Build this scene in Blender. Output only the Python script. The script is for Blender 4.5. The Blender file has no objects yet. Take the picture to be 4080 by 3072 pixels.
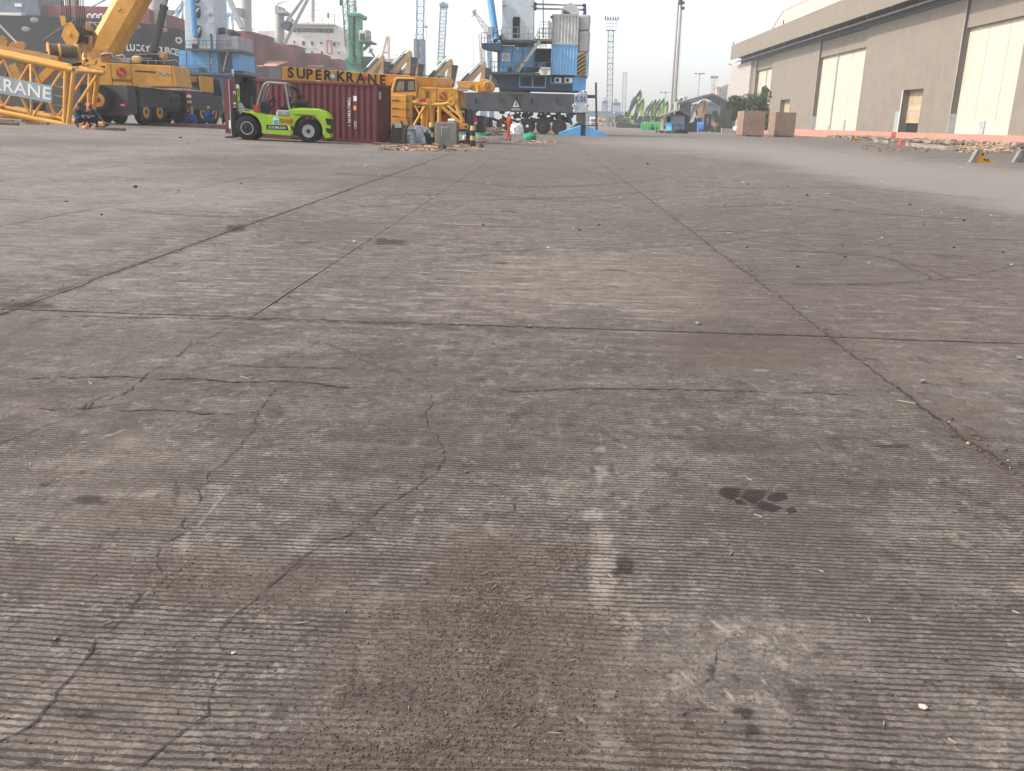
import bpy, math, random
import numpy as np
from mathutils import Vector, Matrix
random.seed(7)
RNG = np.random.default_rng(11)
S = bpy.context.scene
COL = S.collection
# ------------------------------------------------------------------ camera
FPX, CAM_H = 3500.0, 1.3
PITCH, ROLL, YAW = math.radians(16.77), 0.026, math.radians(1.85)
cam_d = bpy.data.cameras.new('camera'); cam = bpy.data.objects.new('camera', cam_d); COL.objects.link(cam)
cam_d.sensor_width = 36.0; cam_d.lens = 36.0 * FPX / 4080.0; cam_d.clip_start = 0.05; cam_d.clip_end = 6000
CAMR = Matrix.Rotation(YAW, 3, 'Z') @ Matrix.Rotation(math.pi/2 - PITCH, 3, 'X') @ Matrix.Rotation(ROLL, 3, 'Z')
cam.matrix_world = Matrix.Translation((0, 0, CAM_H)) @ CAMR.to_4x4()
S.camera = cam
# ------------------------------------------------------------------ world + sun
SUN_EL, SUN_AZ = math.radians(42), math.radians(169)     # azimuth: 180 = from the left (-X), counted towards +Y behind the scene
sun_dir = Vector((math.cos(SUN_EL)*-math.cos(SUN_AZ-math.pi), math.cos(SUN_EL)*math.sin(SUN_AZ-math.pi), math.sin(SUN_EL)))
w = bpy.data.worlds.new('World'); S.world = w; w.use_nodes = True
wn = w.node_tree.nodes; wl = w.node_tree.links
sky = wn.new('ShaderNodeTexSky'); sky.sky_type = 'NISHITA'; sky.sun_disc = False
sky.sun_elevation = SUN_EL
sky.sun_rotation = math.atan2(sun_dir.x, sun_dir.y)
sky.air_density = 1.0; sky.dust_density = 2.4; sky.ozone_density = 0.6; sky.altitude = 0
bg = wn['Background']; bg.inputs['Strength'].default_value = 0.15
hs = wn.new('ShaderNodeHueSaturation'); hs.inputs['Saturation'].default_value = 0.5    # hazy morning: the sky's blue is washed out
wl.new(sky.outputs['Color'], hs.inputs['Color']); wl.new(hs.outputs['Color'], bg.inputs['Color'])
sl = bpy.data.lights.new('sun', 'SUN'); sl.energy = 2.2; sl.angle = math.radians(1.5); sl.color = (1.0, 0.92, 0.82)
so = bpy.data.objects.new('sun', sl); COL.objects.link(so)
so.rotation_euler = (-sun_dir).to_track_quat('-Z', 'Y').to_euler(); so.location = (-60, 60, 80)
S.view_settings.view_transform = 'Standard'; S.view_settings.look = 'None'
S.view_settings.gamma = 1; S.view_settings.use_curve_mapping = False
S.view_settings.exposure = 1.2
HAZE_DENSITY = 0.0008
# ------------------------------------------------------------------ photo pixel -> place
def ray(px, py):
    return CAMR @ Vector(((px-2040)/FPX, (1536-py)/FPX, -1.0))
def W(px, py, Y):
    d = ray(px, py); t = Y/d.y
    return Vector((d.x*t, Y, CAM_H + d.z*t))
def terr(x, y):
    """height of the yard: a gentle cross fall rising towards the quay on the left"""
    s = np.clip((y-10.0)/26.0, 0, 1); s = s*s*(3-2*s)
    u = np.maximum(-x-1.0, 0.0)
    return np.minimum(0.0215*u, 0.62)*s
def T(x, y): return float(terr(np.float64(x), np.float64(y)))
def G(px, py):
    d = ray(px, py)
    if d.z >= -1e-5: d.z = -1e-5
    t = -CAM_H/d.z
    for _ in range(12):
        p = d*t; t = t + 0.7*((T(p.x, p.y)-CAM_H)/d.z - t)
    p = d*t
    return Vector((p.x, p.y, T(p.x, p.y)))
def project(x, y, z):
    R = np.array(CAMR)
    p = np.stack([x, y, z-CAM_H], -1) @ R
    zc = np.maximum(-p[..., 2], 1e-3)
    return 2040 + FPX*p[..., 0]/zc, 1536 - FPX*p[..., 1]/zc
# ------------------------------------------------------------------ materials
def lin(h):
    h = h.lstrip('#'); c = [int(h[i:i+2], 16)/255 for i in (0, 2, 4)]
    return tuple((v/12.92 if v <= .04045 else ((v+.055)/1.055)**2.4) for v in c)
class NT:
    def __init__(s, name):
        s.m = bpy.data.materials.new(name); s.m.use_nodes = True
        s.t = s.m.node_tree; s.n = s.t.nodes; s.l = s.t.links
        s.bsdf = s.n['Principled BSDF']
    def node(s, typ, ins=None, **props):
        n = s.n.new(typ)
        for k, v in props.items(): setattr(n, k, v)
        for k, v in (ins or {}).items(): s.put(n.inputs[k], v)
        return n
    def put(s, sock, v):
        if isinstance(v, bpy.types.NodeSocket): s.l.new(v, sock)
        else:
            if isinstance(v, tuple) and len(v) == 3 and sock.type == 'RGBA': v = v + (1,)
            sock.default_value = v
    def math(s, op, a, b=None, c=None, clamp=False):
        n = s.node('ShaderNodeMath', operation=op, use_clamp=clamp); s.put(n.inputs[0], a)
        if b is not None: s.put(n.inputs[1], b)
        if c is not None: s.put(n.inputs[2], c)
        return n.outputs[0]
    def vmul(s, a, b):
        n = s.node('ShaderNodeVectorMath', operation='MULTIPLY'); s.put(n.inputs[0], a); s.put(n.inputs[1], b); return n.outputs[0]
    def mix(s, f, a, b, mode='MIX'):
        n = s.node('ShaderNodeMix', data_type='RGBA', blend_type=mode); s.put(n.inputs[0], f); s.put(n.inputs[6], a); s.put(n.inputs[7], b)
        return n.outputs[2]
    def noise(s, vec, scale, detail=4, rough=.55, dist=0):
        n = s.node('ShaderNodeTexNoise', {'Vector': vec, 'Scale': scale, 'Detail': detail, 'Roughness': rough, 'Distortion': dist})
        return n.outputs['Fac']
    def step(s, v, a, b):
        n = s.node('ShaderNodeMapRange', {'Value': v, 'From Min': a, 'From Max': b}, interpolation_type='SMOOTHSTEP'); return n.outputs[0]
    def sep(s, v):
        n = s.node('ShaderNodeSeparateXYZ'); s.put(n.inputs[0], v); return n.outputs
    def bump(s, h, dist, strength=1.0):
        n = s.node('ShaderNodeBump', {'Height': h, 'Distance': dist, 'Strength': strength}); s.l.new(n.outputs[0], s.bsdf.inputs['Normal'])
_M = {}
def mat(name, color, rough=.6, metal=0.0, var=.16, grime=.25, scale=1.0, bump=.0, streak=0.0, spec=.35, grimecol='#4a4038', alpha=None):
    """paint / metal / cloth with uneven tone, grime blotches and optional run-down streaks"""
    if name in _M: return _M[name]
    if isinstance(color, str): color = lin(color)
    k = NT(name)
    co = k.node('ShaderNodeNewGeometry').outputs['Position']
    n1 = k.noise(co, 1.3*scale, 5, .6); n2 = k.noise(co, 11*scale, 4, .65)
    f = k.math('MULTIPLY_ADD', n1, .6, k.math('MULTIPLY', n2, .4))
    dk = tuple(c*(1-var*1.3) for c in color); lt = tuple(min(1, c*(1+var)) for c in color)
    c = k.mix(k.step(f, .32, .68), dk, lt)
    if grime > 0:
        g = k.step(k.math('ADD', k.noise(co, 2.7*scale, 8, .7), k.math('MULTIPLY', n2, .25)), .58, .85)
        c = k.mix(k.math('MULTIPLY', g, grime), c, lin(grimecol))
    if streak > 0:
        sv = k.noise(k.vmul(co, (5.0*scale, 5.0*scale, .22*scale)), 1.0, 6, .65)
        c = k.mix(k.math('MULTIPLY', k.step(sv, .5, .78), streak), c, lin(grimecol))
    k.put(k.bsdf.inputs['Base Color'], c)
    k.put(k.bsdf.inputs['Roughness'], k.math('MULTIPLY_ADD', n2, .25, rough-.12, clamp=True))
    k.put(k.bsdf.inputs['Metallic'], metal); k.put(k.bsdf.inputs['Specular IOR Level'], spec)
    if bump > 0: k.bump(k.math('ADD', n2, k.noise(co, 45*scale, 3)), bump)
    _M[name] = k.m
    return k.m
# ------------------------------------------------------------------ mesh builder
X3, Y3, Z3 = Vector((1, 0, 0)), Vector((0, 1, 0)), Vector((0, 0, 1))
def basis(d):
    d = d.normalized(); u = d.cross(Z3)
    if u.length < 1e-4: u = X3.copy()
    u.normalize(); return u, u.cross(d).normalized()
class MB:
    def __init__(s): s.v = []; s.f = []
    def add(s, vs, fs):
        b = len(s.v); s.v += [tuple(v) for v in vs]; s.f += [tuple(i+b for i in f) for f in fs]; return s
    def box(s, x0, x1, y0, y1, z0, z1):
        if x0 > x1: x0, x1 = x1, x0
        if y0 > y1: y0, y1 = y1, y0
        if z0 > z1: z0, z1 = z1, z0
        return s.add([(x0,y0,z0),(x1,y0,z0),(x1,y1,z0),(x0,y1,z0),(x0,y0,z1),(x1,y0,z1),(x1,y1,z1),(x0,y1,z1)],
              [(0,3,2,1),(4,5,6,7),(0,1,5,4),(1,2,6,5),(2,3,7,6),(3,0,4,7)])
    def rbox(s, x0, x1, y0, y1, z0, z1, r=.05):
        """box with its long edges chamfered"""
        q = []
        for (x, y) in ((x0+r, y0), (x1-r, y0), (x1, y0+r), (x1, y1-r), (x1-r, y1), (x0+r, y1), (x0, y1-r), (x0, y0+r)): q.append((x, y))
        n = 8; cx, cy = (x0+x1)/2, (y0+y1)/2
        def ring(z, k): return [(cx+(x-cx)*(1-k*2*r/(x1-x0)), cy+(y-cy)*(1-k*2*r/(y1-y0)), z) for x, y in q]
        vs = ring(z0, 1)+ring(z0+r, 0)+ring(z1-r, 0)+ring(z1, 1); fs = [tuple(range(n-1, -1, -1)), tuple(range(3*n, 4*n))]
        for k in range(3):
            for i in range(n): j = (i+1) % n; fs.append((k*n+i, k*n+j, k*n+n+j, k*n+n+i))
        return s.add(vs, fs)
    def xbox(s, M, sx, sy, sz):
        b = len(s.v); s.box(-sx/2, sx/2, -sy/2, sy/2, -sz/2, sz/2)
        s.v[b:] = [tuple(M @ Vector(v)) for v in s.v[b:]]; return s
    def bar(s, p, q, w, h=None):
        p, q = Vector(p), Vector(q); h = h or w; u, v = basis(q-p); u *= w/2; v *= h/2
        return s.add([p-u-v, p+u-v, p+u+v, p-u+v, q-u-v, q+u-v, q+u+v, q-u+v],
              [(0,1,2,3),(7,6,5,4),(0,4,5,1),(1,5,6,2),(2,6,7,3),(3,7,4,0)])
    def tube(s, p, q, r, r2=None, n=8):
        p, q = Vector(p), Vector(q); r2 = r if r2 is None else r2; u, v = basis(q-p); vs = []
        for c, rr in ((p, r), (q, r2)):
            for i in range(n):
                a = 2*math.pi*i/n; vs.append(c + u*math.cos(a)*rr + v*math.sin(a)*rr)
        return s.add(vs, [tuple(range(n-1, -1, -1)), tuple(range(n, 2*n))] + [(i, (i+1) % n, n+(i+1) % n, n+i) for i in range(n)])
    def path(s, pts, r, n=6):
        pts = [Vector(p) for p in pts]; rs = r if isinstance(r, (list, tuple)) else [r]*len(pts); b = len(s.v); N = len(pts); pu = None
        for k, p in enumerate(pts):
            d = (pts[min(k+1, N-1)] - pts[max(k-1, 0)]); u, v = basis(d)
            if pu is not None:
                u = (pu - d.normalized()*pu.dot(d.normalized())); u.normalize(); v = u.cross(d.normalized())
            pu = u
            for i in range(n):
                a = 2*math.pi*i/n; s.v.append(tuple(p + u*math.cos(a)*rs[k] + v*math.sin(a)*rs[k]))
        s.f.append(tuple(b+i for i in range(n-1, -1, -1))); s.f.append(tuple(b+(N-1)*n+i for i in range(n)))
        for k in range(N-1):
            for i in range(n): j = (i+1) % n; s.f.append((b+k*n+i, b+k*n+j, b+(k+1)*n+j, b+(k+1)*n+i))
        return s
    def lathe(s, prof, o, axis, n=20, closed=False):
        """prof: (radius, distance along axis)"""
        o = Vector(o); ax = Vector(axis).normalized(); u, v = basis(ax); b = len(s.v); m = len(prof)
        for r, h in prof:
            for i in range(n):
                a = 2*math.pi*i/n; s.v.append(tuple(o + ax*h + u*math.cos(a)*r + v*math.sin(a)*r))
        for k in range(m-1+(1 if closed else 0)):
            k2 = (k+1) % m
            for i in range(n): j = (i+1) % n; s.f.append((b+k*n+i, b+k*n+j, b+k2*n+j, b+k2*n+i))
        if not closed:
            if prof[0][0] > 1e-6: s.f.append(tuple(b+i for i in range(n-1, -1, -1)))
            if prof[-1][0] > 1e-6: s.f.append(tuple(b+(m-1)*n+i for i in range(n)))
        return s
    def prism(s, poly, a, b, plane='xz'):
        """polygon extruded: 'xz' along y, 'yz' along x, 'xy' along z"""
        def pt(p, t): return {'xz': (p[0], t, p[1]), 'yz': (t, p[0], p[1]), 'xy': (p[0], p[1], t)}[plane]
        n = len(poly)
        return s.add([pt(p, a) for p in poly]+[pt(p, b) for p in poly],
              [tuple(range(n-1, -1, -1)), tuple(range(n, 2*n))] + [(i, (i+1) % n, n+(i+1) % n, n+i) for i in range(n)])
    def ball(s, c, r, n=10, m=6):
        r = (r, r, r) if not isinstance(r, (tuple, list)) else r; b = len(s.v)
        for k in range(m+1):
            t = math.pi*k/m
            for i in range(n):
                a = 2*math.pi*i/n; s.v.append((c[0]+r[0]*math.sin(t)*math.cos(a), c[1]+r[1]*math.sin(t)*math.sin(a), c[2]-r[2]*math.cos(t)))
        for k in range(m):
            for i in range(n): j = (i+1) % n; s.f.append((b+k*n+i, b+k*n+j, b+(k+1)*n+j, b+(k+1)*n+i))
        return s
    def corr(s, p, u, w, h, nrm, pitch=.28, dep=.04, th=.0):
        """corrugated sheet: p = lower corner, u = unit direction along, vertical height h, nrm = outward"""
        p, u, nrm = Vector(p), Vector(u), Vector(nrm); pts = []; n = max(1, round(w/pitch)); pt = w/n
        for i in range(n):
            x = i*pt; pts += [(x, 0), (x+pt*.3, 0), (x+pt*.5, 1), (x+pt*.8, 1)]
        pts.append((w, 0)); b = len(s.v)
        for x, d in pts:
            q = p + u*x - nrm*dep*d; s.v.append(tuple(q)); s.v.append((q.x, q.y, q.z+h))
        for i in range(len(pts)-1): s.f.append((b+2*i, b+2*i+2, b+2*i+3, b+2*i+1))
        return s
    def jitter(s, a):
        s.v = [(x+random.uniform(-a, a), y+random.uniform(-a, a), z+random.uniform(-a, a)) for x, y, z in s.v]; return s
    def xform(s, M): s.v = [tuple(M @ Vector(v)) for v in s.v]; return s
    def build(s, name, m, parent=None, smooth=False, world=False, bevel=0, label=None):
        me = bpy.data.meshes.new(name)
        vs = s.v
        if world and parent is not None:
            o = wloc(parent); vs = [(x-o.x, y-o.y, z-o.z) for x, y, z in vs]
        me.from_pydata(vs, [], s.f); me.update()
        if smooth:
            me.polygons.foreach_set('use_smooth', [True]*len(me.polygons))
            try: me.set_sharp_from_angle(angle=math.radians(38))
            except Exception: pass
        me.materials.append(m)
        o = bpy.data.objects.new(name, me); COL.objects.link(o)
        if parent is not None: o.parent = parent
        if bevel:
            md = o.modifiers.new('bevel', 'BEVEL'); md.width = bevel; md.segments = 2; md.limit_method = 'ANGLE'
        if label: o['label'] = label
        return o
def wloc(o):
    p = Vector((0, 0, 0))
    while o is not None: p = p + o.location; o = o.parent
    return p
def tag(o, label, cat, group=None, kind=None):
    if label: o['label'] = label
    if cat: o['category'] = cat
    if group: o['group'] = group
    if kind: o['kind'] = kind
    return o
def thing(name, label, cat, loc=(0, 0, 0), rz=0.0, group=None):
    o = bpy.data.objects.new(name, None); COL.objects.link(o); o.location = loc; o.rotation_euler = (0, 0, rz); o.empty_display_size = .3
    return tag(o, label, cat, group)
def copy_tree(o, parent=None):
    c = o.copy(); COL.objects.link(c)
    if parent is not None: c.parent = parent
    for ch in list(o.children): copy_tree(ch, c)
    return c
def dup(o, loc, rz, label, scale=None):
    c = copy_tree(o); c.location = loc; c.rotation_euler = (0, 0, rz); c['label'] = label
    if scale: c.scale = (scale,)*3
    return c
_TX = {}
def text(name, s, h, m, parent, loc, rot=(math.pi/2, 0, 0), ext=.006, bold=0.0, sx=1.0, align='CENTER', spacing=1.0, label=None, skew=0):
    """raised flat lettering, h = capital height"""
    key = (s, bold, align, spacing, ext/h)
    if key not in _TX:
        c = bpy.data.curves.new('lettering', 'FONT'); c.body = s; c.size = 1/.69; c.align_x = align; c.extrude = ext/h; c.offset = bold; c.space_character = spacing; c.resolution_u = 3
        to = bpy.data.objects.new('lettering', c); COL.objects.link(to)
        dg = bpy.context.evaluated_depsgraph_get(); me = bpy.data.meshes.new_from_object(to.evaluated_get(dg))
        bpy.data.objects.remove(to); bpy.data.curves.remove(c); _TX[key] = me
    me = _TX[key].copy(); me.materials.clear(); me.materials.append(m)
    o = bpy.data.objects.new(name, me); COL.objects.link(o); o.parent = parent; o.location = loc; o.rotation_euler = rot; o.scale = (h*sx, h, h)
    if label: o['label'] = label
    return o
def pbox(mb, x0, y0, x1, y1, Y, d):
    """upright box whose near face spans these photo pixels at distance Y and which is d deep"""
    xm, ym = (x0+x1)/2, (y0+y1)/2
    return mb.box(W(x0, ym, Y).x, W(x1, ym, Y).x, Y, Y+d, W(xm, y1, Y).z, W(xm, y0, Y).z)
# ------------------------------------------------------------------ ground: stain map authored per mark, stored on the slabs
def zoomset(x0, y0, k=.633):
    return lambda *p: [(x0+a*k, y0+b*k) for a, b in p]
Z1, Z2, Z3z = zoomset(0, 500), zoomset(1300, 500), zoomset(2680, 500)
Z4, Z5, Z6 = zoomset(0, 1250), zoomset(1300, 1250), zoomset(2680, 1250)
ZL, ZC, ZR = zoomset(0, 2100), zoomset(1300, 2100), zoomset(2680, 2100)
# (channel, value, (cx, cy), (rx, ry)): soft patches
ELL = [
 ('dirt', .95, (1900, 2780), (560, 420)), ('dirt', .9, (1950, 2380), (230, 240)), ('dirt', .7, (1650, 3020), (560, 150)), ('dirt', .9, (1930, 2225), (190, 60)),
 ('dirt', .55, (820, 2310), (360, 110)), ('dirt', .6, (1180, 2350), (260, 110)), ('dirt', .4, (250, 2280), (300, 90)), ('dirt', .4, (2250, 2220), (90, 60)),
 ('dirt', .75, (1010, 640), (330, 26)), ('dirt', .6, (230, 566), (420, 16)), ('dirt', .5, (3500, 1200), (760, 280)), ('dark', .3, (3400, 1000), (800, 240)), ('dark', .35, (2900, 1330), (420, 60)), ('dark', .3, (1900, 700), (900, 90)), ('dirt', .75, (3000, 1400), (330, 95)),
 ('dirt', .5, (2600, 2950), (260, 130)), ('dirt', .45, (520, 2060), (210, 70)), ('dirt', .3, (1400, 700), (900, 40)), ('dirt', .5, (3850, 1680), (140, 90)), ('dirt', .6, (3790, 1640), (110, 45)),
 ('dirt', .45, (80, 1350), (120, 60)), ('dirt', .35, (380, 1600), (380, 70)), ('dirt', .4, (3600, 1480), (330, 90)), ('dirt', .3, (2150, 900), (900, 90)),
 ('dark', .45, (1900, 1760), (560, 150)), ('dark', .55, (1560, 1850), (230, 70)), ('dark', .8, (2960, 1778), (200, 30)), ('dark', .5, (3300, 1900), (330, 120)), ('dark', .6, (3260, 2200), (230, 230)),
 ('dark', .35, (3700, 2500), (280, 240)), ('dark', .55, (3340, 2830), (220, 100)), ('dark', .5, (3540, 2380), (180, 80)), ('dark', .5, (3000, 2060), (330, 160)), ('dark', .35, (1450, 1500), (420, 70)),
 ('dark', .4, (2300, 1650), (300, 80)), ('dark', .4, (470, 1370), (330, 60)), ('dark', .35, (900, 1320), (260, 40)), ('dark', .3, (2100, 760), (600, 50)), ('dark', .35, (3100, 900), (700, 90)),
 ('dark', .4, (2330, 1260), (160, 40)), ('dark', .45, (1250, 920), (240, 60)), ('dark', .3, (1450, 1080), (420, 120)), ('dark', .35, (360, 1080), (60, 22)), ('dark', .4, (370, 925), (70, 20)), ('dark', .4, (3050, 1080), (120, 24)), ('dark', .35, (3300, 1120), (500, 40)),
 ('tar', 1., (2905, 1972), (52, 27)), ('tar', 1., (2997, 1986), (60, 30)), ('tar', .9, (3091, 1984), (52, 25)), ('tar', .95, (3062, 2022), (66, 22)), ('tar', .9, (2955, 2003), (30, 12)), ('tar', .7, (3140, 2037), (45, 16)), ('tar', .5, (3190, 1985), (30, 16)),
 ('tar', .8, (3535, 1782), (80, 9)), ('tar', .75, (3800, 1746), (20, 7)), ('tar', .6, (4075, 1860), (25, 12)), ('tar', .5, (3830, 2015), (14, 6)), ('tar', .75, (1544, 962), (62, 16)), ('tar', .7, (2000, 1052), (22, 5)), ('tar', .5, (2030, 845), (40, 5)),
 ('tar', .75, (943, 905), (48, 14)), ('tar', .6, (127, 1226), (95, 24)), ('tar', .8, (354, 2003), (90, 15)), ('tar', .55, (703, 1965), (16, 66)), ('tar', .5, (316, 1737), (44, 15)), ('tar', .7, (171, 1940), (26, 8)), ('tar', .6, (330, 1888), (18, 6)),
 ('tar', 1., (152, 3050), (38, 15)), ('tar', .7, (304, 2840), (64, 32)), ('tar', .7, (576, 2552), (14, 11)), ('tar', .7, (212, 2564), (30, 12)), ('tar', .8, (2477, 2272), (48, 36)), ('tar', .5, (1686, 2440), (28, 14)),
 ('tar', .95, (2952, 2850), (38, 24)), ('tar', .8, (2984, 2930), (34, 24)), ('tar', .6, (2825, 2672), (12, 18)), ('tar', .6, (2750, 2895), (26, 16)), ('tar', .5, (3780, 1020), (60, 10)), ('tar', .5, (2450, 1760), (14, 14)), ('tar', .4, (2440, 1880), (14, 30)),
 ('tar', .5, (1200, 970), (50, 8)), ('tar', .5, (2050, 1430), (40, 6)), ('tar', .4, (2070, 1780), (60, 14)), ('tar', .4, (2660, 1740), (90, 12)), ('tar', .35, (1100, 1240), (100, 10)), ('tar', .5, (700, 1100), (30, 7)),
 ('white', .6, (2390, 1770), (22, 50)), ('white', .9, (2390, 1795), (24, 18)), ('white', .8, (2392, 1890), (34, 40)), ('white', .95, (2362, 2058), (52, 36)), ('white', .9, (2400, 2140), (55, 60)), ('white', 1., (2400, 2290), (62, 110)), ('white', .7, (2385, 2400), (48, 34)), ('white', .55, (2420, 2900), (75, 220)),
 ('white', .35, (880, 2030), (50, 70)), ('white', .8, (735, 2170), (34, 46)), ('white', .4, (620, 2330), (30, 40)), ('white', .45, (1148, 2460), (18, 26)), ('white', .5, (1192, 2650), (22, 60)), ('white', .4, (1330, 2780), (25, 60)), ('white', .45, (690, 2860), (36, 40)), ('white', .5, (390, 2545), (24, 14)),
 ('white', .8, (3030, 1477), (42, 7)), ('white', .6, (1840, 2470), (36, 50)), ('white', .5, (1620, 2500), (70, 14)), ('white', .6, (342, 2205), (22, 6)), ('white', .5, (2450, 2990), (60, 60)), ('white', .35, (3700, 1120), (60, 8)), ('white', .35, (2960, 1100), (50, 10)), ('white', .8, (630, 1437), (34, 7)), ('white', .85, (1080, 1300), (60, 7)), ('white', .5, (465, 1380), (24, 4)),
 ('white', .35, (1340, 1700), (60, 60)), ('white', .5, (2560, 2480), (120, 40)), ('white', .5, (3000, 2580), (70, 36)), ('white', .4, (2800, 2450), (90, 30)),
 ('sand', .75, (2300, 1130), (420, 110)), ('sand', .9, (2680, 1120), (280, 120)), ('sand', .4, (2000, 1200), (300, 90)), ('sand', .4, (2900, 1350), (300, 120)), ('sand', .25, (400, 1900), (420, 240)), ('sand', .3, (300, 2900), (420, 220)),
]
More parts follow.
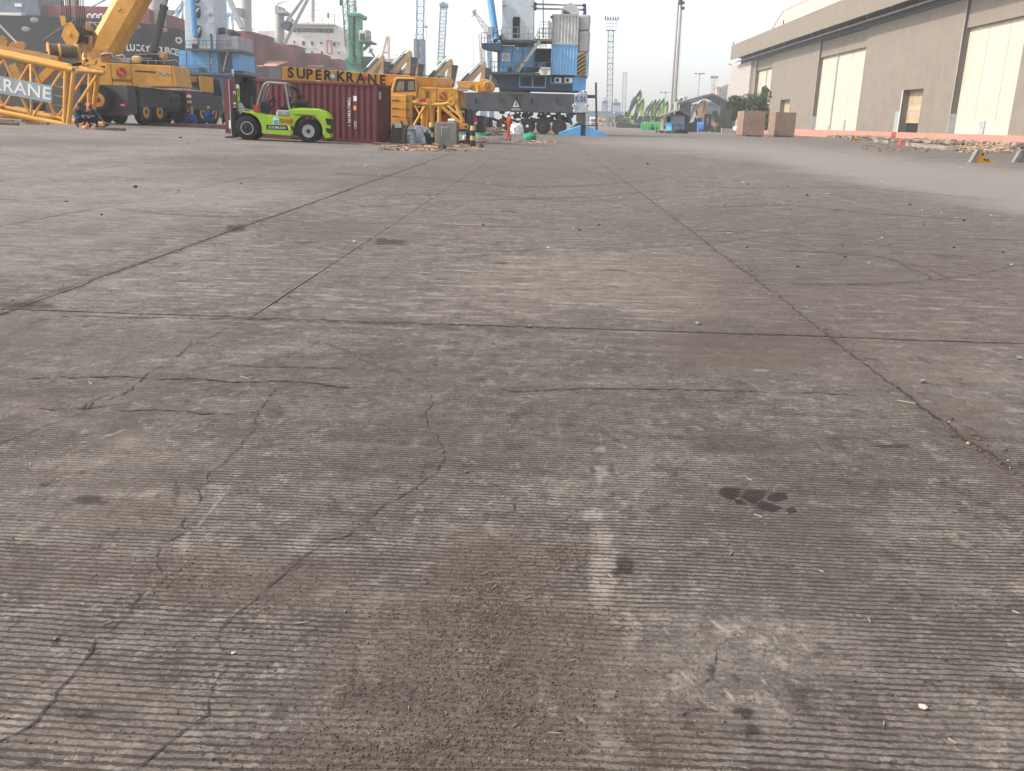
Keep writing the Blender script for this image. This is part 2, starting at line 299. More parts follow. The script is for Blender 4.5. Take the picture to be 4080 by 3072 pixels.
# (channel, value, width in photo px, points): strokes
STR = [
 ('tar', .8, 9, Z1((680, 520), (900, 545), (1200, 572), (1540, 575))), ('tar', .5, 8, Z1((920, 535), (1250, 545), (1500, 548))), ('dark', .8, 10, Z1((0, 470), (180, 478), (350, 490))),
 ('tar', .38, 7, Z3z((0, 720), (200, 710), (500, 665), (800, 625), (1000, 560), (1130, 490), (1170, 430), (1165, 390))), ('tar', .45, 9, Z3z((0, 765), (300, 738), (600, 700), (800, 655))), ('tar', .35, 8, Z3z((1120, 550), (1210, 490), (1250, 430))),
 ('tar', .4, 8, Z3z((960, 835), (1200, 790), (1450, 735), (1700, 675))), ('tar', .3, 7, Z3z((850, 810), (1150, 755), (1470, 690))), ('dark', .8, 16, Z3z((1100, 855), (1300, 830), (1500, 780), (1750, 690))),
 ('tar', .35, 6, Z3z((170, 160), (130, 195), (0, 222))), ('tar', .35, 6, Z3z((240, 185), (160, 215), (20, 235))), ('tar', .3, 5, Z3z((920, 300), (960, 330), (1130, 380))), ('tar', .3, 5, Z3z((1000, 300), (1080, 340), (1150, 370))),
 ('tar', .4, 6, Z2((130, 822), (600, 810), (1100, 795), (1500, 770), (2212, 725))), ('tar', .35, 6, Z2((600, 845), (1200, 815), (1700, 790), (2212, 765))), ('tar', .35, 5, Z2((0, 605), (500, 618), (760, 628), (1100, 640), (1450, 650))),
 ('tar', .4, 7, Z2((1700, 900), (1900, 920), (2000, 940))), ('tar', .25, 5, Z2((1380, 1000), (1600, 1010), (1850, 1040))), ('tar', .3, 5, Z3z((700, 640), (1100, 645), (1700, 660), (2000, 668))),
 ('dark', .7, 14, Z3z((700, 1005), (1050, 1010), (1500, 985), (1700, 960))), ('dark', .8, 16, Z5((1560, 625), (1750, 550), (1900, 520))), ('tar', .4, 10, Z5((1900, 530), (1940, 620))), ('tar', .4, 10, Z5((2020, 530), (2080, 670))),
 ('dark', .8, 30, Z4((700, 740), (800, 690), (920, 650))), ('tar', .5, 14, Z4((250, 605), (430, 600), (600, 590))), ('dark', .7, 20, Z4((430, 545), (560, 520), (620, 540))), ('tar', .5, 10, Z5((570, 1210), (660, 1290), (715, 1360))), ('tar', .55, 12, ZR((370, 40), (440, 210), (480, 330), (540, 470))),
 ('white', .3, 6, Z3z((700, 375), (840, 410), (1000, 450), (1110, 482), (1220, 508), (1360, 545))), ('white', .4, 5, Z2((860, 545), (1280, 572))), ('white', .7, 7, Z2((780, 622), (1090, 630))), ('white', .5, 5, Z2((300, 318), (420, 312))),
 ('white', .3, 5, Z3z((0, 340), (300, 352), (560, 350))), ('white', .35, 5, Z3z((560, 560), (1000, 575))), ('white', .6, 6, Z3z((1080, 882), (1180, 886))), ('white', .6, 7, Z6((1880, 140), (1960, 148))), ('white', .7, 8, Z3z((515, 662), (590, 668))),
 ('white', .7, 60, ZL((430, 950), (290, 1040), (150, 1200), (60, 1280))), ('white', .5, 30, ZL((640, 690), (520, 820), (430, 950))), ('white', .5, 24, ZL((1000, 350), (860, 490))), ('white', .35, 26, Z4((1440, 1110), (1330, 1250), (1200, 1400))), ('white', .4, 16, Z4((600, 800), (740, 760), (850, 720))),
 ('white', .95, 26, ZR((200, 570), (290, 640), (370, 700))), ('white', .7, 40, ZR((300, 600), (350, 660))), ('white', .75, 34, ZR((470, 720), (540, 800))), ('white', .8, 14, ZR((620, 540), (690, 610))), ('white', .75, 9, ZR((740, 670), (830, 760), (900, 835))), ('white', .6, 18, ZR((600, 640), (690, 800))), ('white', .7, 18, ZR((690, 740), (770, 812))),
 ('white', .9, 20, ZR((0, 880), (90, 970), (180, 1040))), ('white', 1., 24, ZR((290, 1000), (360, 1080), (430, 1160))), ('white', .85, 20, ZR((520, 920), (620, 1050))), ('white', .85, 24, ZR((680, 1130), (745, 1250))), ('white', .7, 18, ZR((890, 1180), (930, 1240))), ('white', .6, 12, ZR((1000, 750), (1050, 800))), ('white', .6, 12, ZR((1090, 830), (1140, 872))), ('white', .5, 16, ZR((350, 580), (440, 650))), ('white', .5, 14, ZR((620, 1050), (680, 1130))), ('white', .4, 14, ZR((540, 590), (620, 660))),
 ('white', .8, 30, ZC((1340, 1080), (1450, 1180))), ('white', .9, 26, ZC((1540, 1180), (1670, 1270))), ('white', .6, 24, ZC((1700, 965), (1770, 985))), ('white', .6, 16, ZC((480, 655), (600, 622))), ('white', .7, 26, ZC((2080, 590), (2190, 740))), ('white', .5, 20, ZC((1980, 980), (2060, 1090))), ('white', .5, 18, ZC((1750, 560), (1900, 660))),
 ('sand', .8, 26, Z2((1680, 895), (1850, 905), (2000, 940), (2100, 1000))), ('sand', .7, 22, Z2((1800, 890), (2000, 900), (2150, 945), (2230, 1000))), ('sand', .6, 20, Z2((1200, 1040), (1500, 1060), (1750, 1075))), ('sand', .7, 24, Z2((1300, 925), (1550, 960), (1800, 970))), ('sand', .5, 18, Z2((1000, 1000), (1250, 1010), (1500, 1040))), ('sand', .7, 28, Z2((1900, 960), (2080, 1010), (2212, 1080))), ('sand', .6, 26, Z3z((0, 935), (60, 985), (90, 1050))), ('tar', .3, 7, Z2((1720, 905), (1900, 925), (2040, 960), (2120, 1010))), ('tar', .25, 6, Z2((1950, 925), (2080, 950), (2180, 1000))),
 ('tyre', .5, 14, Z3z((960, 800), (820, 760), (700, 745), (560, 750))), ('tyre', .5, 16, Z3z((500, 1010), (900, 1000), (1400, 1000), (1800, 960), (2212, 880))), ('tyre', .45, 14, Z3z((600, 790), (1000, 800), (1300, 830), (1600, 900), (1800, 1000))), ('tyre', .4, 12, Z2((0, 300), (600, 330), (1200, 390), (1700, 380), (2212, 330))), ('tyre', .4, 12, Z2((0, 520), (500, 500), (1100, 470), (1700, 450), (2212, 400))), ('tyre', .35, 10, Z2((300, 440), (900, 430), (1500, 480), (2100, 470))), ('tyre', .4, 12, Z3z((0, 380), (500, 400), (1000, 390), (1500, 420), (2000, 470))), ('tyre', .4, 12, Z3z((100, 520), (700, 500), (1300, 560), (1900, 600))),
 ('white', .45, 7, ZR((60, 640), (190, 600))), ('dark', .6, 30, Z6((100, 765), (420, 795), (640, 830), (900, 830))),
]
POLY_DUST = [(2300, 566), (2680, 552), (3000, 566), (3400, 600), (3700, 645), (4300, 690), (4300, 905), (3900, 812), (3500, 745), (3300, 700), (3000, 632), (2680, 596)]
CH = {'dirt': 0, 'dark': 1, 'white': 2, 'tar': 3, 'sand': 4, 'dust': 5, 'groove': 6}
def stains(x, y, z):
    """per-vertex amounts of each kind of mark"""
    u, v = project(x, y, z); a = np.zeros((7, len(x)))
    front = y > .9
    for ch, val, (cx, cy), (rx, ry) in ELL:
        if ch == 'tar': continue
        r = np.hypot((u-cx)/rx, (v-cy)/ry); k = np.clip((1.45-r)/.9, 0, 1); i = CH[ch]
        a[i] = np.maximum(a[i], val*k*k*(3-2*k)*front)
    for ch, val, wd, pts in STR:
        if wd < 29: continue
        d = np.full(len(x), 1e9)
        for (x0, y0), (x1, y1) in zip(pts[:-1], pts[1:]):
            t = np.clip(((u-x0)*(x1-x0)+(v-y0)*(y1-y0))/((x1-x0)**2+(y1-y0)**2), 0, 1)
            d = np.minimum(d, np.hypot(u-x0-t*(x1-x0), v-y0-t*(y1-y0)))
        k = np.clip(1.35-d/wd, 0, 1); i = CH[ch]; a[i] = np.maximum(a[i], val*k*front)
    ins = np.zeros(len(x), bool); d = np.full(len(x), 1e9); n = len(POLY_DUST)
    for i in range(n):
        (x0, y0), (x1, y1) = POLY_DUST[i], POLY_DUST[(i+1) % n]
        c = ((y0 > v) != (y1 > v)) & (u < (x1-x0)*(v-y0)/((y1-y0) or 1e-9)+x0); ins ^= c
        t = np.clip(((u-x0)*(x1-x0)+(v-y0)*(y1-y0))/((x1-x0)**2+(y1-y0)**2), 0, 1); d = np.minimum(d, np.hypot(u-x0-t*(x1-x0), v-y0-t*(y1-y0)))
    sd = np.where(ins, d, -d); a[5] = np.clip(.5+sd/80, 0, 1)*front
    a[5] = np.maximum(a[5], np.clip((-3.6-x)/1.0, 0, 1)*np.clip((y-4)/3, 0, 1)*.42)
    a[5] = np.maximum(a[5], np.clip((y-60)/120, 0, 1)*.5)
    # dirt gathered along the long joints
    for jx, wd, vv in ((1.88, .08, .5), (-3.6, .04, .4), (-1.93, .03, .2)):
        near = np.clip((13-y)/3, 0, 1); a[0] = np.maximum(a[0], near*vv*np.clip(1.2-np.abs(x-jx-.03*np.sin(y*1.7))/wd, 0, 1)); a[1] = np.maximum(a[1], near*.5*vv*np.clip(1.3-np.abs(x-jx)/(wd*1.6), 0, 1))
    a[6] = np.clip((6.6-y)/1.6, 0, 1) + .35*np.clip((12.5-y)/2, 0, 1)*(x < -3.5); a[6] = np.clip(a[6], 0, 1)*np.where((x > 1.9) & (y > 3.8), .25, 1)
    for (cx, cy), (rx, ry), vv in SMOOTH:
        kk = np.clip((1.4-np.hypot((u-cx)/rx, (v-cy)/ry))/.8, 0, 1); a[6] *= 1-vv*kk
    return a
SMOOTH = [((2950, 2650), (400, 240), .85), ((2400, 2780), (260, 250), .5), ((500, 1650), (420, 90), .6), ((620, 1380), (700, 100), .6), ((230, 1950), (360, 130), .45), ((1120, 2350), (240, 100), .5), ((1500, 2850), (480, 240), .45), ((3500, 1500), (420, 110), .8), ((1900, 2700), (430, 350), .45), ((3900, 2900), (300, 160), .35)]
def grid_mesh(name, xs, ys, m, parent, zoff=0.0, skirt=0.0, chip=0.0, tilt=(0, 0)):
    X, Y = np.meshgrid(xs, ys); nx, ny = len(xs), len(ys)
    X = X.astype(float).copy(); Y = Y.astype(float).copy()
    if chip:
        def ch(n): return np.abs(RNG.normal(0, chip, n)) + np.where(RNG.random(n) < .05, RNG.random(n)*chip*4, 0)
        def sm(q): return np.convolve(np.pad(q, 2, 'edge'), np.ones(3)/3, 'same')[2:-2]
        X[1:-1, 0] += sm(ch(ny-2)); X[1:-1, -1] -= sm(ch(ny-2)); Y[0, 1:-1] += sm(ch(nx-2)); Y[-1, 1:-1] -= sm(ch(nx-2))
    x, y = X.ravel(), Y.ravel(); z = terr(x, y)
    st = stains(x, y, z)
    z = z + zoff + tilt[0]*(x-x.mean()) + tilt[1]*(y-y.mean())
    co = np.stack([x, y, z], 1)
    idx = np.arange(nx*ny).reshape(ny, nx)
    q = np.stack([idx[:-1, :-1], idx[:-1, 1:], idx[1:, 1:], idx[1:, :-1]], -1).reshape(-1, 4)
    if skirt:
        loop = np.concatenate([idx[0, :], idx[1:, -1], idx[-1, -2::-1], idx[-2:0:-1, 0]]); lo = co[loop].copy(); lo[:, 2] -= skirt
        b = len(co); co = np.concatenate([co, lo]); st = np.concatenate([st, st[:, loop]], 1); st[1, b:] = .35; st[0, b:] = .6
        n = len(loop); k = np.arange(n); k2 = (k+1) % n
        q = np.concatenate([q, np.stack([loop, b+k, b+k2, loop[k2]], 1)])
    me = bpy.data.meshes.new(name)
    me.vertices.add(len(co)); me.vertices.foreach_set('co', co.ravel())
    me.loops.add(q.size); me.loops.foreach_set('vertex_index', q.ravel())
    me.polygons.add(len(q)); me.polygons.foreach_set('loop_start', np.arange(0, q.size, 4)); me.polygons.foreach_set('loop_total', np.full(len(q), 4))
    me.polygons.foreach_set('use_smooth', np.zeros(len(q), bool)); me.update(calc_edges=True); me.validate()
    for nm, chs in (('marks', (0, 1, 2, 3)), ('dusts', (4, 5, 6, 6))):
        at = me.attributes.new(nm, 'FLOAT_COLOR', 'POINT'); at.data.foreach_set('color', np.ascontiguousarray(st[list(chs)].T).ravel())
    me.materials.append(m)
    o = bpy.data.objects.new(name, me); COL.objects.link(o)
    if parent is not None: o.parent = parent
    return o
def concrete_material():
    k = NT('yard_concrete'); P = k.node('ShaderNodeNewGeometry').outputs['Position']
    x, y, z = k.sep(P)
    A = k.node('ShaderNodeAttribute', attribute_name='marks'); B = k.node('ShaderNodeAttribute', attribute_name='dusts')
    sa = k.node('ShaderNodeSeparateColor'); k.l.new(A.outputs['Color'], sa.inputs[0]); dirt, dark, white = sa.outputs; tar = A.outputs['Alpha']
    sb = k.node('ShaderNodeSeparateColor'); k.l.new(B.outputs['Color'], sb.inputs[0]); sand, dust, groove = sb.outputs
    n1 = k.noise(P, .45, 6, .62); n2 = k.noise(P, 2.6, 8, .68); n3 = k.noise(P, 17, 6, .7); n4 = k.noise(P, 85, 4, .7); n5 = k.noise(k.vmul(P, (1, 1.6, 1)), 38, 5, .75)
    ns = k.noise(k.vmul(P, (1.2, 7.0, 1)), 1.6, 7, .7)          # sweeps drawn out across the lane
    f = k.math('ADD', k.math('MULTIPLY', n1, .35), k.math('ADD', k.math('MULTIPLY', n2, .5), k.math('ADD', k.math('MULTIPLY', n3, .35), k.math('MULTIPLY', ns, .55))))
    f = k.math('ADD', f, k.math('MULTIPLY', n4, .30))
    col = k.mix(k.step(f, .78, 1.34), lin('#45403b'), lin('#726a62'))
    # light worn skin, flaked
    fl = k.step(k.math('ADD', n3, k.math('MULTIPLY', n2, .8)), .88, 1.06)
    col = k.mix(k.math('MULTIPLY', fl, .22), col, lin('#7a7269'))
    col = k.mix(k.math('MULTIPLY', k.step(n4, .5, .68), .30), col, lin('#837b72')); n6 = k.noise(k.vmul(P, (.7, 1.5, 1)), 21, 7, .8)
    col = k.mix(k.math('MULTIPLY', k.step(n6, .53, .62), .42), col, lin('#7f766c')); col = k.mix(k.math('MULTIPLY', k.step(n5, .47, .36), .6), col, lin('#312a25'))
    n7 = k.noise(k.vmul(P, (1.4, 1.0, 1)), 4.6, 10, .84); n8 = k.noise(k.vmul(P, (1.3, 1.0, 1)), 7.0, 9, .84); n9 = k.noise(k.vmul(P, (.5, 1.0, 1)), 2.1, 8, .8)
    col = k.mix(k.math('MULTIPLY', k.step(n7, .475, .405), .62), col, lin('#332b26')); col = k.mix(k.math('MULTIPLY', k.step(n9, .46, .38), .3), col, lin('#3a322c')); col = k.mix(k.math('MULTIPLY', k.step(n8, .535, .60), .5), col, lin('#8e867d'))
    da = k.noise(k.vmul(P, (2.2, 9.5, 1)), 1.0, 7, .72); db = k.noise(k.vmul(P, (1.7, 8.0, 1)), 1.3, 7, .72); fard = k.step(y, 3.5, 7.0)
    col = k.mix(k.math('MULTIPLY', k.math('MULTIPLY', k.step(da, .535, .60), fard), .6), col, lin('#3a332e')); col = k.mix(k.math('MULTIPLY', k.math('MULTIPLY', k.step(db, .55, .62), fard), .5), col, lin('#9b9389'))
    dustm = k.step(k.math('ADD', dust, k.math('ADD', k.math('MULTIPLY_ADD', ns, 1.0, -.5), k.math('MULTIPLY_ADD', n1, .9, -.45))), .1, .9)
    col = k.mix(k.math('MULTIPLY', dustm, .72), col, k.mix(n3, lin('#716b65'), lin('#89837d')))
    # tined grooves across the lane, 23 mm apart, packed with dirt and worn through in places
    wob = k.math('ADD', k.math('MULTIPLY_ADD', k.noise(k.vmul(P, (1, 1, 1)), 1.4, 3), .05, k.math('MULTIPLY', x, .0)), k.math('ADD', k.math('MULTIPLY', k.noise(P, 24, 3), .012), k.math('MULTIPLY', k.noise(P, 70, 3), .009)))
    yy = k.math('DIVIDE', k.math('ADD', y, wob), .0236)
    g = k.math('ABSOLUTE', k.math('SUBTRACT', k.math('FRACT', yy), .5))
    wid = k.math('MULTIPLY_ADD', k.noise(k.vmul(P, (1.1, 9, 1)), 1.0, 4), .34, -.17); wid = k.math('ADD', wid, k.math('MULTIPLY_ADD', n5, .5, k.math('MULTIPLY_ADD', k.noise(k.vmul(P, (3, 42, 1)), 1.0, 3), .26, -.235)))
    gr = k.step(k.math('SUBTRACT', wid, g), -.03, .03)
    worn = k.step(k.math('ADD', k.math('MULTIPLY', n2, .6), k.math('ADD', k.math('MULTIPLY', n3, .65), k.math('MULTIPLY', n1, .35))), 1.0, .80)
    gr = k.math('MULTIPLY', gr, k.math('MULTIPLY', worn, groove))
    col = k.mix(k.math('MULTIPLY', gr, .88), col, lin('#342b24'))
    def edge(v, amt, lo, hi, nz=None):
        return k.step(k.math('ADD', v, k.math('MULTIPLY_ADD', nz or n3, amt, -amt*.5)), lo, hi)
    notg = k.math('SUBTRACT', 1.0, k.math('MULTIPLY', gr, .75))
    sandm = k.math('MULTIPLY', sand, k.step(k.math('ADD', k.math('MULTIPLY', ns, .75), k.math('MULTIPLY', n7, .3)), .36, .68))
    col = k.mix(k.math('MULTIPLY', sandm, .7), col, k.mix(n2, lin('#5a4e45'), lin('#85786a')))
    dirtm = k.math('MULTIPLY', k.math('POWER', dirt, .8), k.step(k.math('ADD', k.math('MULTIPLY', n2, .5), k.math('ADD', k.math('MULTIPLY', n7, .3), k.math('MULTIPLY', n3, .25))), .30, .62))
    col = k.mix(k.math('MULTIPLY', dirtm, .85), col, k.mix(k.step(n4, .35, .75), lin('#41372f'), lin('#605348')))
    darkm = k.math('MULTIPLY', k.math('MULTIPLY', dark, 1.25, clamp=True), k.step(k.math('ADD', k.math('MULTIPLY', n2, .6), k.math('MULTIPLY', n7, .4)), .34, .62))
    col = k.mix(k.math('MULTIPLY', darkm, .8), col, lin('#39312e'))
    whm = edge(k.math('MULTIPLY', white, k.math('MULTIPLY_ADD', n2, .9, .45)), 1.5, .25, .95)
    col = k.mix(k.math('MULTIPLY', k.math('MULTIPLY', whm, notg), .42), col, lin('#9d948b'))
    tarm = edge(k.math('MULTIPLY', tar, k.math('MULTIPLY_ADD', n2, .7, .6)), .7, .3, .6)
    col = k.mix(k.math('MULTIPLY', tarm, .72), col, lin('#2b2624'))
    # pocks and specks
    vo = k.node('ShaderNodeTexVoronoi', {'Vector': P, 'Scale': 22.0, 'Randomness': 1.0}); pk = k.step(vo.outputs['Distance'], .16, .08)
    pk = k.math('MULTIPLY', pk, k.step(k.noise(P, 3.3, 3), .5, .62)); col = k.mix(k.math('MULTIPLY', pk, .6), col, lin('#302a27'))
    v2 = k.node('ShaderNodeTexVoronoi', {'Vector': P, 'Scale': 60.0}); sp = k.math('MULTIPLY', k.step(v2.outputs['Distance'], .13, .06), k.step(k.noise(P, 6.1, 2), .56, .66))
    col = k.mix(k.math('MULTIPLY', sp, .55), col, lin('#938a80'))
    k.put(k.bsdf.inputs['Base Color'], col)
    k.put(k.bsdf.inputs['Roughness'], k.math('MULTIPLY_ADD', n3, .2, .74)); k.put(k.bsdf.inputs['Specular IOR Level'], .22)
    h = k.math('SUBTRACT', k.math('ADD', k.math('MULTIPLY', n3, .45), k.math('ADD', k.math('MULTIPLY', n4, .3), k.math('MULTIPLY', n2, .6))), k.math('ADD', k.math('MULTIPLY', gr, .55), k.math('MULTIPLY', pk, .4)))
    k.bump(h, .012, .9)
    return k.m
CONC = concrete_material()
SX0, SX1, SY0, SY1 = -17.2, 30.0, -3.0, 49.0
def far_axis(a, b, fine, n):
    return list(np.linspace(a, b, n)) if fine else [a, b]
gx = sorted(set([-1500, -700, -350, -200, -120, -80, -60, -50, -42, -36, -31, -27, -24, -21, -19, SX0] + list(np.linspace(SX0, SX1, 30)) + [32, 35, 38, 42, 46, 50, 60, 80, 120, 200, 350, 700, 1500]))
gy = sorted(set([-1500, -500, -150, -60, -20, SY0] + list(np.linspace(SY0, SY1, 34)) + list(np.linspace(49, 90, 42)) + list(np.geomspace(91, 420, 70)) + [520, 700, 1000, 1500]))
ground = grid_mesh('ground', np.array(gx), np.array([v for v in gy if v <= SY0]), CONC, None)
tag(ground, None, None, kind='structure')
def join_grids(base, specs):
    """further strips of the same sheet joined into the ground mesh (the bed under the slabs lies 3 cm lower)"""
    import bmesh
    bm = bmesh.new(); bm.from_mesh(base.data)
    for xs, ys, zo in specs:
        t = grid_mesh('strip', xs, ys, CONC, None, zoff=zo); bm.from_mesh(t.data); me = t.data; bpy.data.objects.remove(t); bpy.data.meshes.remove(me)
    bm.to_mesh(base.data); bm.free()
gxa, gya = np.array(gx), np.array(gy)
mid = gya[(gya >= SY0) & (gya <= SY1)]
join_grids(ground, [(gxa, gya[gya >= SY1], 0), (gxa[gxa <= SX0], mid, 0), (gxa[gxa >= SX1], mid, 0), (np.linspace(SX0, SX1, 60), np.linspace(SY0, SY1, 60), -.008)])
CE = [SX0, -9.9, -6.2, -3.6, -1.93, 1.88, SX1]
RE = [SY0, 5.66, 11.55, 17.6, 23.6, 29.8, 36, 42.5, SY1]
CELL = [(.03, .024), (.06, .06), (.14, .12), (.25, .2), (.35, .3), (.45, .4), (.6, .5), (.8, .6)]
def axis(a, b, d, lo, hi):
    """points from a to b, d apart inside lo..hi and coarse outside"""
    out = [a]; p = a
    while p < b-1e-6:
        st = d if lo <= p+d*.5 <= hi else max(d, min(1.2, (lo-p) if p < lo else 1.2, ))
        p = min(b, p+max(st, d)); out.append(p)
    if len(out) > 2 and out[-1]-out[-2] < d*.4: out.pop(-2)
    return np.array(out)
for r in range(len(RE)-1):
    dx, dy = CELL[r]
    ce = [e for e in CE if not (r == 0 and e == -1.93)]
    for c in range(len(ce)-1):
        CEc = ce; gap = .0016 if r < 2 else .0025
        if CEc[c] == 1.88 and r > 2: continue
        half = .62*RE[r+1]+1.5
        if CEc[c] > half+4 or CEc[c+1] < -half-4: continue
        xs = axis(CEc[c]+gap, CEc[c+1]-gap, dx, -half, half); gy0, gy1 = (.010 if r == 1 else .003), (.006 if r == 0 else .003); ys = axis(RE[r]+gy0, RE[r+1]-gy1, dy, 1.2, 60)
        if CEc[c] == 1.88 and r == 2: ys = np.concatenate([np.arange(RE[2]+gap, 24, .2), np.arange(24, SY1, .4)]); xs = np.concatenate([np.arange(1.88+gap, SX1, .25)])
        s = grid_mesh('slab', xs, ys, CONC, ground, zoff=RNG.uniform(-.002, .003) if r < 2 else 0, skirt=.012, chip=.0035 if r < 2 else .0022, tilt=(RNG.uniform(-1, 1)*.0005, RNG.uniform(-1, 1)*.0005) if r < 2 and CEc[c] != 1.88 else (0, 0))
# cracks: thin jagged fissures lying on the slabs
CRK = [
 (.009, Z4((1560, 30), (1370, 130), (1200, 210), (1100, 280), (940, 370), (900, 410), (800, 490), (690, 550), (590, 560), (540, 610), (430, 660), (300, 710), (150, 770), (0, 830))),
 (.006, Z4((1740, 330), (1800, 280), (1960, 210), (1990, 170), (2100, 215), (2200, 255)) + Z5((0, 195), (170, 250), (250, 310), (440, 370), (480, 400), (600, 460), (640, 510), (640, 640), (635, 740), (690, 770), (730, 860), (725, 1000), (600, 1080), (500, 1140), (400, 1210), (280, 1300), (160, 1400)) + ZC((60, 100),) + ZL((2110, 100), (1900, 200), (1740, 340), (1600, 460), (1420, 610), (1370, 720), (1410, 830), (1430, 905), (1380, 980), (1385, 1050), (1330, 1170), (1280, 1210), (1170, 1310), (1000, 1430), (870, 1520), (800, 1600))),
 (.007, Z4((1740, 480), (1650, 570), (1610, 640), (1560, 770), (1500, 850), (1420, 950), (1320, 1010), (1280, 1120), (1260, 1200), (1210, 1290), (1160, 1360)) + ZL((1170, 20), (1030, 110), (990, 330), (870, 460), (760, 560), (690, 620), (570, 710), (450, 890), (380, 1000), (350, 1100), (240, 1240), (100, 1330), (0, 1390))),
 (.022, Z4((190, 410), (300, 400), (450, 410), (730, 400), (920, 410), (1280, 420), (1430, 440), (1600, 440), (1680, 430), (1900, 440), (2200, 470))),
 (.016, Z4((250, 600), (420, 605), (600, 590), (800, 570))), (.016, Z4((740, 620), (1000, 620), (1160, 625), (1280, 640), (1500, 640), (1600, 630))),
 (.016, Z5((1100, 480), (1250, 490), (1590, 470), (1800, 475), (2020, 485), (2212, 480)) + Z6((100, 484), (300, 490), (600, 500), (900, 505), (1100, 510))), (.012, Z4((1450, 325), (1760, 340), (2150, 355))),
 (.006, Z6((890, 790), (930, 840), (970, 880))), (.007, Z5((1190, 1200), (1220, 1250), (1240, 1310))), (.006, Z5((980, 180), (900, 250), (830, 275))), (.006, Z5((1280, 110), (1160, 160), (1060, 190))), (.005, ZR((200, 1160), (120, 1180), (80, 1210))),
 (.012, Z3z((770, 590), (830, 620), (900, 645))), (.014, Z3z((1360, 840), (1500, 900), (1600, 940), (1640, 980))), (.008, Z4((1200, 215), (1195, 180), (1210, 160))), (.008, Z4((540, 610), (560, 570), (640, 530), (760, 500))), (.005, ZR((190, 1010), (240, 960), (330, 740), (390, 700))),
]
DSP = 1.8445
CRK += [(.04, [(x*DSP, y*DSP) for x, y in ((0, 681), (130, 634), (260, 586), (400, 536), (500, 498), (640, 450), (800, 393), (970, 333))]), (.012, [(x*DSP, y*DSP) for x, y in ((0, 490), (150, 461), (330, 429), (520, 387), (690, 347))]), (.022, [(x*DSP, y*DSP) for x, y in ((130, 684), (340, 687), (550, 691), (860, 700), (1170, 709), (1500, 719), (1800, 729), (1990, 736), (2212, 743))]), (.016, [(x*DSP, y*DSP) for x, y in ((1240, 311), (1310, 363), (1440, 461), (1580, 566), (1700, 655), (1800, 735), (1950, 852), (2080, 944), (2200, 1022))]), (.012, [(x*DSP, y*DSP) for x, y in ((530, 474), (680, 480), (830, 484), (1000, 488), (1200, 492))])]
CRACKM = mat('crack_dirt', '#332b26', .95, var=.1, grime=0)
for wd, pts in CRK:
    w_pts = []
    for (a, b) in zip(pts[:-1], pts[1:]):
        p, q = G(*a), G(*b); n = max(2, int((q-p).length/.025))
        w_pts += [p.lerp(q, i/n) for i in range(n)]
    w_pts.append(G(*pts[-1])); mb = MB(); L, R_ = [], []; wob = 0
    for i, p in enumerate(w_pts):
        d = (w_pts[min(i+1, len(w_pts)-1)] - w_pts[max(0, i-1)]); nn = Vector((-d.y, d.x, 0)); nn = nn.normalized() if nn.length > 1e-6 else X3
        wob = wob*.8 + random.gauss(0, .006); ww = wd*1.15*random.uniform(.15, .85)*(.3 if random.random() < .2 else 1)
        c = p + nn*wob; z = T(p.x, p.y)+.006
        L.append((c.x+nn.x*ww*.5, c.y+nn.y*ww*.5, z)); R_.append((c.x-nn.x*ww*.5, c.y-nn.y*ww*.5, z))
    n = len(L); mb.add(L+R_, [(i, n+i, n+i+1, i+1) for i in range(n-1)]); mb.build('crack', CRACKM, ground)

# marks with crisp outlines: thin sheets of rubber, tar and chalk lying on the slabs, broken up by noise
def decal(name, col, dens, lo, hi, scale):
    k = NT(name); P = k.node('ShaderNodeNewGeometry').outputs['Position']; a = k.node('ShaderNodeAttribute', attribute_name='edge').outputs['Fac']
    n = k.math('ADD', k.math('MULTIPLY', k.noise(P, scale, 6, .7), .6), k.math('MULTIPLY', k.noise(P, scale*7, 5, .7), .4))
    v = k.step(k.math('ADD', a, k.math('MULTIPLY_ADD', n, 1.6, -.8)), lo, hi)
    k.put(k.bsdf.inputs['Base Color'], k.mix(k.noise(P, 30, 4), tuple(c*.8 for c in lin(col)), tuple(min(1, c*1.2) for c in lin(col)))); k.put(k.bsdf.inputs['Roughness'], .85); k.put(k.bsdf.inputs['Specular IOR Level'], .2)
    k.put(k.bsdf.inputs['Alpha'], k.math('MULTIPLY', v, dens)); return k.m
TARM, TYREM, CHALKM = decal('tar_stain', '#2f2823', .6, .35, 1.25, 11), decal('tyre_rubber', '#332d2a', .3, .3, 1.1, 6), decal('chalk_dust', '#9c938a', .6, .25, 1.15, 18)
SANDM = decal('sand_film', '#8d7f6d', .55, .45, 1.3, 5); TAR2 = decal('tar_patch', '#2d2825', .66, .25, .85, 22)
def edge_mesh(name, vs, fs, ed, m):
    me = bpy.data.meshes.new(name); me.from_pydata(vs, [], fs); at = me.attributes.new('edge', 'FLOAT', 'POINT'); at.data.foreach_set('value', ed); me.materials.append(m)
    o = bpy.data.objects.new(name, me); COL.objects.link(o); o.parent = ground; return o
_lift = [0]
def lift(): _lift[0] = (_lift[0]+1) % 6; return .005+.0006*_lift[0]
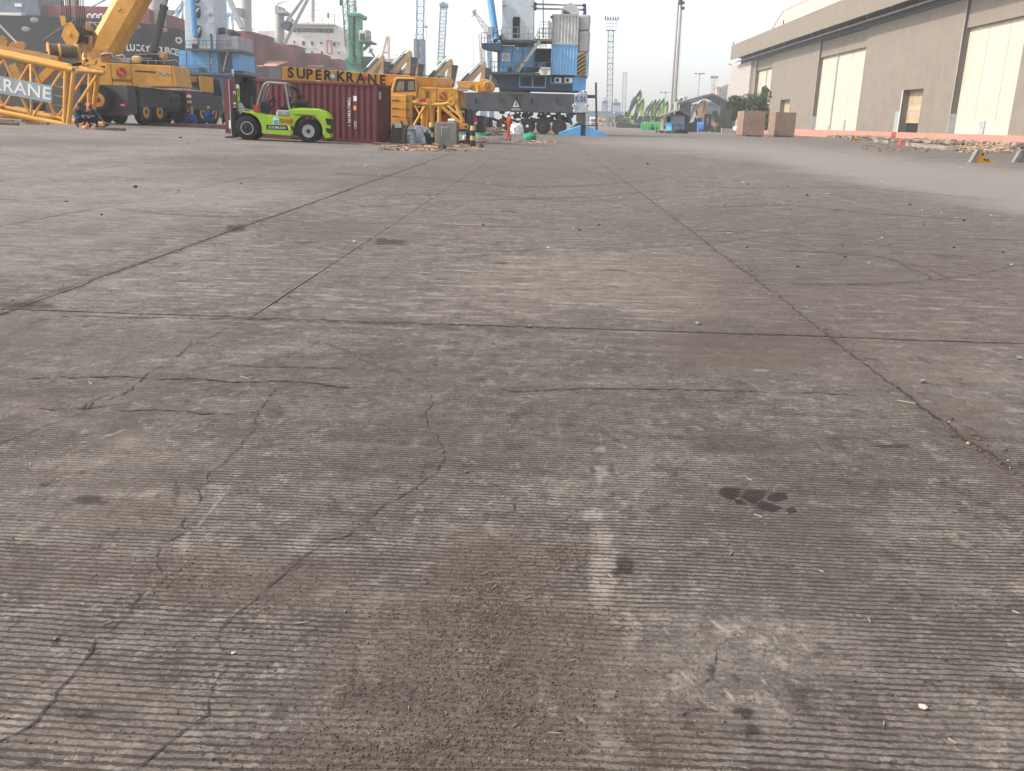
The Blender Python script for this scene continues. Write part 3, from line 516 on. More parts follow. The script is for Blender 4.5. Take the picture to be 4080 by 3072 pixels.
for ch, val, wd, pts in STR:
    if wd >= 29: continue
    P_ = []
    for a, b in zip(pts[:-1], pts[1:]):
        n = max(2, int(math.hypot(b[0]-a[0], b[1]-a[1])/12)); P_ += [(a[0]+(b[0]-a[0])*i/n, a[1]+(b[1]-a[1])*i/n) for i in range(n)]
    P_.append(pts[-1])
    for _ in range(8):   # round the corners
        P_ = [P_[0]]+[((P_[i-1][0]+2*P_[i][0]+P_[i+1][0])/4, (P_[i-1][1]+2*P_[i][1]+P_[i+1][1])/4) for i in range(1, len(P_)-1)]+[P_[-1]]
    vs, ed, N, z = [], [], len(P_), lift()
    for i, (x, y) in enumerate(P_):
        a, b = P_[max(0, i-1)], P_[min(N-1, i+1)]; dx, dy = b[0]-a[0], b[1]-a[1]; l = math.hypot(dx, dy) or 1; w_ = wd*.75*random.uniform(.8, 1.2)
        e = min(1, i/4, (N-1-i)/4)
        for o_, q in ((-1, 0), (0, 1), (1, 0)):
            g = G(x-dy/l*w_*o_, y+dx/l*w_*o_); vs.append((g.x, g.y, g.z+z)); ed.append(q*e*((.55+.5*val) if ch != 'dark' else .6))
    edge_mesh('chalk_mark' if ch == 'white' else 'sand_drift' if ch == 'sand' else ('tyre_mark' if wd < 11 and y < 1300 else 'tar_mark'), vs, [(i*3+k, i*3+k+1, i*3+k+4, i*3+k+3) for i in range(N-1) for k in (0, 1)], ed, CHALKM if ch == 'white' else SANDM if ch == 'sand' else (TYREM if y < 1300 else TARM))
def blot(pts, val, m=None, name='tar_stain'):
    cx, cy = sum(p[0] for p in pts)/len(pts), sum(p[1] for p in pts)/len(pts); z = lift(); vs, ed = [], []
    for f, e in ((0, 1), (.7, 1), (1.0, .55), (1.12, 0)):
        for x, y in (pts if f else [(cx, cy)]): g = G(cx+(x-cx)*f, cy+(y-cy)*f); vs.append((g.x, g.y, g.z+z)); ed.append(e*(.3+.8*val))
    n = len(pts); fs = [(0, 1+i, 1+(i+1) % n) for i in range(n)]
    for r in range(2): fs += [(1+r*n+i, 1+(r+1)*n+i, 1+(r+1)*n+(i+1) % n, 1+r*n+(i+1) % n) for i in range(n)]
    edge_mesh(name, vs, fs, ed, m or TARM)
for ch, val, (cx, cy), (rx, ry) in ELL:
    if ch != 'tar' or (2880 < cx < 3200 and 1960 < cy < 2050): continue
    ph = [random.uniform(0, 6.28) for _ in range(5)]
    blot([(cx+rx*1.0*math.cos(a)*(1+.42*sum(math.sin(k*a+ph[k])/(k*.5+.6) for k in range(1, 5))), cy+ry*1.0*math.sin(a)*(1+.42*sum(math.sin(k*a+ph[k])/(k*.5+.6) for k in range(1, 5)))) for a in [i*2*math.pi/22 for i in range(22)]], val)
for q in (((285, 1125), (320, 1100), (425, 1105), (418, 1135), (400, 1162), (360, 1178), (300, 1150)), ((418, 1160), (470, 1118), (580, 1122), (572, 1150), (552, 1175), (500, 1205), (445, 1175)), ((385, 1178), (430, 1172), (462, 1205), (400, 1202)), ((525, 1208), (562, 1184), (620, 1200), (690, 1228), (640, 1252), (560, 1242)), ((600, 1150), (650, 1135), (705, 1133), (722, 1170), (645, 1192), (592, 1177)), ((705, 1240), (760, 1225), (780, 1250), (730, 1268))):
    blot(Z6(*q), 1.2, TAR2)
# ------------------------------------------------------------------ shared materials
YEL = mat('crane_yellow', '#cb9136', .5, var=.1, grime=.3, streak=.18, grimecol='#6b4a22')
YELD = mat('crane_yellow_dusty', '#b5884a', .65, var=.14, grime=.45, grimecol='#6e5232')
DGREY = mat('chassis_grey', '#3c3f45', .6, var=.14, grime=.35, streak=.12, grimecol='#6a6259')
BLACK = mat('black_rubber', '#191919', .85, var=.2, grime=.35, grimecol='#4a433c')
BLK = mat('black_paint', '#1d1e20', .55, var=.15, grime=.25, grimecol='#504840')
STEEL = mat('bright_steel', '#9a9c9e', .35, metal=.7, var=.1, grime=.2)
GREY = mat('grey_paint', '#8d8d88', .55, var=.1, grime=.3, streak=.1)
WHITE = mat('white_paint', '#d6d4cc', .6, var=.06, grime=.15)
LETW = mat('white_lettering', '#dcdad2', .7, var=.04, grime=.1)
LETD = mat('dark_lettering', '#2a2620', .7, var=.05, grime=.1)
RED = mat('red_paint', '#a3262a', .55, var=.1, grime=.2)
LIME = mat('lime_paint', '#9abf22', .5, var=.08, grime=.3, streak=.14, spec=.5, grimecol='#5c6a2c')
GLASS = mat('dark_glass', '#171d22', .12, var=.1, grime=.1, spec=.6)
WOOD = mat('raw_wood', '#a38a72', .85, var=.22, grime=.4, grimecol='#6b4f37')
OLDW = mat('old_wood', '#7b6450', .9, var=.25, grime=.4)
PLY = mat('plywood', '#86705e', .85, var=.16, grime=.35, streak=.2, scale=.6, grimecol='#6d4736')
BLUE = mat('harbour_blue', '#5598c8', .55, var=.1, grime=.3, streak=.25, grimecol='#2b4152')
DBLUE = mat('sooty_blue', '#25445c', .65, var=.18, grime=.5, streak=.35, grimecol='#1a2328')
PALE = mat('pale_grey_blue', '#b9c1c5', .6, var=.07, grime=.22, streak=.22, grimecol='#5d6468')
GREENT = mat('green_sheet', '#1e8a63', .75, var=.2, grime=.2, scale=2)
def wheel(name, parent, c, R, wd, rimm, hubm, axis=(0, -1, 0), rimr=.56, dish=.05, tread=True, n=28):
    """tyre > rim > hub; c = centre, axis points out of the visible side"""
    ax = Vector(axis); c = Vector(c)
    t = MB().lathe([(R*rimr, -wd/2), (R*.8, -wd/2), (R*.96, -wd*.42), (R, -wd*.3), (R, wd*.3), (R*.96, wd*.42), (R*.8, wd/2), (R*rimr, wd/2)], c, ax, n, closed=True)
    if tread:
        u, v = basis(ax)
        for i in range(n):
            a = 2*math.pi*i/n; d = u*math.cos(a)+v*math.sin(a); tt = ax.cross(d)
            p = c + d*R*1.0; t.bar(p-ax*wd*.4+tt*.02, p+ax*wd*.4-tt*.02, R*.09, R*.05)
    w = t.build(name, BLACK, parent, smooth=True)
    r = MB().lathe([(R*rimr*.99, wd/2+.005), (R*rimr*.97, wd/2-.02), (R*rimr*.80, wd/2-.03), (R*rimr*.74, wd/2-dish*2), (R*.22, wd/2-dish*2), (R*.22, wd/2-dish*.2), (0, wd/2-dish*.2)], c, ax, 20).build('rim', rimm, w, smooth=True)
    h = MB().lathe([(R*.2, wd/2-dish*.19), (R*.19, wd/2+.03), (R*.1, wd/2+.05), (0, wd/2+.05)], c, ax, 12)
    u, v = basis(ax)
    for i in range(8):
        a = 2*math.pi*i/8; p = c+(u*math.cos(a)+v*math.sin(a))*R*.33+ax*(wd/2-dish*2); h.tube(p, p+ax*.04, R*.035, n=6)
    h.build('hub', hubm, w)
    return w
def logo_s(parent, loc, r, rot=(math.pi/2, 0, 0), bgm=None):
    """red disc with a sweeping S cut through it"""
    d = MB().lathe([(r, 0), (r, .008), (0, .008)], (0, 0, 0), (0, 0, 1), 32); o = d.build('round_emblem', RED, parent); o.location = loc; o.rotation_euler = rot
    s = MB(); pts = []
    for i in range(25):
        t = i/24; x = r*.72*math.sin(t*2*math.pi)*(-1)*.62; y = r*(1-2*t)*.86; pts.append((x+r*.1*(1-2*t)*-1, y))
    L = []
    for i, (x, y) in enumerate(pts):
        a, b = pts[max(0, i-1)], pts[min(24, i+1)]; dx, dy = b[0]-a[0], b[1]-a[1]; l = math.hypot(dx, dy) or 1; wd = r*(.05+.11*math.sin(math.pi*i/24)); L.append((x-dy/l*wd, y+dx/l*wd, x+dy/l*wd, y-dx/l*wd))
    s.add([(a, b, .0105) for a, b, _, _ in L]+[(c_, d_, .0105) for _, _, c_, d_ in L], [(i, 25+i, 26+i, i+1) for i in range(24)])
    q = s.build('emblem_stroke', bgm or YEL, o)
    return o
# ------------------------------------------------------------------ people
SKIN = mat('skin', '#7a5039', .6, var=.06, grime=0)
SHOE = mat('black_boot', '#1b1a19', .7, var=.1, grime=.3)
def figure(parent, J, cloth, scale=1.0, trouser=None, gloves=None):
    """one skinned body from joints J (metres, local); returns the body object"""
    names = [n for n in J if n != 'face']; vid = {n: i for i, n in enumerate(names)}
    verts = [Vector(J[n]) for n in names]
    edges = [('pelvis', 'waist'), ('waist', 'chest'), ('chest', 'neck'), ('neck', 'head'), ('head', 'crown')]
    rad = {'pelvis': .155, 'waist': .135, 'chest': .16, 'neck': .058, 'head': .088, 'crown': .085}
    for s in 'lr':
        edges += [('chest', 'sh_'+s), ('sh_'+s, 'el_'+s), ('el_'+s, 'wr_'+s), ('wr_'+s, 'ha_'+s), ('pelvis', 'hip_'+s), ('hip_'+s, 'kn_'+s), ('kn_'+s, 'an_'+s), ('an_'+s, 'toe_'+s)]
        rad.update({'sh_'+s: .075, 'el_'+s: .052, 'wr_'+s: .034, 'ha_'+s: .032, 'hip_'+s: .105, 'kn_'+s: .072, 'an_'+s: .05, 'toe_'+s: .042})
    E = [(vid[a], vid[b]) for a, b in edges]; R = [rad[n] for n in names]
    for s in 'lr':   # fingers
        w_, h_ = Vector(J['wr_'+s]), Vector(J['ha_'+s]); d = (h_-w_).normalized(); u, v = basis(d)
        for k, (sp, ln) in enumerate(((-.034, .07), (-.012, .085), (.011, .078), (.033, .06))):
            a = h_+u*sp+d*.02; b = a+d*ln*.5-v*.008; c = b+d*ln*.45-v*.03
            for p, q in ((vid['ha_'+s], a), (None, b), (None, c)):
                verts.append(q); R.append(.0095); E.append((p if p is not None else len(verts)-2, len(verts)-1))
        a = h_-d*.03+u*.045; b = a+d*.04+u*.02-v*.01
        verts.append(a); R.append(.012); E.append((vid['wr_'+s], len(verts)-1)); verts.append(b); R.append(.0105); E.append((len(verts)-2, len(verts)-1))
    me = bpy.data.meshes.new('person_body'); me.from_pydata([tuple(v*scale) for v in verts], E, []); me.update()
    o = bpy.data.objects.new('person_body', me); COL.objects.link(o)
    md = o.modifiers.new('skin', 'SKIN'); sd = me.skin_vertices[0].data
    for i, r in enumerate(R): sd[i].radius = (r*scale, r*scale)
    sd[0].use_root = True
    sub = o.modifiers.new('sub', 'SUBSURF'); sub.levels = 1; sub.render_levels = 1
    dg = bpy.context.evaluated_depsgraph_get(); m2 = bpy.data.meshes.new_from_object(o.evaluated_get(dg))
    bpy.data.objects.remove(o); bpy.data.meshes.remove(me)
    m2.materials.clear()
    for m in (cloth, SKIN, SHOE, trouser or cloth, gloves or SKIN): m2.materials.append(m)
    P = {n: Vector(J[n])*scale for n in names}
    def seg(p, a, b):
        t = max(0, min(1, (p-a).dot(b-a)/max(1e-9, (b-a).length_squared))); return (p-a.lerp(b, t)).length
    for f in m2.polygons:
        c = f.center; best, mi = 1e9, 0
        tests = [(seg(c, P['neck'], P['crown'])-.02, 1), (seg(c, P['chest'], P['pelvis'])-.1, 0)]
        for s in 'lr':
            tests += [(seg(c, P['sh_'+s], P['wr_'+s]), 0), (seg(c, P['wr_'+s].lerp(P['ha_'+s], .35), P['ha_'+s]+(P['ha_'+s]-P['wr_'+s])), 4), (seg(c, P['hip_'+s], P['an_'+s]), 3), (seg(c, P['an_'+s].lerp(P['toe_'+s], .2), P['toe_'+s])-.01, 2)]
        for d, k in tests:
            if d < best: best, mi = d, k
        f.material_index = mi; f.use_smooth = True
    m2.name = 'person_body'
    b = bpy.data.objects.new('body', m2); COL.objects.link(b); b.parent = parent
    # face: brow, nose, mouth, eyes and ears
    hd = P['head']; fwd = (Vector(J.get('face', (0, -1, 0)))).normalized(); sd_ = fwd.cross(Z3).normalized(); r = .088*scale
    fm = MB(); fm.ball(tuple(hd+fwd*r*1.05-Z3*.008), (.013, .013, .022), 6, 4)
    for k in (-1, 1): fm.ball(tuple(hd+sd_*k*r*1.0), (.012, .018, .028), 6, 4)
    fm.build('face', SKIN, b, smooth=True)
    em = MB()
    for k in (-1, 1): em.ball(tuple(hd+fwd*r*.93+sd_*k*.032+Z3*.022), .011, 6, 4)
    em.ball(tuple(hd+fwd*r*.93-Z3*.045), (.022, .012, .006), 6, 4); em.build('eyes', SHOE, b)
    return b
def helmet(parent, c, fwd, m, r=.125):
    fwd = Vector(fwd).normalized(); c = Vector(c); mb = MB(); vs = []
    prof = [(r*1.18, -.005), (r*1.2, .006), (r*1.02, .012), (r*.98, .05), (r*.82, .1), (r*.5, .135), (r*.15, .15), (0, .15)]
    mb.lathe(prof, c, (0, 0, 1), 16)
    mb.add([tuple(c+fwd*r*1.05+fwd.cross(Z3)*.09), tuple(c+fwd*r*1.05-fwd.cross(Z3)*.09), tuple(c+fwd*r*1.65-fwd.cross(Z3)*.05-Z3*.015), tuple(c+fwd*r*1.65+fwd.cross(Z3)*.05-Z3*.015)], [(0, 1, 2, 3)])
    mb.bar(c+Z3*.145-fwd*.09, c+Z3*.145+fwd*.09, .03, .02)
    return mb.build('hard_hat', m, parent, smooth=True)
SQUAT = {'pelvis': (0, .12, .30), 'waist': (0, .10, .45), 'chest': (0, .0, .68), 'neck': (0, -.07, .82), 'head': (0, -.13, .93), 'crown': (0, -.13, 1.02),
 'sh_l': (.19, -.02, .72), 'el_l': (.30, -.24, .55), 'wr_l': (.20, -.42, .48), 'ha_l': (.15, -.48, .46), 'sh_r': (-.19, -.02, .72), 'el_r': (-.28, -.26, .56), 'wr_r': (-.16, -.42, .48), 'ha_r': (-.1, -.47, .45),
 'hip_l': (.11, .08, .30), 'kn_l': (.2, -.30, .50), 'an_l': (.17, .02, .09), 'toe_l': (.19, -.17, .04), 'hip_r': (-.11, .08, .30), 'kn_r': (-.2, -.30, .50), 'an_r': (-.17, .02, .09), 'toe_r': (-.19, -.17, .04), 'face': (0, -1, -.2)}
REACH = dict(SQUAT, el_l=(.45, -.18, .55), wr_l=(.62, -.25, .36), ha_l=(.68, -.28, .31))
STAND = {'pelvis': (0, 0, .93), 'waist': (0, .0, 1.08), 'chest': (0, .01, 1.32), 'neck': (0, -.01, 1.47), 'head': (0, -.04, 1.6), 'crown': (0, -.04, 1.68),
 'sh_l': (.2, .02, 1.38), 'el_l': (.25, -.02, 1.1), 'wr_l': (.16, -.22, 1.08), 'ha_l': (.12, -.29, 1.08), 'sh_r': (-.2, .02, 1.38), 'el_r': (-.27, .0, 1.1), 'wr_r': (-.17, -.2, 1.02), 'ha_r': (-.12, -.26, 1.0),
 'hip_l': (.1, 0, .9), 'kn_l': (.12, -.08, .5), 'an_l': (.13, -.1, .09), 'toe_l': (.15, -.26, .04), 'hip_r': (-.1, 0, .9), 'kn_r': (-.11, .03, .5), 'an_r': (-.12, .16, .1), 'toe_r': (-.13, .02, .04), 'face': (0, -1, -.05)}
def person(label, J, loc, rz, cloth, hat=None, trouser=None, vest=None, group=None, sc=1.0, stripe=None, gloves=None):
    t = thing('person', label, 'person', loc, rz, group); b = figure(t, J, cloth, sc, trouser, gloves)
    f = Vector(J['face'])
    if hat: helmet(t, Vector(J['head'])*sc+Z3*.045, (f.x, f.y, 0), hat)
    else: MB().ball(tuple(Vector(J['head'])*sc+Z3*.035+Vector((0, .015, 0))), (.1, .105, .085), 12, 6).build('hair', SHOE, t, smooth=True)
    if stripe:
        mb = MB(); c, p = Vector(J['chest'])*sc, Vector(J['waist'])*sc
        mb.lathe([(.168, -.012), (.17, 0), (.168, .012)], c.lerp(p, .45), (c-p), 14)
        for s in 'lr':
            a, e = Vector(J['el_'+s]), Vector(J['wr_'+s]); mb.lathe([(.056, -.012), (.056, .012)], a.lerp(e, .4), (e-a), 10)
        mb.build('reflective_bands', stripe, t)
    return t
NAVY = mat('navy_coverall', '#18263f', .85, var=.2, grime=.2, scale=6); ROYAL = mat('blue_coverall', '#244f92', .85, var=.18, grime=.15, scale=6)
HIVIS = mat('orange_coverall', '#d6502a', .8, var=.12, grime=.15, scale=6, grimecol='#7a3a28'); BAND = mat('reflective_band', '#8f9488', .5, var=.05, grime=.1)
# ------------------------------------------------------------------ forklift
def forklift():
    base = (G(950, 551)+G(1230, 567))/2; Yc = 39.2
    p = G(1119, 561); fl = thing('forklift', 'lime green forklift with black mast parked in front of the maroon container', 'forklift', (p.x, p.y, p.z), math.radians(-4))
    fl.rotation_euler = (0, math.radians(1.1), math.radians(9)); fl.scale = (.91, .91, .93)
    def arc(cx, cz, r, a0, a1, n): return [(cx+r*math.cos(math.radians(a0+(a1-a0)*i/n)), cz+r*math.sin(math.radians(a0+(a1-a0)*i/n))) for i in range(n+1)]
    chassis = [(-1.42, 1.17), (-1.52, 1.23), (-1.1, 1.24), (-.78, 1.13), (.60, 1.08), (.60, .27), (-.70, .31)] + arc(-1.36, .52, .65, -12, 92, 9)
    body = MB().prism(chassis, -.98, .98).build('chassis', LIME, fl, bevel=.02)
    cw = [(.50, 1.10), (.55, 1.42), (1.9, 1.46), (2.16, 1.38), (2.36, 1.18), (2.40, .9), (2.38, .26), (2.14, .22), (2.03, .42)] + arc(1.38, .53, .66, 8, 168, 10) + [(.66, .30), (.62, .26)]
    c = MB().prism(cw, -.96, .96).build('counterweight', LIME, fl, bevel=.03)
    mb = MB()
    for s in (-1, 1):
        y = s*.962
        mb.prism([(2.12, 1.12), (2.385, 1.06), (2.385, .8), (2.22, .92)], y, y-s*.3) if False else None
    for z0, z1 in ((.78, 1.1), (.42, .68)):
        mb.prism([(2.16, z1), (2.405, z1-.03), (2.405, z0), (2.22, z0+.05)], -.75, -.972)
    mb.box(2.395, 2.415, -.5, .5, .45, 1.05).build('vent_recess', BLK, c)
    MB().prism([(.62, 1.43), (1.0, 1.5), (1.7, 1.5), (2.0, 1.45)], -.7, .7).build('hood', LIME, fl)
    MB().rbox(-.02, .58, -.99, .99, 1.085, 1.36, .05).build('seat_box', GREY, fl)
    text('lettering', '100', .11, LETW, fl, (.28, -.997, 1.17))
    MB().box(-.5, .5, -.995, -.982, .50, .70).build('stripe_panel', BLK, fl)
    text('lettering', 'ZOOMLION', .1, LETW, fl, (-.02, -.998, .55), bold=.01)
    mb = MB(); mb.prism([(.44, .70), (.50, .70), (.57, .50), (.51, .50)], -.998, -.985); mb.build('stripe', LETW, fl)
    mb = MB(); mb.prism([(.6, .70), (.70, .70), (.745, .48), (.66, .48)], -.998, -.985); mb.build('stripe', BLK, fl)
    MB().box(-.18, .06, -.998, -.983, .74, 1.04).build('sticker', mat('sticker_white', '#c9d3d6', .5), fl)
    MB().box(-.155, .035, -1.002, -.997, .755, .92).build('sticker', mat('sticker_blue', '#3c9fd2', .5), fl)
    MB().box(.17, .64, -.998, -.983, .74, 1.03).build('number_plate', mat('plate_orange', '#d8921f', .5), fl)
    text('lettering', 'FLD-10-07', .17, LETD, fl, (.405, -1.0, .80), sx=.5, bold=.012)
    text('lettering', 'PT.SUPERKRANE', .075, LETD, fl, (.98, -.966, 1.15), sx=.62)
    text('lettering', 'P:021-4413456', .08, LETD, fl, (1.5, -.966, 1.13), sx=.62)
    # wheels: front pair with dark centres, rear pair with grey rims
    for s in (-1, 1):
        wheel('wheel', fl, (-1.36, s*.82, .52), .52, .40, BLK, BLK, (0, s, 0), .56, .09)
        wheel('wheel', fl, (1.38, s*.8, .50), .50, .32, mat('rim_grey', '#a3a39d', .5), BLK, (0, s, 0), .58, .03)
        MB().lathe([(.245, .03), (.285, .03), (.285, .055), (.245, .055)], (-1.36, s*.99, .52), (0, s, 0), 24, closed=True).build('rim_ring', mat('rim_grey', '#a3a39d'), fl)
    # mast
    for s in (-1, 1):
        MB().box(-1.86, -1.66, s*.62-.06, s*.62+.06, .12, 2.66).build('mast_rail', BLK, fl)
        MB().box(-1.63, -1.5, s*.56-.05, s*.56+.05, .2, 2.60).build('mast_rail', BLK, fl)
        MB().tube((-1.36, s*.48, .3), (-1.36, s*.48, 2.3), .075, n=10).build('lift_cylinder', BLK, fl)
        MB().tube((-1.28, s*.36, .3), (-1.28, s*.36, 1.9), .05, n=10).build('lift_cylinder', DGREY, fl)
        MB().tube((-1.45, s*.66, 1.32), (-.9, s*.66, 1.22), .045, n=10).build('tilt_cylinder', STEEL, fl)
        MB().bar((-2.05, s*.45, .08), (-2.45, s*.45, .07), .16, .06).build('fork', BLK, fl)
    MB().box(-1.9, -1.12, -.72, .72, 2.66, 2.78).build('mast_crosshead', BLK, fl); MB().prism([(-1.86, 2.655), (-1.86, 2.45), (-1.62, 2.45), (-1.5, 2.655)], -.73, .73).build('mast_crossbar', BLK, fl)
    for z in (.5, 1.4): MB().box(-1.84, -1.68, -.56, .56, z, z+.11).build('mast_crossbar', BLK, fl)
    MB().box(-1.42, -1.1, -.3, .3, 1.95, 2.6).build('chain_cover', BLK, fl)
    MB().box(-2.08, -1.9, -.8, .8, .1, 1.15).build('fork_carriage', BLK, fl)
    mb = MB()
    for i in range(7): mb.bar((-2.0, -.75+i*.25, 1.1), (-2.0, -.75+i*.25, 1.35), .05)
    mb.bar((-2.0, -.8, 1.35), (-2.0, .8, 1.35), .05); mb.build('load_backrest', BLK, fl)
    text('lettering', 'ZOOMLION', .13, mat('lime_lettering', '#a5c83a', .6), fl, (-1.80, -.684, 1.75), rot=(math.pi/2, math.pi/2, 0), bold=.008)
    MB().box(-1.83, -1.7, -.688, -.68, 2.2, 2.36).build('sticker', LETW, fl)
    MB().prism([(-1.74, 1.58), (-1.6, 1.6), (-1.42, 1.3), (-1.5, 1.22), (-1.7, 1.1)], -.80, -.70).build('mast_bracket', GREY, fl)
    MB().box(-1.06, -.86, -.9, -.74, 1.2, 1.52).build('lamp_box', mat('lamp_orange', '#a8402a', .5), fl)
    # overhead guard
    for s in (-1, 1):
        MB().path([(-.92, s*.62, 1.5), (-.88, s*.62, 1.72), (-.66, s*.6, 2.32), (-.55, s*.6, 2.46), (-.38, s*.6, 2.52), (.45, s*.6, 2.5)], .048, 8).build('guard_post', GREY, fl, smooth=True)
        MB().bar((.34, s*.62, 2.5), (.52, s*.62, 1.4), .17, .09).build('guard_post', GREY, fl)
    mb = MB()
    for i in range(8): mb.bar((-.5+i*.13, -.6, 2.5), (-.5+i*.13, .6, 2.5), .035)
    mb.box(.3, .5, -.62, .62, 2.44, 2.52); mb.build('guard_grille', GREY, fl)
    # driver's place
    mb = MB(); mb.rbox(.02, .5, -.3, .3, 1.4, 1.52, .04); mb.build('seat', BLK, fl)
    m2 = Matrix.Translation((.42, 0, 1.72)) @ Matrix.Rotation(.15, 4, 'Y'); MB().xbox(m2, .14, .56, .5).build('seat_back', BLK, fl, bevel=.05)
    mb = MB(); mb.prism([(-.85, 1.2), (-.5, 1.2), (-.4, 1.5), (-.66, 1.72), (-.82, 1.6)], -.4, .4); mb.build('dashboard', BLK, fl)
    mb = MB(); mb.lathe([(.17, -.015), (.2, -.015), (.2, .015), (.17, .015)], (-.36, .0, 1.78), (-.55, 0, .8), 18, closed=True); mb.tube((-.36, 0, 1.78), (-.55, 0, 1.5), .03); mb.build('steering_wheel', BLK, fl)
    mb = MB()
    for i, a in enumerate((-.35, -.22, -.1)): mb.tube((-.3+.05*i, a, 1.5), (-.22+.04*i, a, 1.75), .014, n=6); mb.ball((-.22+.04*i, a, 1.77), .03, 6, 4)
    mb.build('lever', BLK, fl)
    MB().path([(-.5, -.5, 1.7), (-.5, -.52, 2.05), (-.38, -.54, 2.3)], .02).build('mirror_arm', GREY, fl); MB().xbox(Matrix.Translation((-.42, -.55, 2.1)) @ Matrix.Rotation(.25, 4, 'Y'), .03, .12, .35).build('mirror', GREY, fl)
    # exhaust and air filter
    MB().path([(.6, -.5, 1.1), (.54, -.52, 1.45), (.62, -.5, 1.62), (.8, -.45, 1.62), (1.0, -.4, 1.62)], .07, 8).build('intake_pipe', BLK, fl, smooth=True)
    mb = MB(); mb.lathe([(.17, -.3), (.19, -.26), (.19, .26), (.17, .3)], (1.02, -.36, 1.68), (1, 0, 0), 16); mb.box(.95, 1.2, -.5, -.2, 1.44, 1.62); mb.build('air_filter', BLK, fl, smooth=True)
    MB().lathe([(.07, 0), (.07, .1), (.13, .12), (.13, .24), (.06, .28)], (.92, -.36, 1.84), (0, 0, 1), 14).build('filter_cap', BLK, fl, smooth=True)
    MB().path([(.86, .3, 1.5), (.86, .3, 2.1), (.84, .3, 2.2), (.6, .2, 2.42)], .09, 8).build('exhaust_pipe', BLK, fl, smooth=True)
    return fl
forklift()
# ------------------------------------------------------------------ maroon container
MAR = mat('container_maroon', '#5e292d', .55, var=.12, grime=.3, streak=.3, scale=.8, grimecol='#3c2524')
def container():
    p = G(1500, 573); rz = math.radians(-5.5)
    ct = thing('shipping_container', 'maroon corrugated shipping container behind the lime forklift, one door swung open', 'container', p, rz)
    ct.rotation_euler = (0, math.radians(1.15), rz)
    Lx, Wd, H = 5.95, 2.44, 2.59
    MB().corr((-Lx+.12, 0.035, .16), (1, 0, 0), Lx-.24, H-.28, (0, -1, 0), .29, .045).build('side_wall', MAR, ct)
    MB().corr((-.035, .12, .16), (0, 1, 0), Wd-.24, H-.28, (1, 0, 0), .165, .04).build('end_wall', MAR, ct)
    MB().corr((-.12, Wd-.035, .16), (-1, 0, 0), Lx-.24, H-.28, (0, 1, 0), .29, .045).build('side_wall', MAR, ct)
    MB().box(-Lx+.05, -.05, .06, Wd-.06, H-.06, H-.03).build('roof', MAR, ct)
    MB().box(-Lx+.05, -.05, .06, Wd-.06, .12, .16).build('floor', OLDW, ct)
    for x in (-Lx+.06, -.06):
        for y in (.06, Wd-.06): MB().box(x-.06, x+.06, y-.06, y+.06, .11, H-.11).build('corner_post', MAR, ct)
        for y in (.08, Wd-.08):
            for z in (.055, H-.055): 
                m = MB().box(x-.085, x+.085, y-.085, y+.085, z-.056, z+.056); m.build('corner_casting', BLK, ct)
    for y in (.03, Wd-.03):
        MB().box(-Lx+.145, -.145, y-.03, y+.03, H-.12, H-.02).build('top_rail', MAR, ct)
        b = MB(); b.box(-Lx+.145, -4.0, y-.03, y+.03, .02, .165); b.box(-3.65, -2.3, y-.03, y+.03, .02, .165); b.box(-1.95, -.145, y-.03, y+.03, .02, .165); b.build('bottom_rail', MAR, ct)
    for z0, z1 in ((.02, .16), (H-.12, H-.02)): MB().box(-.06, 0, .165, Wd-.165, z0, z1).build('end_rail', MAR, ct)
    # door, opened along the camera side
    d = MB(); d.box(-Lx-1.2, -Lx-.02, -.06, -.01, .12, H-.12); d.box(-Lx-1.18, -Lx-.04, -.075, -.06, .3, .36); d.box(-Lx-1.18, -Lx-.04, -.075, -.06, 1.2, 1.26); d.box(-Lx-1.18, -Lx-.04, -.075, -.06, 2.2, 2.26)
    door = d.build('door', MAR, ct); door.rotation_euler = (0, 0, 0)
    for x in (-Lx-.9, -Lx-.35): MB().tube((x, -.1, .1), (x, -.1, H-.1), .022, n=8).build('locking_bar', mat('galvanised', '#a6a6a0', .5, metal=.4), door)
    MB().bar((-Lx-.9, -.11, 1.0), (-Lx-.55, -.11, 1.02), .03).build('door_handle', GREY, door)
    for s, z in (('TEMU', 1.86), ('MAX WT', 1.42), ('TARE WT', 1.24), ('PAYLOAD', 1.06), ('CU CAP', .88)):
        text('lettering', s, .12 if z > 1.5 else .085, LETW, door, (-Lx-.75, -.08, z), align='LEFT', bold=.008, sx=.9)
    MB().box(-Lx-1.0, -Lx-.9, -.09, -.075, .35, .72).build('sticker', LETW, door)
    # markings on the long side and the end
    text('lettering', 'TEMU 338195 1', .125, LETW, ct, (-1.33, .012, 1.95), rot=(math.pi/2, math.pi/2, 0), align='LEFT', bold=.006, spacing=1.05)
    text('lettering', '22G1', .11, LETW, ct, (-1.04, .012, .95), rot=(math.pi/2, math.pi/2, 0), align='LEFT')
    MB().box(-1.07, -.92, .018, .028, 1.80, 2.02).build('sticker', LETW, ct); MB().box(-1.07, -.94, .018, .028, 1.42, 1.6).build('sticker', mat('sticker_yellow', '#d0a53c', .6), ct)
    text('lettering', '10', .34, LETW, ct, (.006, .32, 1.92), rot=(math.pi/2, 0, math.pi/2), align='LEFT', bold=.012, sx=.7)
    text('lettering', 'IG', .2, LETW, ct, (-Lx+1.5, .012, .62), bold=.01); text('lettering', 'D', .22, LETW, ct, (-Lx+1.35, .012, .95), bold=.01); text('lettering', 'EY', .18, LETW, ct, (-Lx+1.42, .012, .35), bold=.01)
    return ct
container()
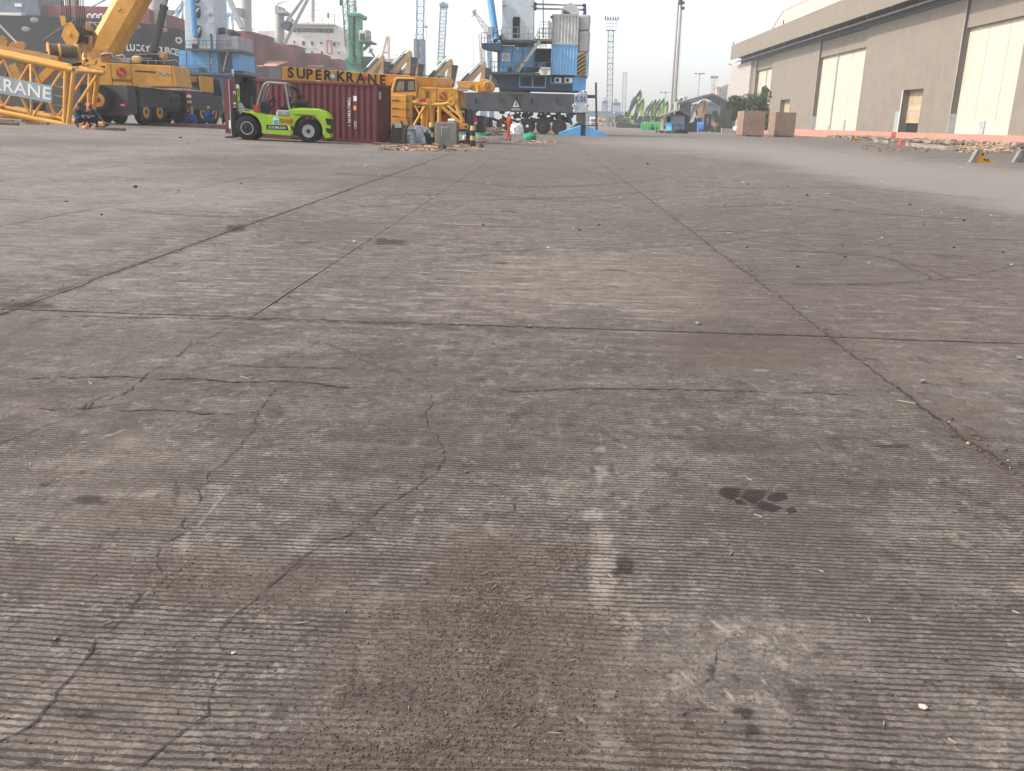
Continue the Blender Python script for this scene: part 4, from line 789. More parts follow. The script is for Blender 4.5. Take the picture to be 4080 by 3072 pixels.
# ------------------------------------------------------------------ yellow truck crane on the left (stands nearly end-on to the yard)
def px_text(s, px0, px1, pyb, Y, h_px, m, parent, rot=(math.pi/2, 0, 0), slope=0.0, bold=.012, ext=.006):
    a, b = W(px0, pyb, Y), W(px1, pyb, Y); h = h_px*Y/3815
    o = text('lettering', s, h, m, parent, (0, 0, 0), rot, bold=bold, ext=ext)
    wd = max(1e-3, o.dimensions.x if o.dimensions.x else 1); ln = (b.x-a.x)
    bw = max(v.co.x for v in o.data.vertices)-min(v.co.x for v in o.data.vertices)
    sx = ln/(bw*h); o.scale = (h*sx, h, h)
    c = (a+b)/2; o.location = c - wloc(parent); o.rotation_euler = (rot[0], slope, rot[2])
    return o
def truck_crane():
    p = G(470, 502); Y0 = 52.0
    X0 = (W(315, 440, Y0).x+W(525, 440, Y0).x)/2; z0 = T(X0, Y0)
    t = thing('truck_crane', 'yellow and dark grey truck crane with raised boom left of the forklift', 'mobile crane', (X0, Y0, z0), 0)
    rz = Matrix.Rotation(-.085, 4, 'Z')
    def B(mb, name, m, **k): return mb.xform(rz).build(name, m, t, **k)
    # carrier: rear panel at y = 0, cab at the far end
    B(MB().box(-1.45, 1.45, 0, .9, .62, 2.15), 'rear_panel', DGREY)
    B(MB().box(-1.2, 1.2, .9, 11.0, .75, 1.6), 'frame', DGREY)
    mb = MB(); mb.box(1.0, 1.5, 1.2, 4.4, 1.0, 2.0); mb.prism([(4.4, 1.0), (6.2, .98), (6.2, 1.9), (4.4, 2.0)], 1.02, 1.48, 'yz'); B(mb, 'side_panel', DGREY)
    mb = MB()
    for y in (5.0, 5.7): mb.lathe([(.17, 0), (.17, .012), (0, .012)], (1.48, y, 1.5), (1, 0, 0), 14)
    B(mb, 'side_hole', BLK)
    B(MB().box(-1.45, 1.45, .9, 9.0, 2.0, 2.08), 'deck', DGREY)
    mb = MB()
    for i in range(40):
        if i % 14 != 12: mb.box(1.49, 1.505, 1.3+i*.2, 1.4+i*.2, 2.1, 2.19)
    B(mb, 'reflector_strip', WHITE)
    B(MB().box(-1.46, 1.46, -.02, 0, .5, .64), 'bumper', mat('bumper_maroon', '#57353a', .6))
    for x in (-1.1, 1.1):
        l = B(MB().box(x-.3, x+.3, -.03, 0, .95, 1.2), 'tail_light', mat('tail_red', '#8c1f26', .3))
        MB().box(x-.1, x+.12, -.045, -.03, 1.03, 1.13).xform(rz).build('reflector', mat('lens_white', '#d8c7c0', .3), l)
    # spare wheel on the rear
    g = wheel('spare_wheel', t, (-.12, -.3, 1.33), .76, .45, YEL, DGREY, (0, -1, 0), .52, .12)
    # axles: road wheels on both sides
    for y in (1.9, 3.5, 7.4, 9.2, 11.0):
        for s in (-1, 1):
            mbw = wheel('wheel', t, rz @ Vector((s*1.22, y, .74)), .74, .44, YEL, DGREY, rz.to_3x3() @ Vector((s, 0, 0)), .52, .1)
    # carrier cab and front
    mb = MB(); mb.prism([(6.9, .95), (12.3, .9), (12.4, 2.0), (12.0, 3.0), (10.2, 3.1), (10.1, 2.1), (6.9, 2.1)], -1.45, 1.45, 'yz'); B(mb, 'front_body', DGREY)
    mb = MB(); mb.prism([(9.0, 2.12), (11.0, 2.12), (11.0, 3.1), (9.05, 3.1)], 1.452, 1.50, 'yz'); B(mb, 'cab_panel', YEL)
    mb = MB(); mb.prism([(11.1, 1.95), (12.25, 1.95), (11.95, 2.9), (11.1, 2.9)], 1.452, 1.47, 'yz'); B(mb, 'cab_window', GLASS)
    B(MB().box(-1.3, 1.3, 6.2, 8.0, 2.09, 2.95), 'engine_cover', mat('pale_cover', '#b5aa98', .7))
    # outrigger with its striped post and jack, float on the mat
    o = B(MB().box(1.5, 2.1, 6.32, 6.7, 1.15, 1.5), 'outrigger_beam', DGREY)
    jk = B(MB().tube((2.0, 6.5, .2), (2.0, 6.5, 1.2), .1, n=12), 'outrigger_jack', STEEL); B(MB().lathe([(.42, 0), (.42, .06), (.15, .1)], (2.0, 6.5, .18), (0, 0, 1), 16), 'outrigger_float', DGREY)
    for i in range(5): B(MB().box(1.85, 2.15, 6.27, 6.3, 1.16+i*.17, 1.16+(i+1)*.17), 'warning_stripe', RED if i % 2 == 0 else LETW)
    # superstructure: turned across the carrier
    Ys = 54.5
    pts = [(392, 249), (690, 262), (707, 346), (392, 341)]
    a = [W(x, y, Ys) for x, y in pts]; O = Vector((X0, Y0, z0))
    a = [q-O for q in a]
    MB().prism([(q.x, q.z) for q in a][::-1], Ys-Y0, Ys-Y0+2.3).build('superstructure', YEL, t, bevel=.03)
    for x in (440, 520, 682):
        q = W(x, 256, Ys-.004)-O; r = W(x+1, 343, Ys-.004)-O; MB().box(q.x-.012, q.x+.012, Ys-Y0-.008, Ys-Y0+.01, r.z, q.z).build('panel_seam', LETD, t)
    logo_s(t, W(483, 290, Ys-.01)-O, .31); px_text('SUPERKRANE', 447, 526, 326, Ys-.005, 11, LETD, t, slope=.03)
    q0, q1 = W(538, 281, Ys-.02)-O, W(682, 301, Ys-.02)-O
    MB().prism([(q0.x, q0.z), (q0.x+1.0, q0.z-.01), (q1.x, q0.z-.1), (q1.x, q1.z), (q0.x+1.35, q1.z+.03), (q0.x+1.1, q0.z-.11), (q0.x-.05, q0.z-.07)], Ys-Y0-.012, Ys-Y0+.001).build('model_stripe', mat('stripe_brown', '#3a2622', .6), t)
    MB().prism([(q0.x+.98, q0.z-.09), (q0.x+1.12, q0.z-.09), (q0.x+1.4, q1.z+.03), (q0.x+1.22, q1.z+.08)], Ys-Y0-.02, Ys-Y0-.011).build('model_stripe', RED, t)
    px_text('SAC2500C7-8', 622, 681, 298, Ys-.025, 9, LETW, t, slope=.03)
    MB().lathe([(.9, 0), (.95, .3), (.95, .45)], (0, 4.0, 2.09), (0, 0, 1), 24).xform(rz).build('slewing_ring', BLK, t)
    # boom and luffing cylinder
    b0, b1 = W(408, 214, Ys+.9), W(408+1.1*520, 214-520*1.95, Ys+2.4)
    ax = (b1-b0).normalized(); u = ax.cross(Y3).normalized(); v = u.cross(ax)
    prof = [(-.78, -.45), (-.45, -.66), (.45, -.66), (.78, -.45), (.78, .45), (.45, .66), (-.45, .66), (-.78, .45)]
    mb = MB(); vs = []
    for k, c in enumerate((b0-ax*.9, b1)):
        for x, y in prof: vs.append(c-O+u*x*(1 if k == 0 else .98)+v*y)
    mb.add(vs, [tuple(range(7, -1, -1)), tuple(range(8, 16))]+[(i, (i+1) % 8, 8+(i+1) % 8, 8+i) for i in range(8)])
    boom = mb.build('boom', YEL, t)
    mb = MB()
    for k in (.25, .5, .75): c = b0.lerp(b1, k)-O; mb.bar(c-u*.8-v*.7, c+u*.8-v*.7, .05); mb.bar(c-u*.82+v*.3, c-u*.82-v*.9, .04)
    mb.build('boom_bracket', YELD, boom)
    text('lettering', '1', .3, LETD, boom, (b0.lerp(b1, .16)-O)-v*.675+u*.1, rot=(math.pi/2, math.radians(60), 0))
    MB().box(W(345, 250, Ys).x-O.x, W(400, 250, Ys).x-O.x, Ys-Y0+.2, Ys-Y0+2, W(370, 250, Ys).z-O.z, W(370, 196, Ys).z-O.z).build('boom_foot', YELD, t)
    c0, c1, c2 = W(605, 240, Ys+1.1)-O, W(655, 22, Ys+1.5)-O, W(735, -330, Ys+2.0)-O
    cy = MB().tube(c0, c1, .22, n=16).build('luffing_cylinder', mat('cylinder_grey', '#4b4a45', .5), t, smooth=True); MB().tube(c1.lerp(c0, .06), c1, .25, n=16).build('cylinder_collar', DGREY, cy)
    MB().tube(c1, c2, .15, n=12).build('cylinder_rod', STEEL, cy, smooth=True)
    # things on the roof: silencer, tanks, winch gear, rails
    q = W(437, 251, Ys+.3)-O; r = W(517, 230, Ys+.3)-O; MB().rbox(q.x, r.x, Ys-Y0+.3, Ys-Y0+1.2, q.z, r.z, .06).build('silencer', mat('zinc', '#8f9194', .5, metal=.3), t)
    MB().path([W(405, 218, Ys+.2)-O, W(425, 213, Ys+.2)-O, W(447, 216, Ys+.2)-O, W(455, 232, Ys+.2)-O], .09, 8).build('exhaust_pipe', mat('zinc', '#8f9194'), t, smooth=True)
    MB().path([W(455, 232, Ys+.3)-O, W(462, 222, Ys+.3)-O, W(492, 218, Ys+.3)-O, W(497, 232, Ys+.3)-O], .025).build('roof_rail', WHITE, t)
    q = W(525, 250, Ys+.2)-O; r = W(556, 222, Ys+.2)-O; MB().rbox(q.x, r.x, Ys-Y0+.2, Ys-Y0+.8, q.z, r.z, .08).build('tank', mat('pale_yellow', '#c6ab6c', .6), t)
    mb = MB()
    for x0, y0, x1, y1 in ((535, 218, 640, 214), (520, 238, 655, 243), (655, 243, 702, 238), (702, 238, 715, 258), (560, 232, 605, 232)): mb.tube(W(x0, y0, Ys+.1)-O, W(x1, y1, Ys+.1)-O, .02, n=6)
    for x in (530, 558, 590, 622, 654): mb.tube(W(x, 256, Ys+.1)-O, W(x, 236, Ys+.1)-O, .02, n=6)
    mb.build('handrail', GREY, t)
    mb = MB()
    for k in range(9):
        x = 560+k*10; q = W(x, 256, Ys+1)-O; mb.box(q.x, q.x+random.uniform(.12, .3), Ys-Y0+.5, Ys-Y0+1.4, q.z, q.z+random.uniform(.2, .75))
    mb.build('winch_gear', BLK, t)
    for x, y in ((618, 226), (638, 224)): c = W(x, y, Ys+.6)-O; MB().lathe([(.2, 0), (.2, .7)], c, (0, 1, 0), 14).build('winch_drum', YELD, t)
    # folded jib lying over the cab
    MB().bar(W(700, 305, 60)-O, W(800, 325, 63)-O, .5, .35).build('jib', YELD, t)
    return t
truck_crane()
# ------------------------------------------------------------------ hook block hanging on its ropes
def hook_block():
    Y = 53.0; O = W(296, 150, Y)
    t = thing('hook_block', 'yellow hook block hanging from dark wire ropes above the lattice boom', 'crane hook', O)
    ROPE = mat('wire_rope', '#2c2a28', .7, var=.1, grime=0)
    def P(x, y, d=0): q = W(x, y, Y)-O; return (q.x, q.z)
    poly = [P(243, 143), P(262, 92), P(285, 88), P(316, 136), P(300, 190), P(268, 182)]
    MB().prism(poly[::-1], 0, .05).build('cheek_plate', YEL, t); 
    sh = .52; MB().prism([(a+sh, b+.02) for a, b in poly[::-1]], 1.05, 1.1).build('cheek_plate', YELD, t)
    MB().prism([P(238, 62), P(260, 64), P(265, 98), P(246, 103)][::-1], -.02, .04).build('cheek_plate', YEL, t)
    MB().prism([P(318, 82), P(342, 86), P(340, 120), P(318, 112)][::-1], .6, .66).build('cheek_plate', YELD, t)
    c = P(277, 136); MB().lathe([(.13, 0), (.13, .04), (.06, .05), (0, .05)], (c[0], 0, c[1]), (0, -1, 0), 18).build('axle_cap', YEL, t)
    for k in range(6): MB().lathe([(.44, 0), (.38, .04), (.44, .08)], (c[0]+.1+.08*k, .14+k*.15, c[1]), (0, 1, 0), 20).build('sheave', mat('sheave_brown', '#4a3a28', .7, grime=.3), t)
    ropes = [(241+i*6.5, 240+i*6.5+14*(i/5)+8) for i in range(6)] + [(300+i*6, 305+i*6.5) for i in range(6)]
    for k, (xt, xb) in enumerate(ropes):
        q = W(xb if k >= 6 else min(xb, 283), 132 if k >= 6 else 95, Y+.2+(k % 6)*.15)-O; top = W(xt-2, -160, Y+.2+(k % 6)*.15)-O
        MB().tube(q, top, .022, n=6).build('wire_rope', ROPE, t)
    mb = MB(); 
    for x0, x1 in ((258, 275), (294, 318), (325, 338)): mb.prism([P(x0, 228), P(x0+3, 180), P((x0+x1)/2, 174), P(x1, 200), P(x1, 232)][::-1], .2, .26)
    mb.build('hook_yoke', YELD, t)
    mb = MB(); mb.prism([P(296, 205), P(302, 135), P(352, 140), P(345, 205)][::-1], .5, .58); mb.build('cheek_plate', YELD, t)
    MB().prism([P(318, 172), P(322, 142), P(338, 142), P(334, 172)][::-1], .47, .5).build('sheave_slot', BLK, t)
    return t
hook_block()
# ------------------------------------------------------------------ lattice boom section with its banner
def lattice_boom():
    Y = 47.5; dz = 2.35
    O = W(282, 504, Y); O.z = T(O.x, O.y)
    t = thing('lattice_boom', 'yellow tubular lattice boom section carrying a grey banner with white letters', 'boom section', O)
    def P(x, y, far=0):
        return W(x, y, Y)-O + (Vector((.08, dz, 0)) if far else Vector((0, 0, 0)))
    r = .155
    def chord(pts, rad, far=0): return MB().tube(P(*pts[0], far), P(*pts[1], far), rad, n=12).build('chord', YEL, t, smooth=True)
    tl, tr, bl, br = (-420, 128), (292, 279), (-420, 362), (282, 503)
    for far in (0, 1):
        chord((tl, tr), r, far); chord((bl, br), r, far)
        for (x, y) in (tr, br): e = P(x, y, far); MB().lathe([(.2, -.09), (.2, .09)], e+Vector((.1, 0, 0)), (0, 1, 0), 16).build('pin_eye', YELD, t); MB().lathe([(.07, -.1), (.07, .1)], e+Vector((.1, 0, 0)), (0, 1, 0), 12).build('pin_hole', BLK, t)
        MB().tube(P(264, 284, far), P(258, 494, far), .13, n=10).build('end_post', YEL, t, smooth=True)
        MB().tube(P(294, 290, far), P(272, 498, far), .13, n=10).build('end_post', YEL, t, smooth=True)
        dg = [((250, 280), (128, 470)), ((15, 236), (125, 470)), ((15, 236), (-95, 424)), ((-205, 190), (-95, 424)), ((-205, 190), (-320, 380))]
        for a, b in dg: MB().tube(P(*a, far), P(*b, far), .075, n=8).build('brace', YEL, t, smooth=True)
    for (x, y) in (tr, br, (15, 222), (125, 472), (-205, 176), (-95, 424)): MB().tube(P(x, y), P(x, y, 1), .1, n=8).build('cross_tube', YEL, t, smooth=True)
    MB().tube(P(262, 490), P(292, 290, 1), .08, n=8).build('brace', YEL, t, smooth=True); MB().tube(P(125, 472), P(15, 228, 1), .07, n=8).build('brace', YEL, t, smooth=True)
    for k in range(5):
        y0 = 309+k*37; MB().tube(P(205 if k else 235, y0-6), P(258, y0+4), .03, n=6).build('ladder_rung', YELD, t)
    # banner
    q = [P(-330, 238), P(216, 343), P(214, 411), P(-330, 306)]
    mb = MB(); mb.add([(v.x, -.2, v.z) for v in q]+[(v.x, -.175, v.z) for v in q], [(0, 3, 2, 1), (4, 5, 6, 7), (0, 1, 5, 4), (1, 2, 6, 5), (2, 3, 7, 6), (3, 0, 4, 7)])
    mb.build('banner', mat('banner_grey', '#8f9ba0', .75, var=.06, grime=.15), t)
    sl_ = math.atan2((q[0]-q[1]).z, (q[1]-q[0]).x)
    o = text('lettering', 'SUPERKRANE', .60, LETW, t, (0, 0, 0), bold=.02, spacing=1.05, align='RIGHT', ext=.008); o.rotation_euler = (math.pi/2, sl_, 0)
    p_ = P(213, 400); o.location = (p_.x-.02, -.205, p_.z+.02); o.scale = (.6*1.12, .6, .6)
    # pendant links and pulleys on the top end
    for (x, y) in ((295, 243), (307, 236), (345, 238)): c = P(x, y)+Vector((.2, .9, 0)); MB().lathe([(.17, -.07), (.17, .07)], c, (0, 1, 0), 14).build('pin_eye', YELD, t)
    for a, b in (((250, 258), (300, 243)), ((300, 255), (350, 240)), ((310, 262), (392, 268)), ((385, 262), (345, 242)), ((230, 262), (290, 250))): MB().bar(P(*a)+Vector((.1, .8, 0)), P(*b)+Vector((.1, .8, 0)), .12, .2).build('pendant_link', YEL, t)
    MB().tube(P(300, 281), P(415, 290), .11, n=10).build('cross_tube', YELD, t)
    return t
lattice_boom()
def boom_head():
    """boom top with winch and sheaves lying behind the lattice section"""
    Y = 51.5; O = W(120, 480, Y); O.z = T(O.x, O.y)
    t = thing('crane_parts', 'heap of yellow boom parts and rope drums behind the bannered lattice boom', 'crane parts', O)
    def P(x, y, d=0): return W(x, y, Y+d)-O
    MB().bar(P(-150, 165), P(240, 240), .55, .4).build('boom_beam', YELD, t); MB().bar(P(-60, 205), P(150, 235), .3, .3).build('boom_beam', YEL, t)
    for x, y, r, w_ in ((190, 200, .42, 1.4), (235, 200, .36, .9)):
        d = MB().lathe([(r, 0), (r, .08), (r*.7, .09), (r*.7, w_), (r, w_+.01), (r, w_+.09)], P(x, y), (.75, .6, 0), 20).build('rope_drum', YELD, t, smooth=True)
        MB().lathe([(r*.86, .1), (r*.86, w_-.02)], P(x, y), (.75, .6, 0), 20).build('wound_rope', mat('rope_brown', '#6b5a44', .8, var=.3, scale=5), d)
    for x, y, r in ((5, 168, .35), (85, 183, .24), (55, 183, .2)): MB().lathe([(r, -.12), (r*.85, -.05), (r*.85, .05), (r, .12)], P(x, y), (0.2, -1, 0), 18).build('sheave', YELD, t, smooth=True)
    MB().path([P(152, 228), P(160, 210), P(185, 208), P(215, 225), P(222, 238)], .05, 8).build('hose', BLK, t)
    MB().tube(P(-40, 60), P(72, 176), .06, n=8).build('pendant_bar', mat('pale_bar', '#c8bba5', .6), t)
    MB().bar(P(155, 330), P(215, 270), .5, .4).build('boom_beam', YEL, t); MB().bar(P(60, 260), P(95, 330), .9, .6).build('gear_frame', YELD, t)
    mb = MB()
    for i in range(26):
        x, y = random.uniform(20, 150), random.uniform(250, 330); mb.bar(P(x, y, random.uniform(0, 1)), P(x+random.uniform(-14, 14), y+random.uniform(10, 50), random.uniform(0, 1)), random.uniform(.05, .16))
    mb.build('hoist_gear', mat('rusty_yellow', '#8d5c2a', .8, var=.25, grime=.5, grimecol='#4a2f1c'), t)
    for k, (a, b) in enumerate((((-100, 455), (255, 478)), ((-100, 418), (180, 452)), ((60, 430), (250, 470)))): MB().tube(P(*a), P(*b), .11, n=8).build('boom_tube', YELD, t)
    for x in (20, 90, 150, 200): MB().tube(P(x, 440), P(x+30, 470), .07, n=8).build('boom_tube', YELD, t)
    q = P(135, 435); MB().box(q.x-.3, q.x+.25, 0, .8, 0, q.z+.35).build('gear_stand', BLK, t)
    return t
boom_head()
# ------------------------------------------------------------------ workers round the cranes
g = G(308, 509); person('worker in navy coverall and cap squatting by the end of the lattice boom', SQUAT, (g.x+.05, g.y+.2, g.z), math.radians(60), NAVY, hat=mat('navy_cap', '#22283a', .8), stripe=BAND, trouser=mat('dark_trousers', '#252a35', .9), sc=1.05)
g = G(372, 510); person('worker in navy coverall and red hard hat squatting with one arm stretched out', REACH, (g.x, g.y+.1, g.z), math.radians(-8), NAVY, hat=mat('hat_red', '#b8402f', .4), stripe=BAND, sc=1.05)
g = Vector((-22.25, 56.6, T(-22.25, 56.6))); person('worker in blue coverall bent low beside the crane outrigger', dict(SQUAT, chest=(0, -.15, .58), neck=(0, -.27, .66), head=(0, -.36, .70), crown=(0, -.4, .76), sh_l=(.19, -.16, .6), sh_r=(-.19, -.16, .6), el_r=(-.3, -.4, .4), wr_r=(-.3, -.6, .25), ha_r=(-.3, -.66, .2)), (g.x, g.y+.3, g.z), math.radians(-70), ROYAL, hat=None, sc=1.1)
g = Vector((-22.1, 58.5, T(-22.1, 58.5))); person('worker in blue coverall and yellow hard hat squatting with back turned at the outrigger', SQUAT, (g.x, g.y+.2, g.z), math.radians(165), ROYAL, hat=mat('hat_yellow', '#d1a233', .4), sc=1.15)
g = Vector((-22.3, 61.4, T(-22.3, 61.4))); person('worker in dark green vest squatting by the front of the truck crane', SQUAT, (g.x, g.y+1.2, g.z), math.radians(30), mat('dark_clothes', '#22302e', .9), hat=mat('hat_green', '#3fae7a', .4), sc=1.1, stripe=mat('green_band', '#4fbf6e', .6))
g = Vector((-22.4, 63.3, T(-22.4, 63.3))); person('worker in black clothes and green hard hat at the left of the open container door', SQUAT, (g.x, g.y+1.6, g.z), math.radians(-40), mat('black_clothes', '#1f2124', .9), hat=mat('hat_green2', '#52c98b', .4), sc=1.1)
g = G(342, 514); t = thing('hard_hat', 'orange hard hat lying on the ground between the two squatting navy workers', 'helmet', g); helmet(t, (0, 0, .02), (1, -.6, 0), mat('hat_orange', '#c46a35', .4), .16)
g = G(402, 506); t = thing('chain_hoist', 'small yellow and black chain hoist on the ground by the outstretched arm', 'tool', g); MB().rbox(-.28, .28, -.18, .18, .0, .26, .06).build('case', YELD, t); MB().lathe([(.1, 0), (.1, .1)], (.3, 0, .14), (1, 0, 0), 10).build('cap', BLK, t); MB().path([(-.28, 0, .15), (-.5, -.1, .03), (-.8, -.1, .03)], .02).build('chain', BLK, t)
g = G(440, 519); t = thing('wooden_block', 'old grey timber plank on the ground in front of the truck crane', 'plank', g, .12); MB().box(-.65, .65, -.12, .12, 0, .12).jitter(.012).build('plank', OLDW, t); MB().box(-.6, .5, .13, .3, 0, .1).jitter(.01).build('plank', OLDW, t)
for k, (x, y, l) in enumerate(((10, 486, 'broken grey timber under the left end of the lattice boom'), (25, 498, 'short dark timber on the ground below the banner'), (150, 497, 'dark timber packing beneath the lower boom tube'), (130, 487, 'small timber wedge behind the lower boom tube'))):
    g = G(x, y); t = thing('timber', l, 'timber', g, random.uniform(-.2, .2)); MB().box(-.55, .55, -.1, .1, 0, .13).jitter(.02).build('timber', OLDW, t)
g = G(640+60, 510); t = thing('steel_mat', 'dull maroon steel mat under the truck crane outrigger', 'crane mat', g, .0)
q0, q1 = G(645, 505), G(857, 508); wd = (q1-q0).length; MB().box(-wd/2, wd/2, -.4, 2.2, .0, .2).xform(Matrix.Translation(((q0.x+q1.x)/2-g.x, (q0.y+q1.y)/2-g.y, 0))).build('plate', mat('mat_maroon', '#5b4140', .8, grime=.4), t)
mb = MB()
for k in range(6): mb.box(-wd/2+k*wd/6, -wd/2+k*wd/6+.03, -.42, -.4, .02, .19)
mb.xform(Matrix.Translation(((q0.x+q1.x)/2-g.x, (q0.y+q1.y)/2-g.y, 0))).build('rib', BLK, t)
# ------------------------------------------------------------------ second yellow truck crane behind the container
Q5 = lambda x, y: (1300+x*.2712, 150+y*.2712)
def boom_crane():
    Y = 50.0; O = W(1760, 520, Y); O.z = T(O.x, O.y)
    t = thing('truck_crane', 'yellow truck crane with black lettered boom lying level over the maroon container', 'mobile crane', O)
    def P(x, y, d=0): return W(*Q5(x, y), Y+d)-O
    def pr(pts, d0, d1, name, m, **k):
        q = [P(x, y, d0) for x, y in pts]; mb = MB(); n = len(q)
        return MB().prism([(v.x, v.z) for v in q][::-1], d0, d1).build(name, m, t, **k)
    # boom
    a0, a1, b0, b1 = W(1124, 266, 48)-O, W(1124, 313, 48)-O, W(1800, 314, 53)-O, W(1800, 372, 53)-O
    v = [a1, b1, b0, a0]; off = Vector((.02, .75, 0))
    mb = MB(); mb.add([tuple(q) for q in v]+[tuple(q+off) for q in v], [(0, 1, 2, 3), (7, 6, 5, 4), (0, 4, 5, 1), (1, 5, 6, 2), (2, 6, 7, 3), (3, 7, 4, 0)])
    boom = mb.build('boom', YEL, t, bevel=.04)
    nrm = (v[1]-v[0]).cross(v[3]-v[0]).normalized()*-1
    if nrm.y > 0: nrm = -nrm
    def onb(px, f): # point on the boom's near side at photo column px, f = 0 bottom .. 1 top
        k = (px-1124)/676.0
        Yk = 1/((1-k)/48+k/53); top, bot = W(px, 266+48*k, Yk)-O, W(px, 313+59*k, Yk)-O
        return bot.lerp(top, f)
    mb = MB(); mb.bar(onb(1126, -.03)+nrm*.03, onb(1560, -.03)+nrm*.03, .05, .09); mb.build('boom_flange', YEL, boom)
    MB().bar(onb(1130, 1.03)+nrm*-.1, onb(1270, 1.03)+nrm*-.1, .05).build('boom_flange', YELD, boom)
    ang = -math.atan2((onb(1536, .5)-onb(1143, .5)).y, (onb(1536, .5)-onb(1143, .5)).x)
    sl_ = math.atan2((onb(1143, .5)-onb(1536, .5)).z, (onb(1536, .5)-onb(1143, .5)).length)
    hp = .49
    for ch, px in zip('SUPERKRANE', (1158, 1199, 1232, 1268, 1305, 1357, 1393, 1437, 1483, 1524)):
        c = onb(px, .17 if px < 1300 else .2); text('lettering', ch, hp, LETD, t, c+nrm*.012, rot=(math.pi/2, sl_, -ang), bold=.05, sx=1.0)
    c = onb(1325, .48)+nrm*.02; MB().lathe([(.17, 0), (.15, .1), (.08, .13), (0, .13)], c, nrm, 20).build('lamp', mat('lamp_glass', '#9aa3a4', .25), boom, smooth=True); MB().lathe([(.06, .13), (.05, .17), (0, .18)], c, nrm, 12).build('lamp_lens', WHITE, boom)
    c = onb(1456, .55); MB().xbox(Matrix.Translation(c+nrm*.03), .17, .1, .2).build('red_lamp', RED, boom)
    c = onb(1266, .02); MB().xbox(Matrix.Translation(c+nrm*.03), .28, .05, .1).build('label_plate', WHITE, boom)
    mb = MB()
    for x in (1560, 1600, 1650, 1700, 1750): mb.bar(onb(x, 1.0), onb(x, 1.13), .03)
    mb.tube(onb(1540, 1.1), onb(1790, 1.1), .02, n=6); mb.build('boom_rail', BLK, boom)
    # cab
    pr([(935, 1000), (930, 800), (1000, 600), (1040, 575), (1310, 590), (1330, 620), (1330, 900), (1330, 1000)], 0, 1.5, 'cab', YEL, bevel=.05)
    pr([(980, 800), (1035, 605), (1300, 612), (1308, 790)], -.015, .01, 'cab_window', mat('window_rubber', '#1f2428', .4), )
    pr([(1015, 785), (1060, 640), (1145, 632), (1145, 780)], -.03, -.012, 'window_pane', mat('cab_glass', '#6f6350', .15, spec=.7), ); pr([(1200, 775), (1200, 640), (1285, 640), (1295, 772)], -.03, -.012, 'window_pane', mat('cab_glass', '#6f6350'))
    MB().path([P(990, 640, -.1), P(955, 640, -.15), P(960, 720, -.15)], .02).build('mirror_arm', BLK, t); pr([(940, 615), (975, 610), (975, 660), (940, 660)], -.2, -.15, 'mirror', YELD)
    pr([(1330, 600), (1350, 640), (1345, 905), (1325, 905)], .1, 1.4, 'cab_frame', YELD)
    # machinery housing with emblem
    pr([(1345, 930), (1345, 800), (1370, 735), (1400, 722), (1940, 752), (1940, 990), (1700, 985)], .1, 2.2, 'housing', YEL, bevel=.03)
    pr([(1940, 790), (2010, 800), (2010, 1018), (1940, 1010)], .3, 2.1, 'housing_end', YELD)
    for k in range(4): pr([(1455, 775+k*34), (1512, 777+k*34), (1512, 802+k*34), (1455, 800+k*34)], .07, .11, 'vent', mat('vent_brown', '#6d4a20', .7))
    pr([(1617, 740), (1621, 740), (1621, 985), (1617, 985)], .085, .11, 'panel_seam', LETD)
    logo_s(t, P(1712, 855, .06), .20); px_text('SUPERKRANE', *(Q5(1595, 0)[0], Q5(1770, 0)[0]), Q5(0, 948)[1], Y+.07, 5, LETD, t)
    px_text('PT SUPERKRANE MITRA UTAMA', Q5(1395, 0)[0], Q5(1590, 0)[0], Q5(0, 762)[1], Y+.07, 2.6, LETD, t, slope=.03)
    # counterweight slabs stacked in front
    for k, (y0, y1) in enumerate(((842, 937), (942, 1055), (1062, 1172), (1180, 1340))):
        q0, q1, q2 = P(920, y1, -.9), P(1172, y0, -.9), P(1262, y0, -.9)
        MB().rbox(q0.x, q1.x+.02, -.9, 0.9, q0.z, q1.z, .03).build('counterweight_slab', YEL, t)
        MB().box(q1.x+.025, q2.x, -.86, .86, q0.z+.01, q1.z-.01).build('counterweight_end', mat('weight_brown', '#96713a', .7, grime=.5), t)
        m = P(1015, y1-14, -.9); MB().box(m.x-.2, m.x+.2, -.93, -.89, m.z+.0, m.z+.03).build('lifting_slot', LETD, t)
    q0, q1 = P(920, 1350, -1.3), P(1190, 1205, -1.3); MB().box(q0.x, q1.x, -1.3, -.92, 0, q1.z).build('counterweight_base', YELD, t)
    for k in range(4): q = P(1090+8*(k % 2), 1215+k*30, -1.3); MB().prism([(q.x, q.z), (q.x+.13, q.z-.1), (q.x+.13, q.z-.2), (q.x, q.z-.1)], -1.315, -1.298).build('warning_stripe', LETD, t)
    # carrier
    q0, q1 = P(1262, 1350, .8), P(2065, 1045, .8); MB().box(q0.x, q1.x, .8, 3.0, .55, q1.z).build('frame', mat('carrier_dark', '#26282c', .7, grime=.3), t)
    q0, q1 = P(1262, 1085, .77), P(2060, 1060, .77)
    for k in range(9): xa = q0.x+(q1.x-q0.x)*k/9; MB().box(xa, xa+(q1.x-q0.x)*.08, .765, .8, q0.z, q0.z+.12).build('reflector_strip', WHITE if k % 2 == 0 else RED, t)
    q0, q1 = P(2060, 1340, .5), P(2150, 1050, .5); MB().rbox(q0.x, q1.x, .5, 2.9, .4, q1.z, .04).build('tool_box', DGREY, t)
    q0, q1 = P(2100, 1140, .5), P(2240, 1330, .5); MB().rbox(q0.x+.35, q1.x+.25, .9, 2.9, .5, q0.z, .04).build('tool_box', DGREY, t)
    for k in range(4): y = 1130+k*42; MB().tube(P(1975, y, .7), P(2032, y, .7), .015, n=6).build('ladder_rung', GREY, t)
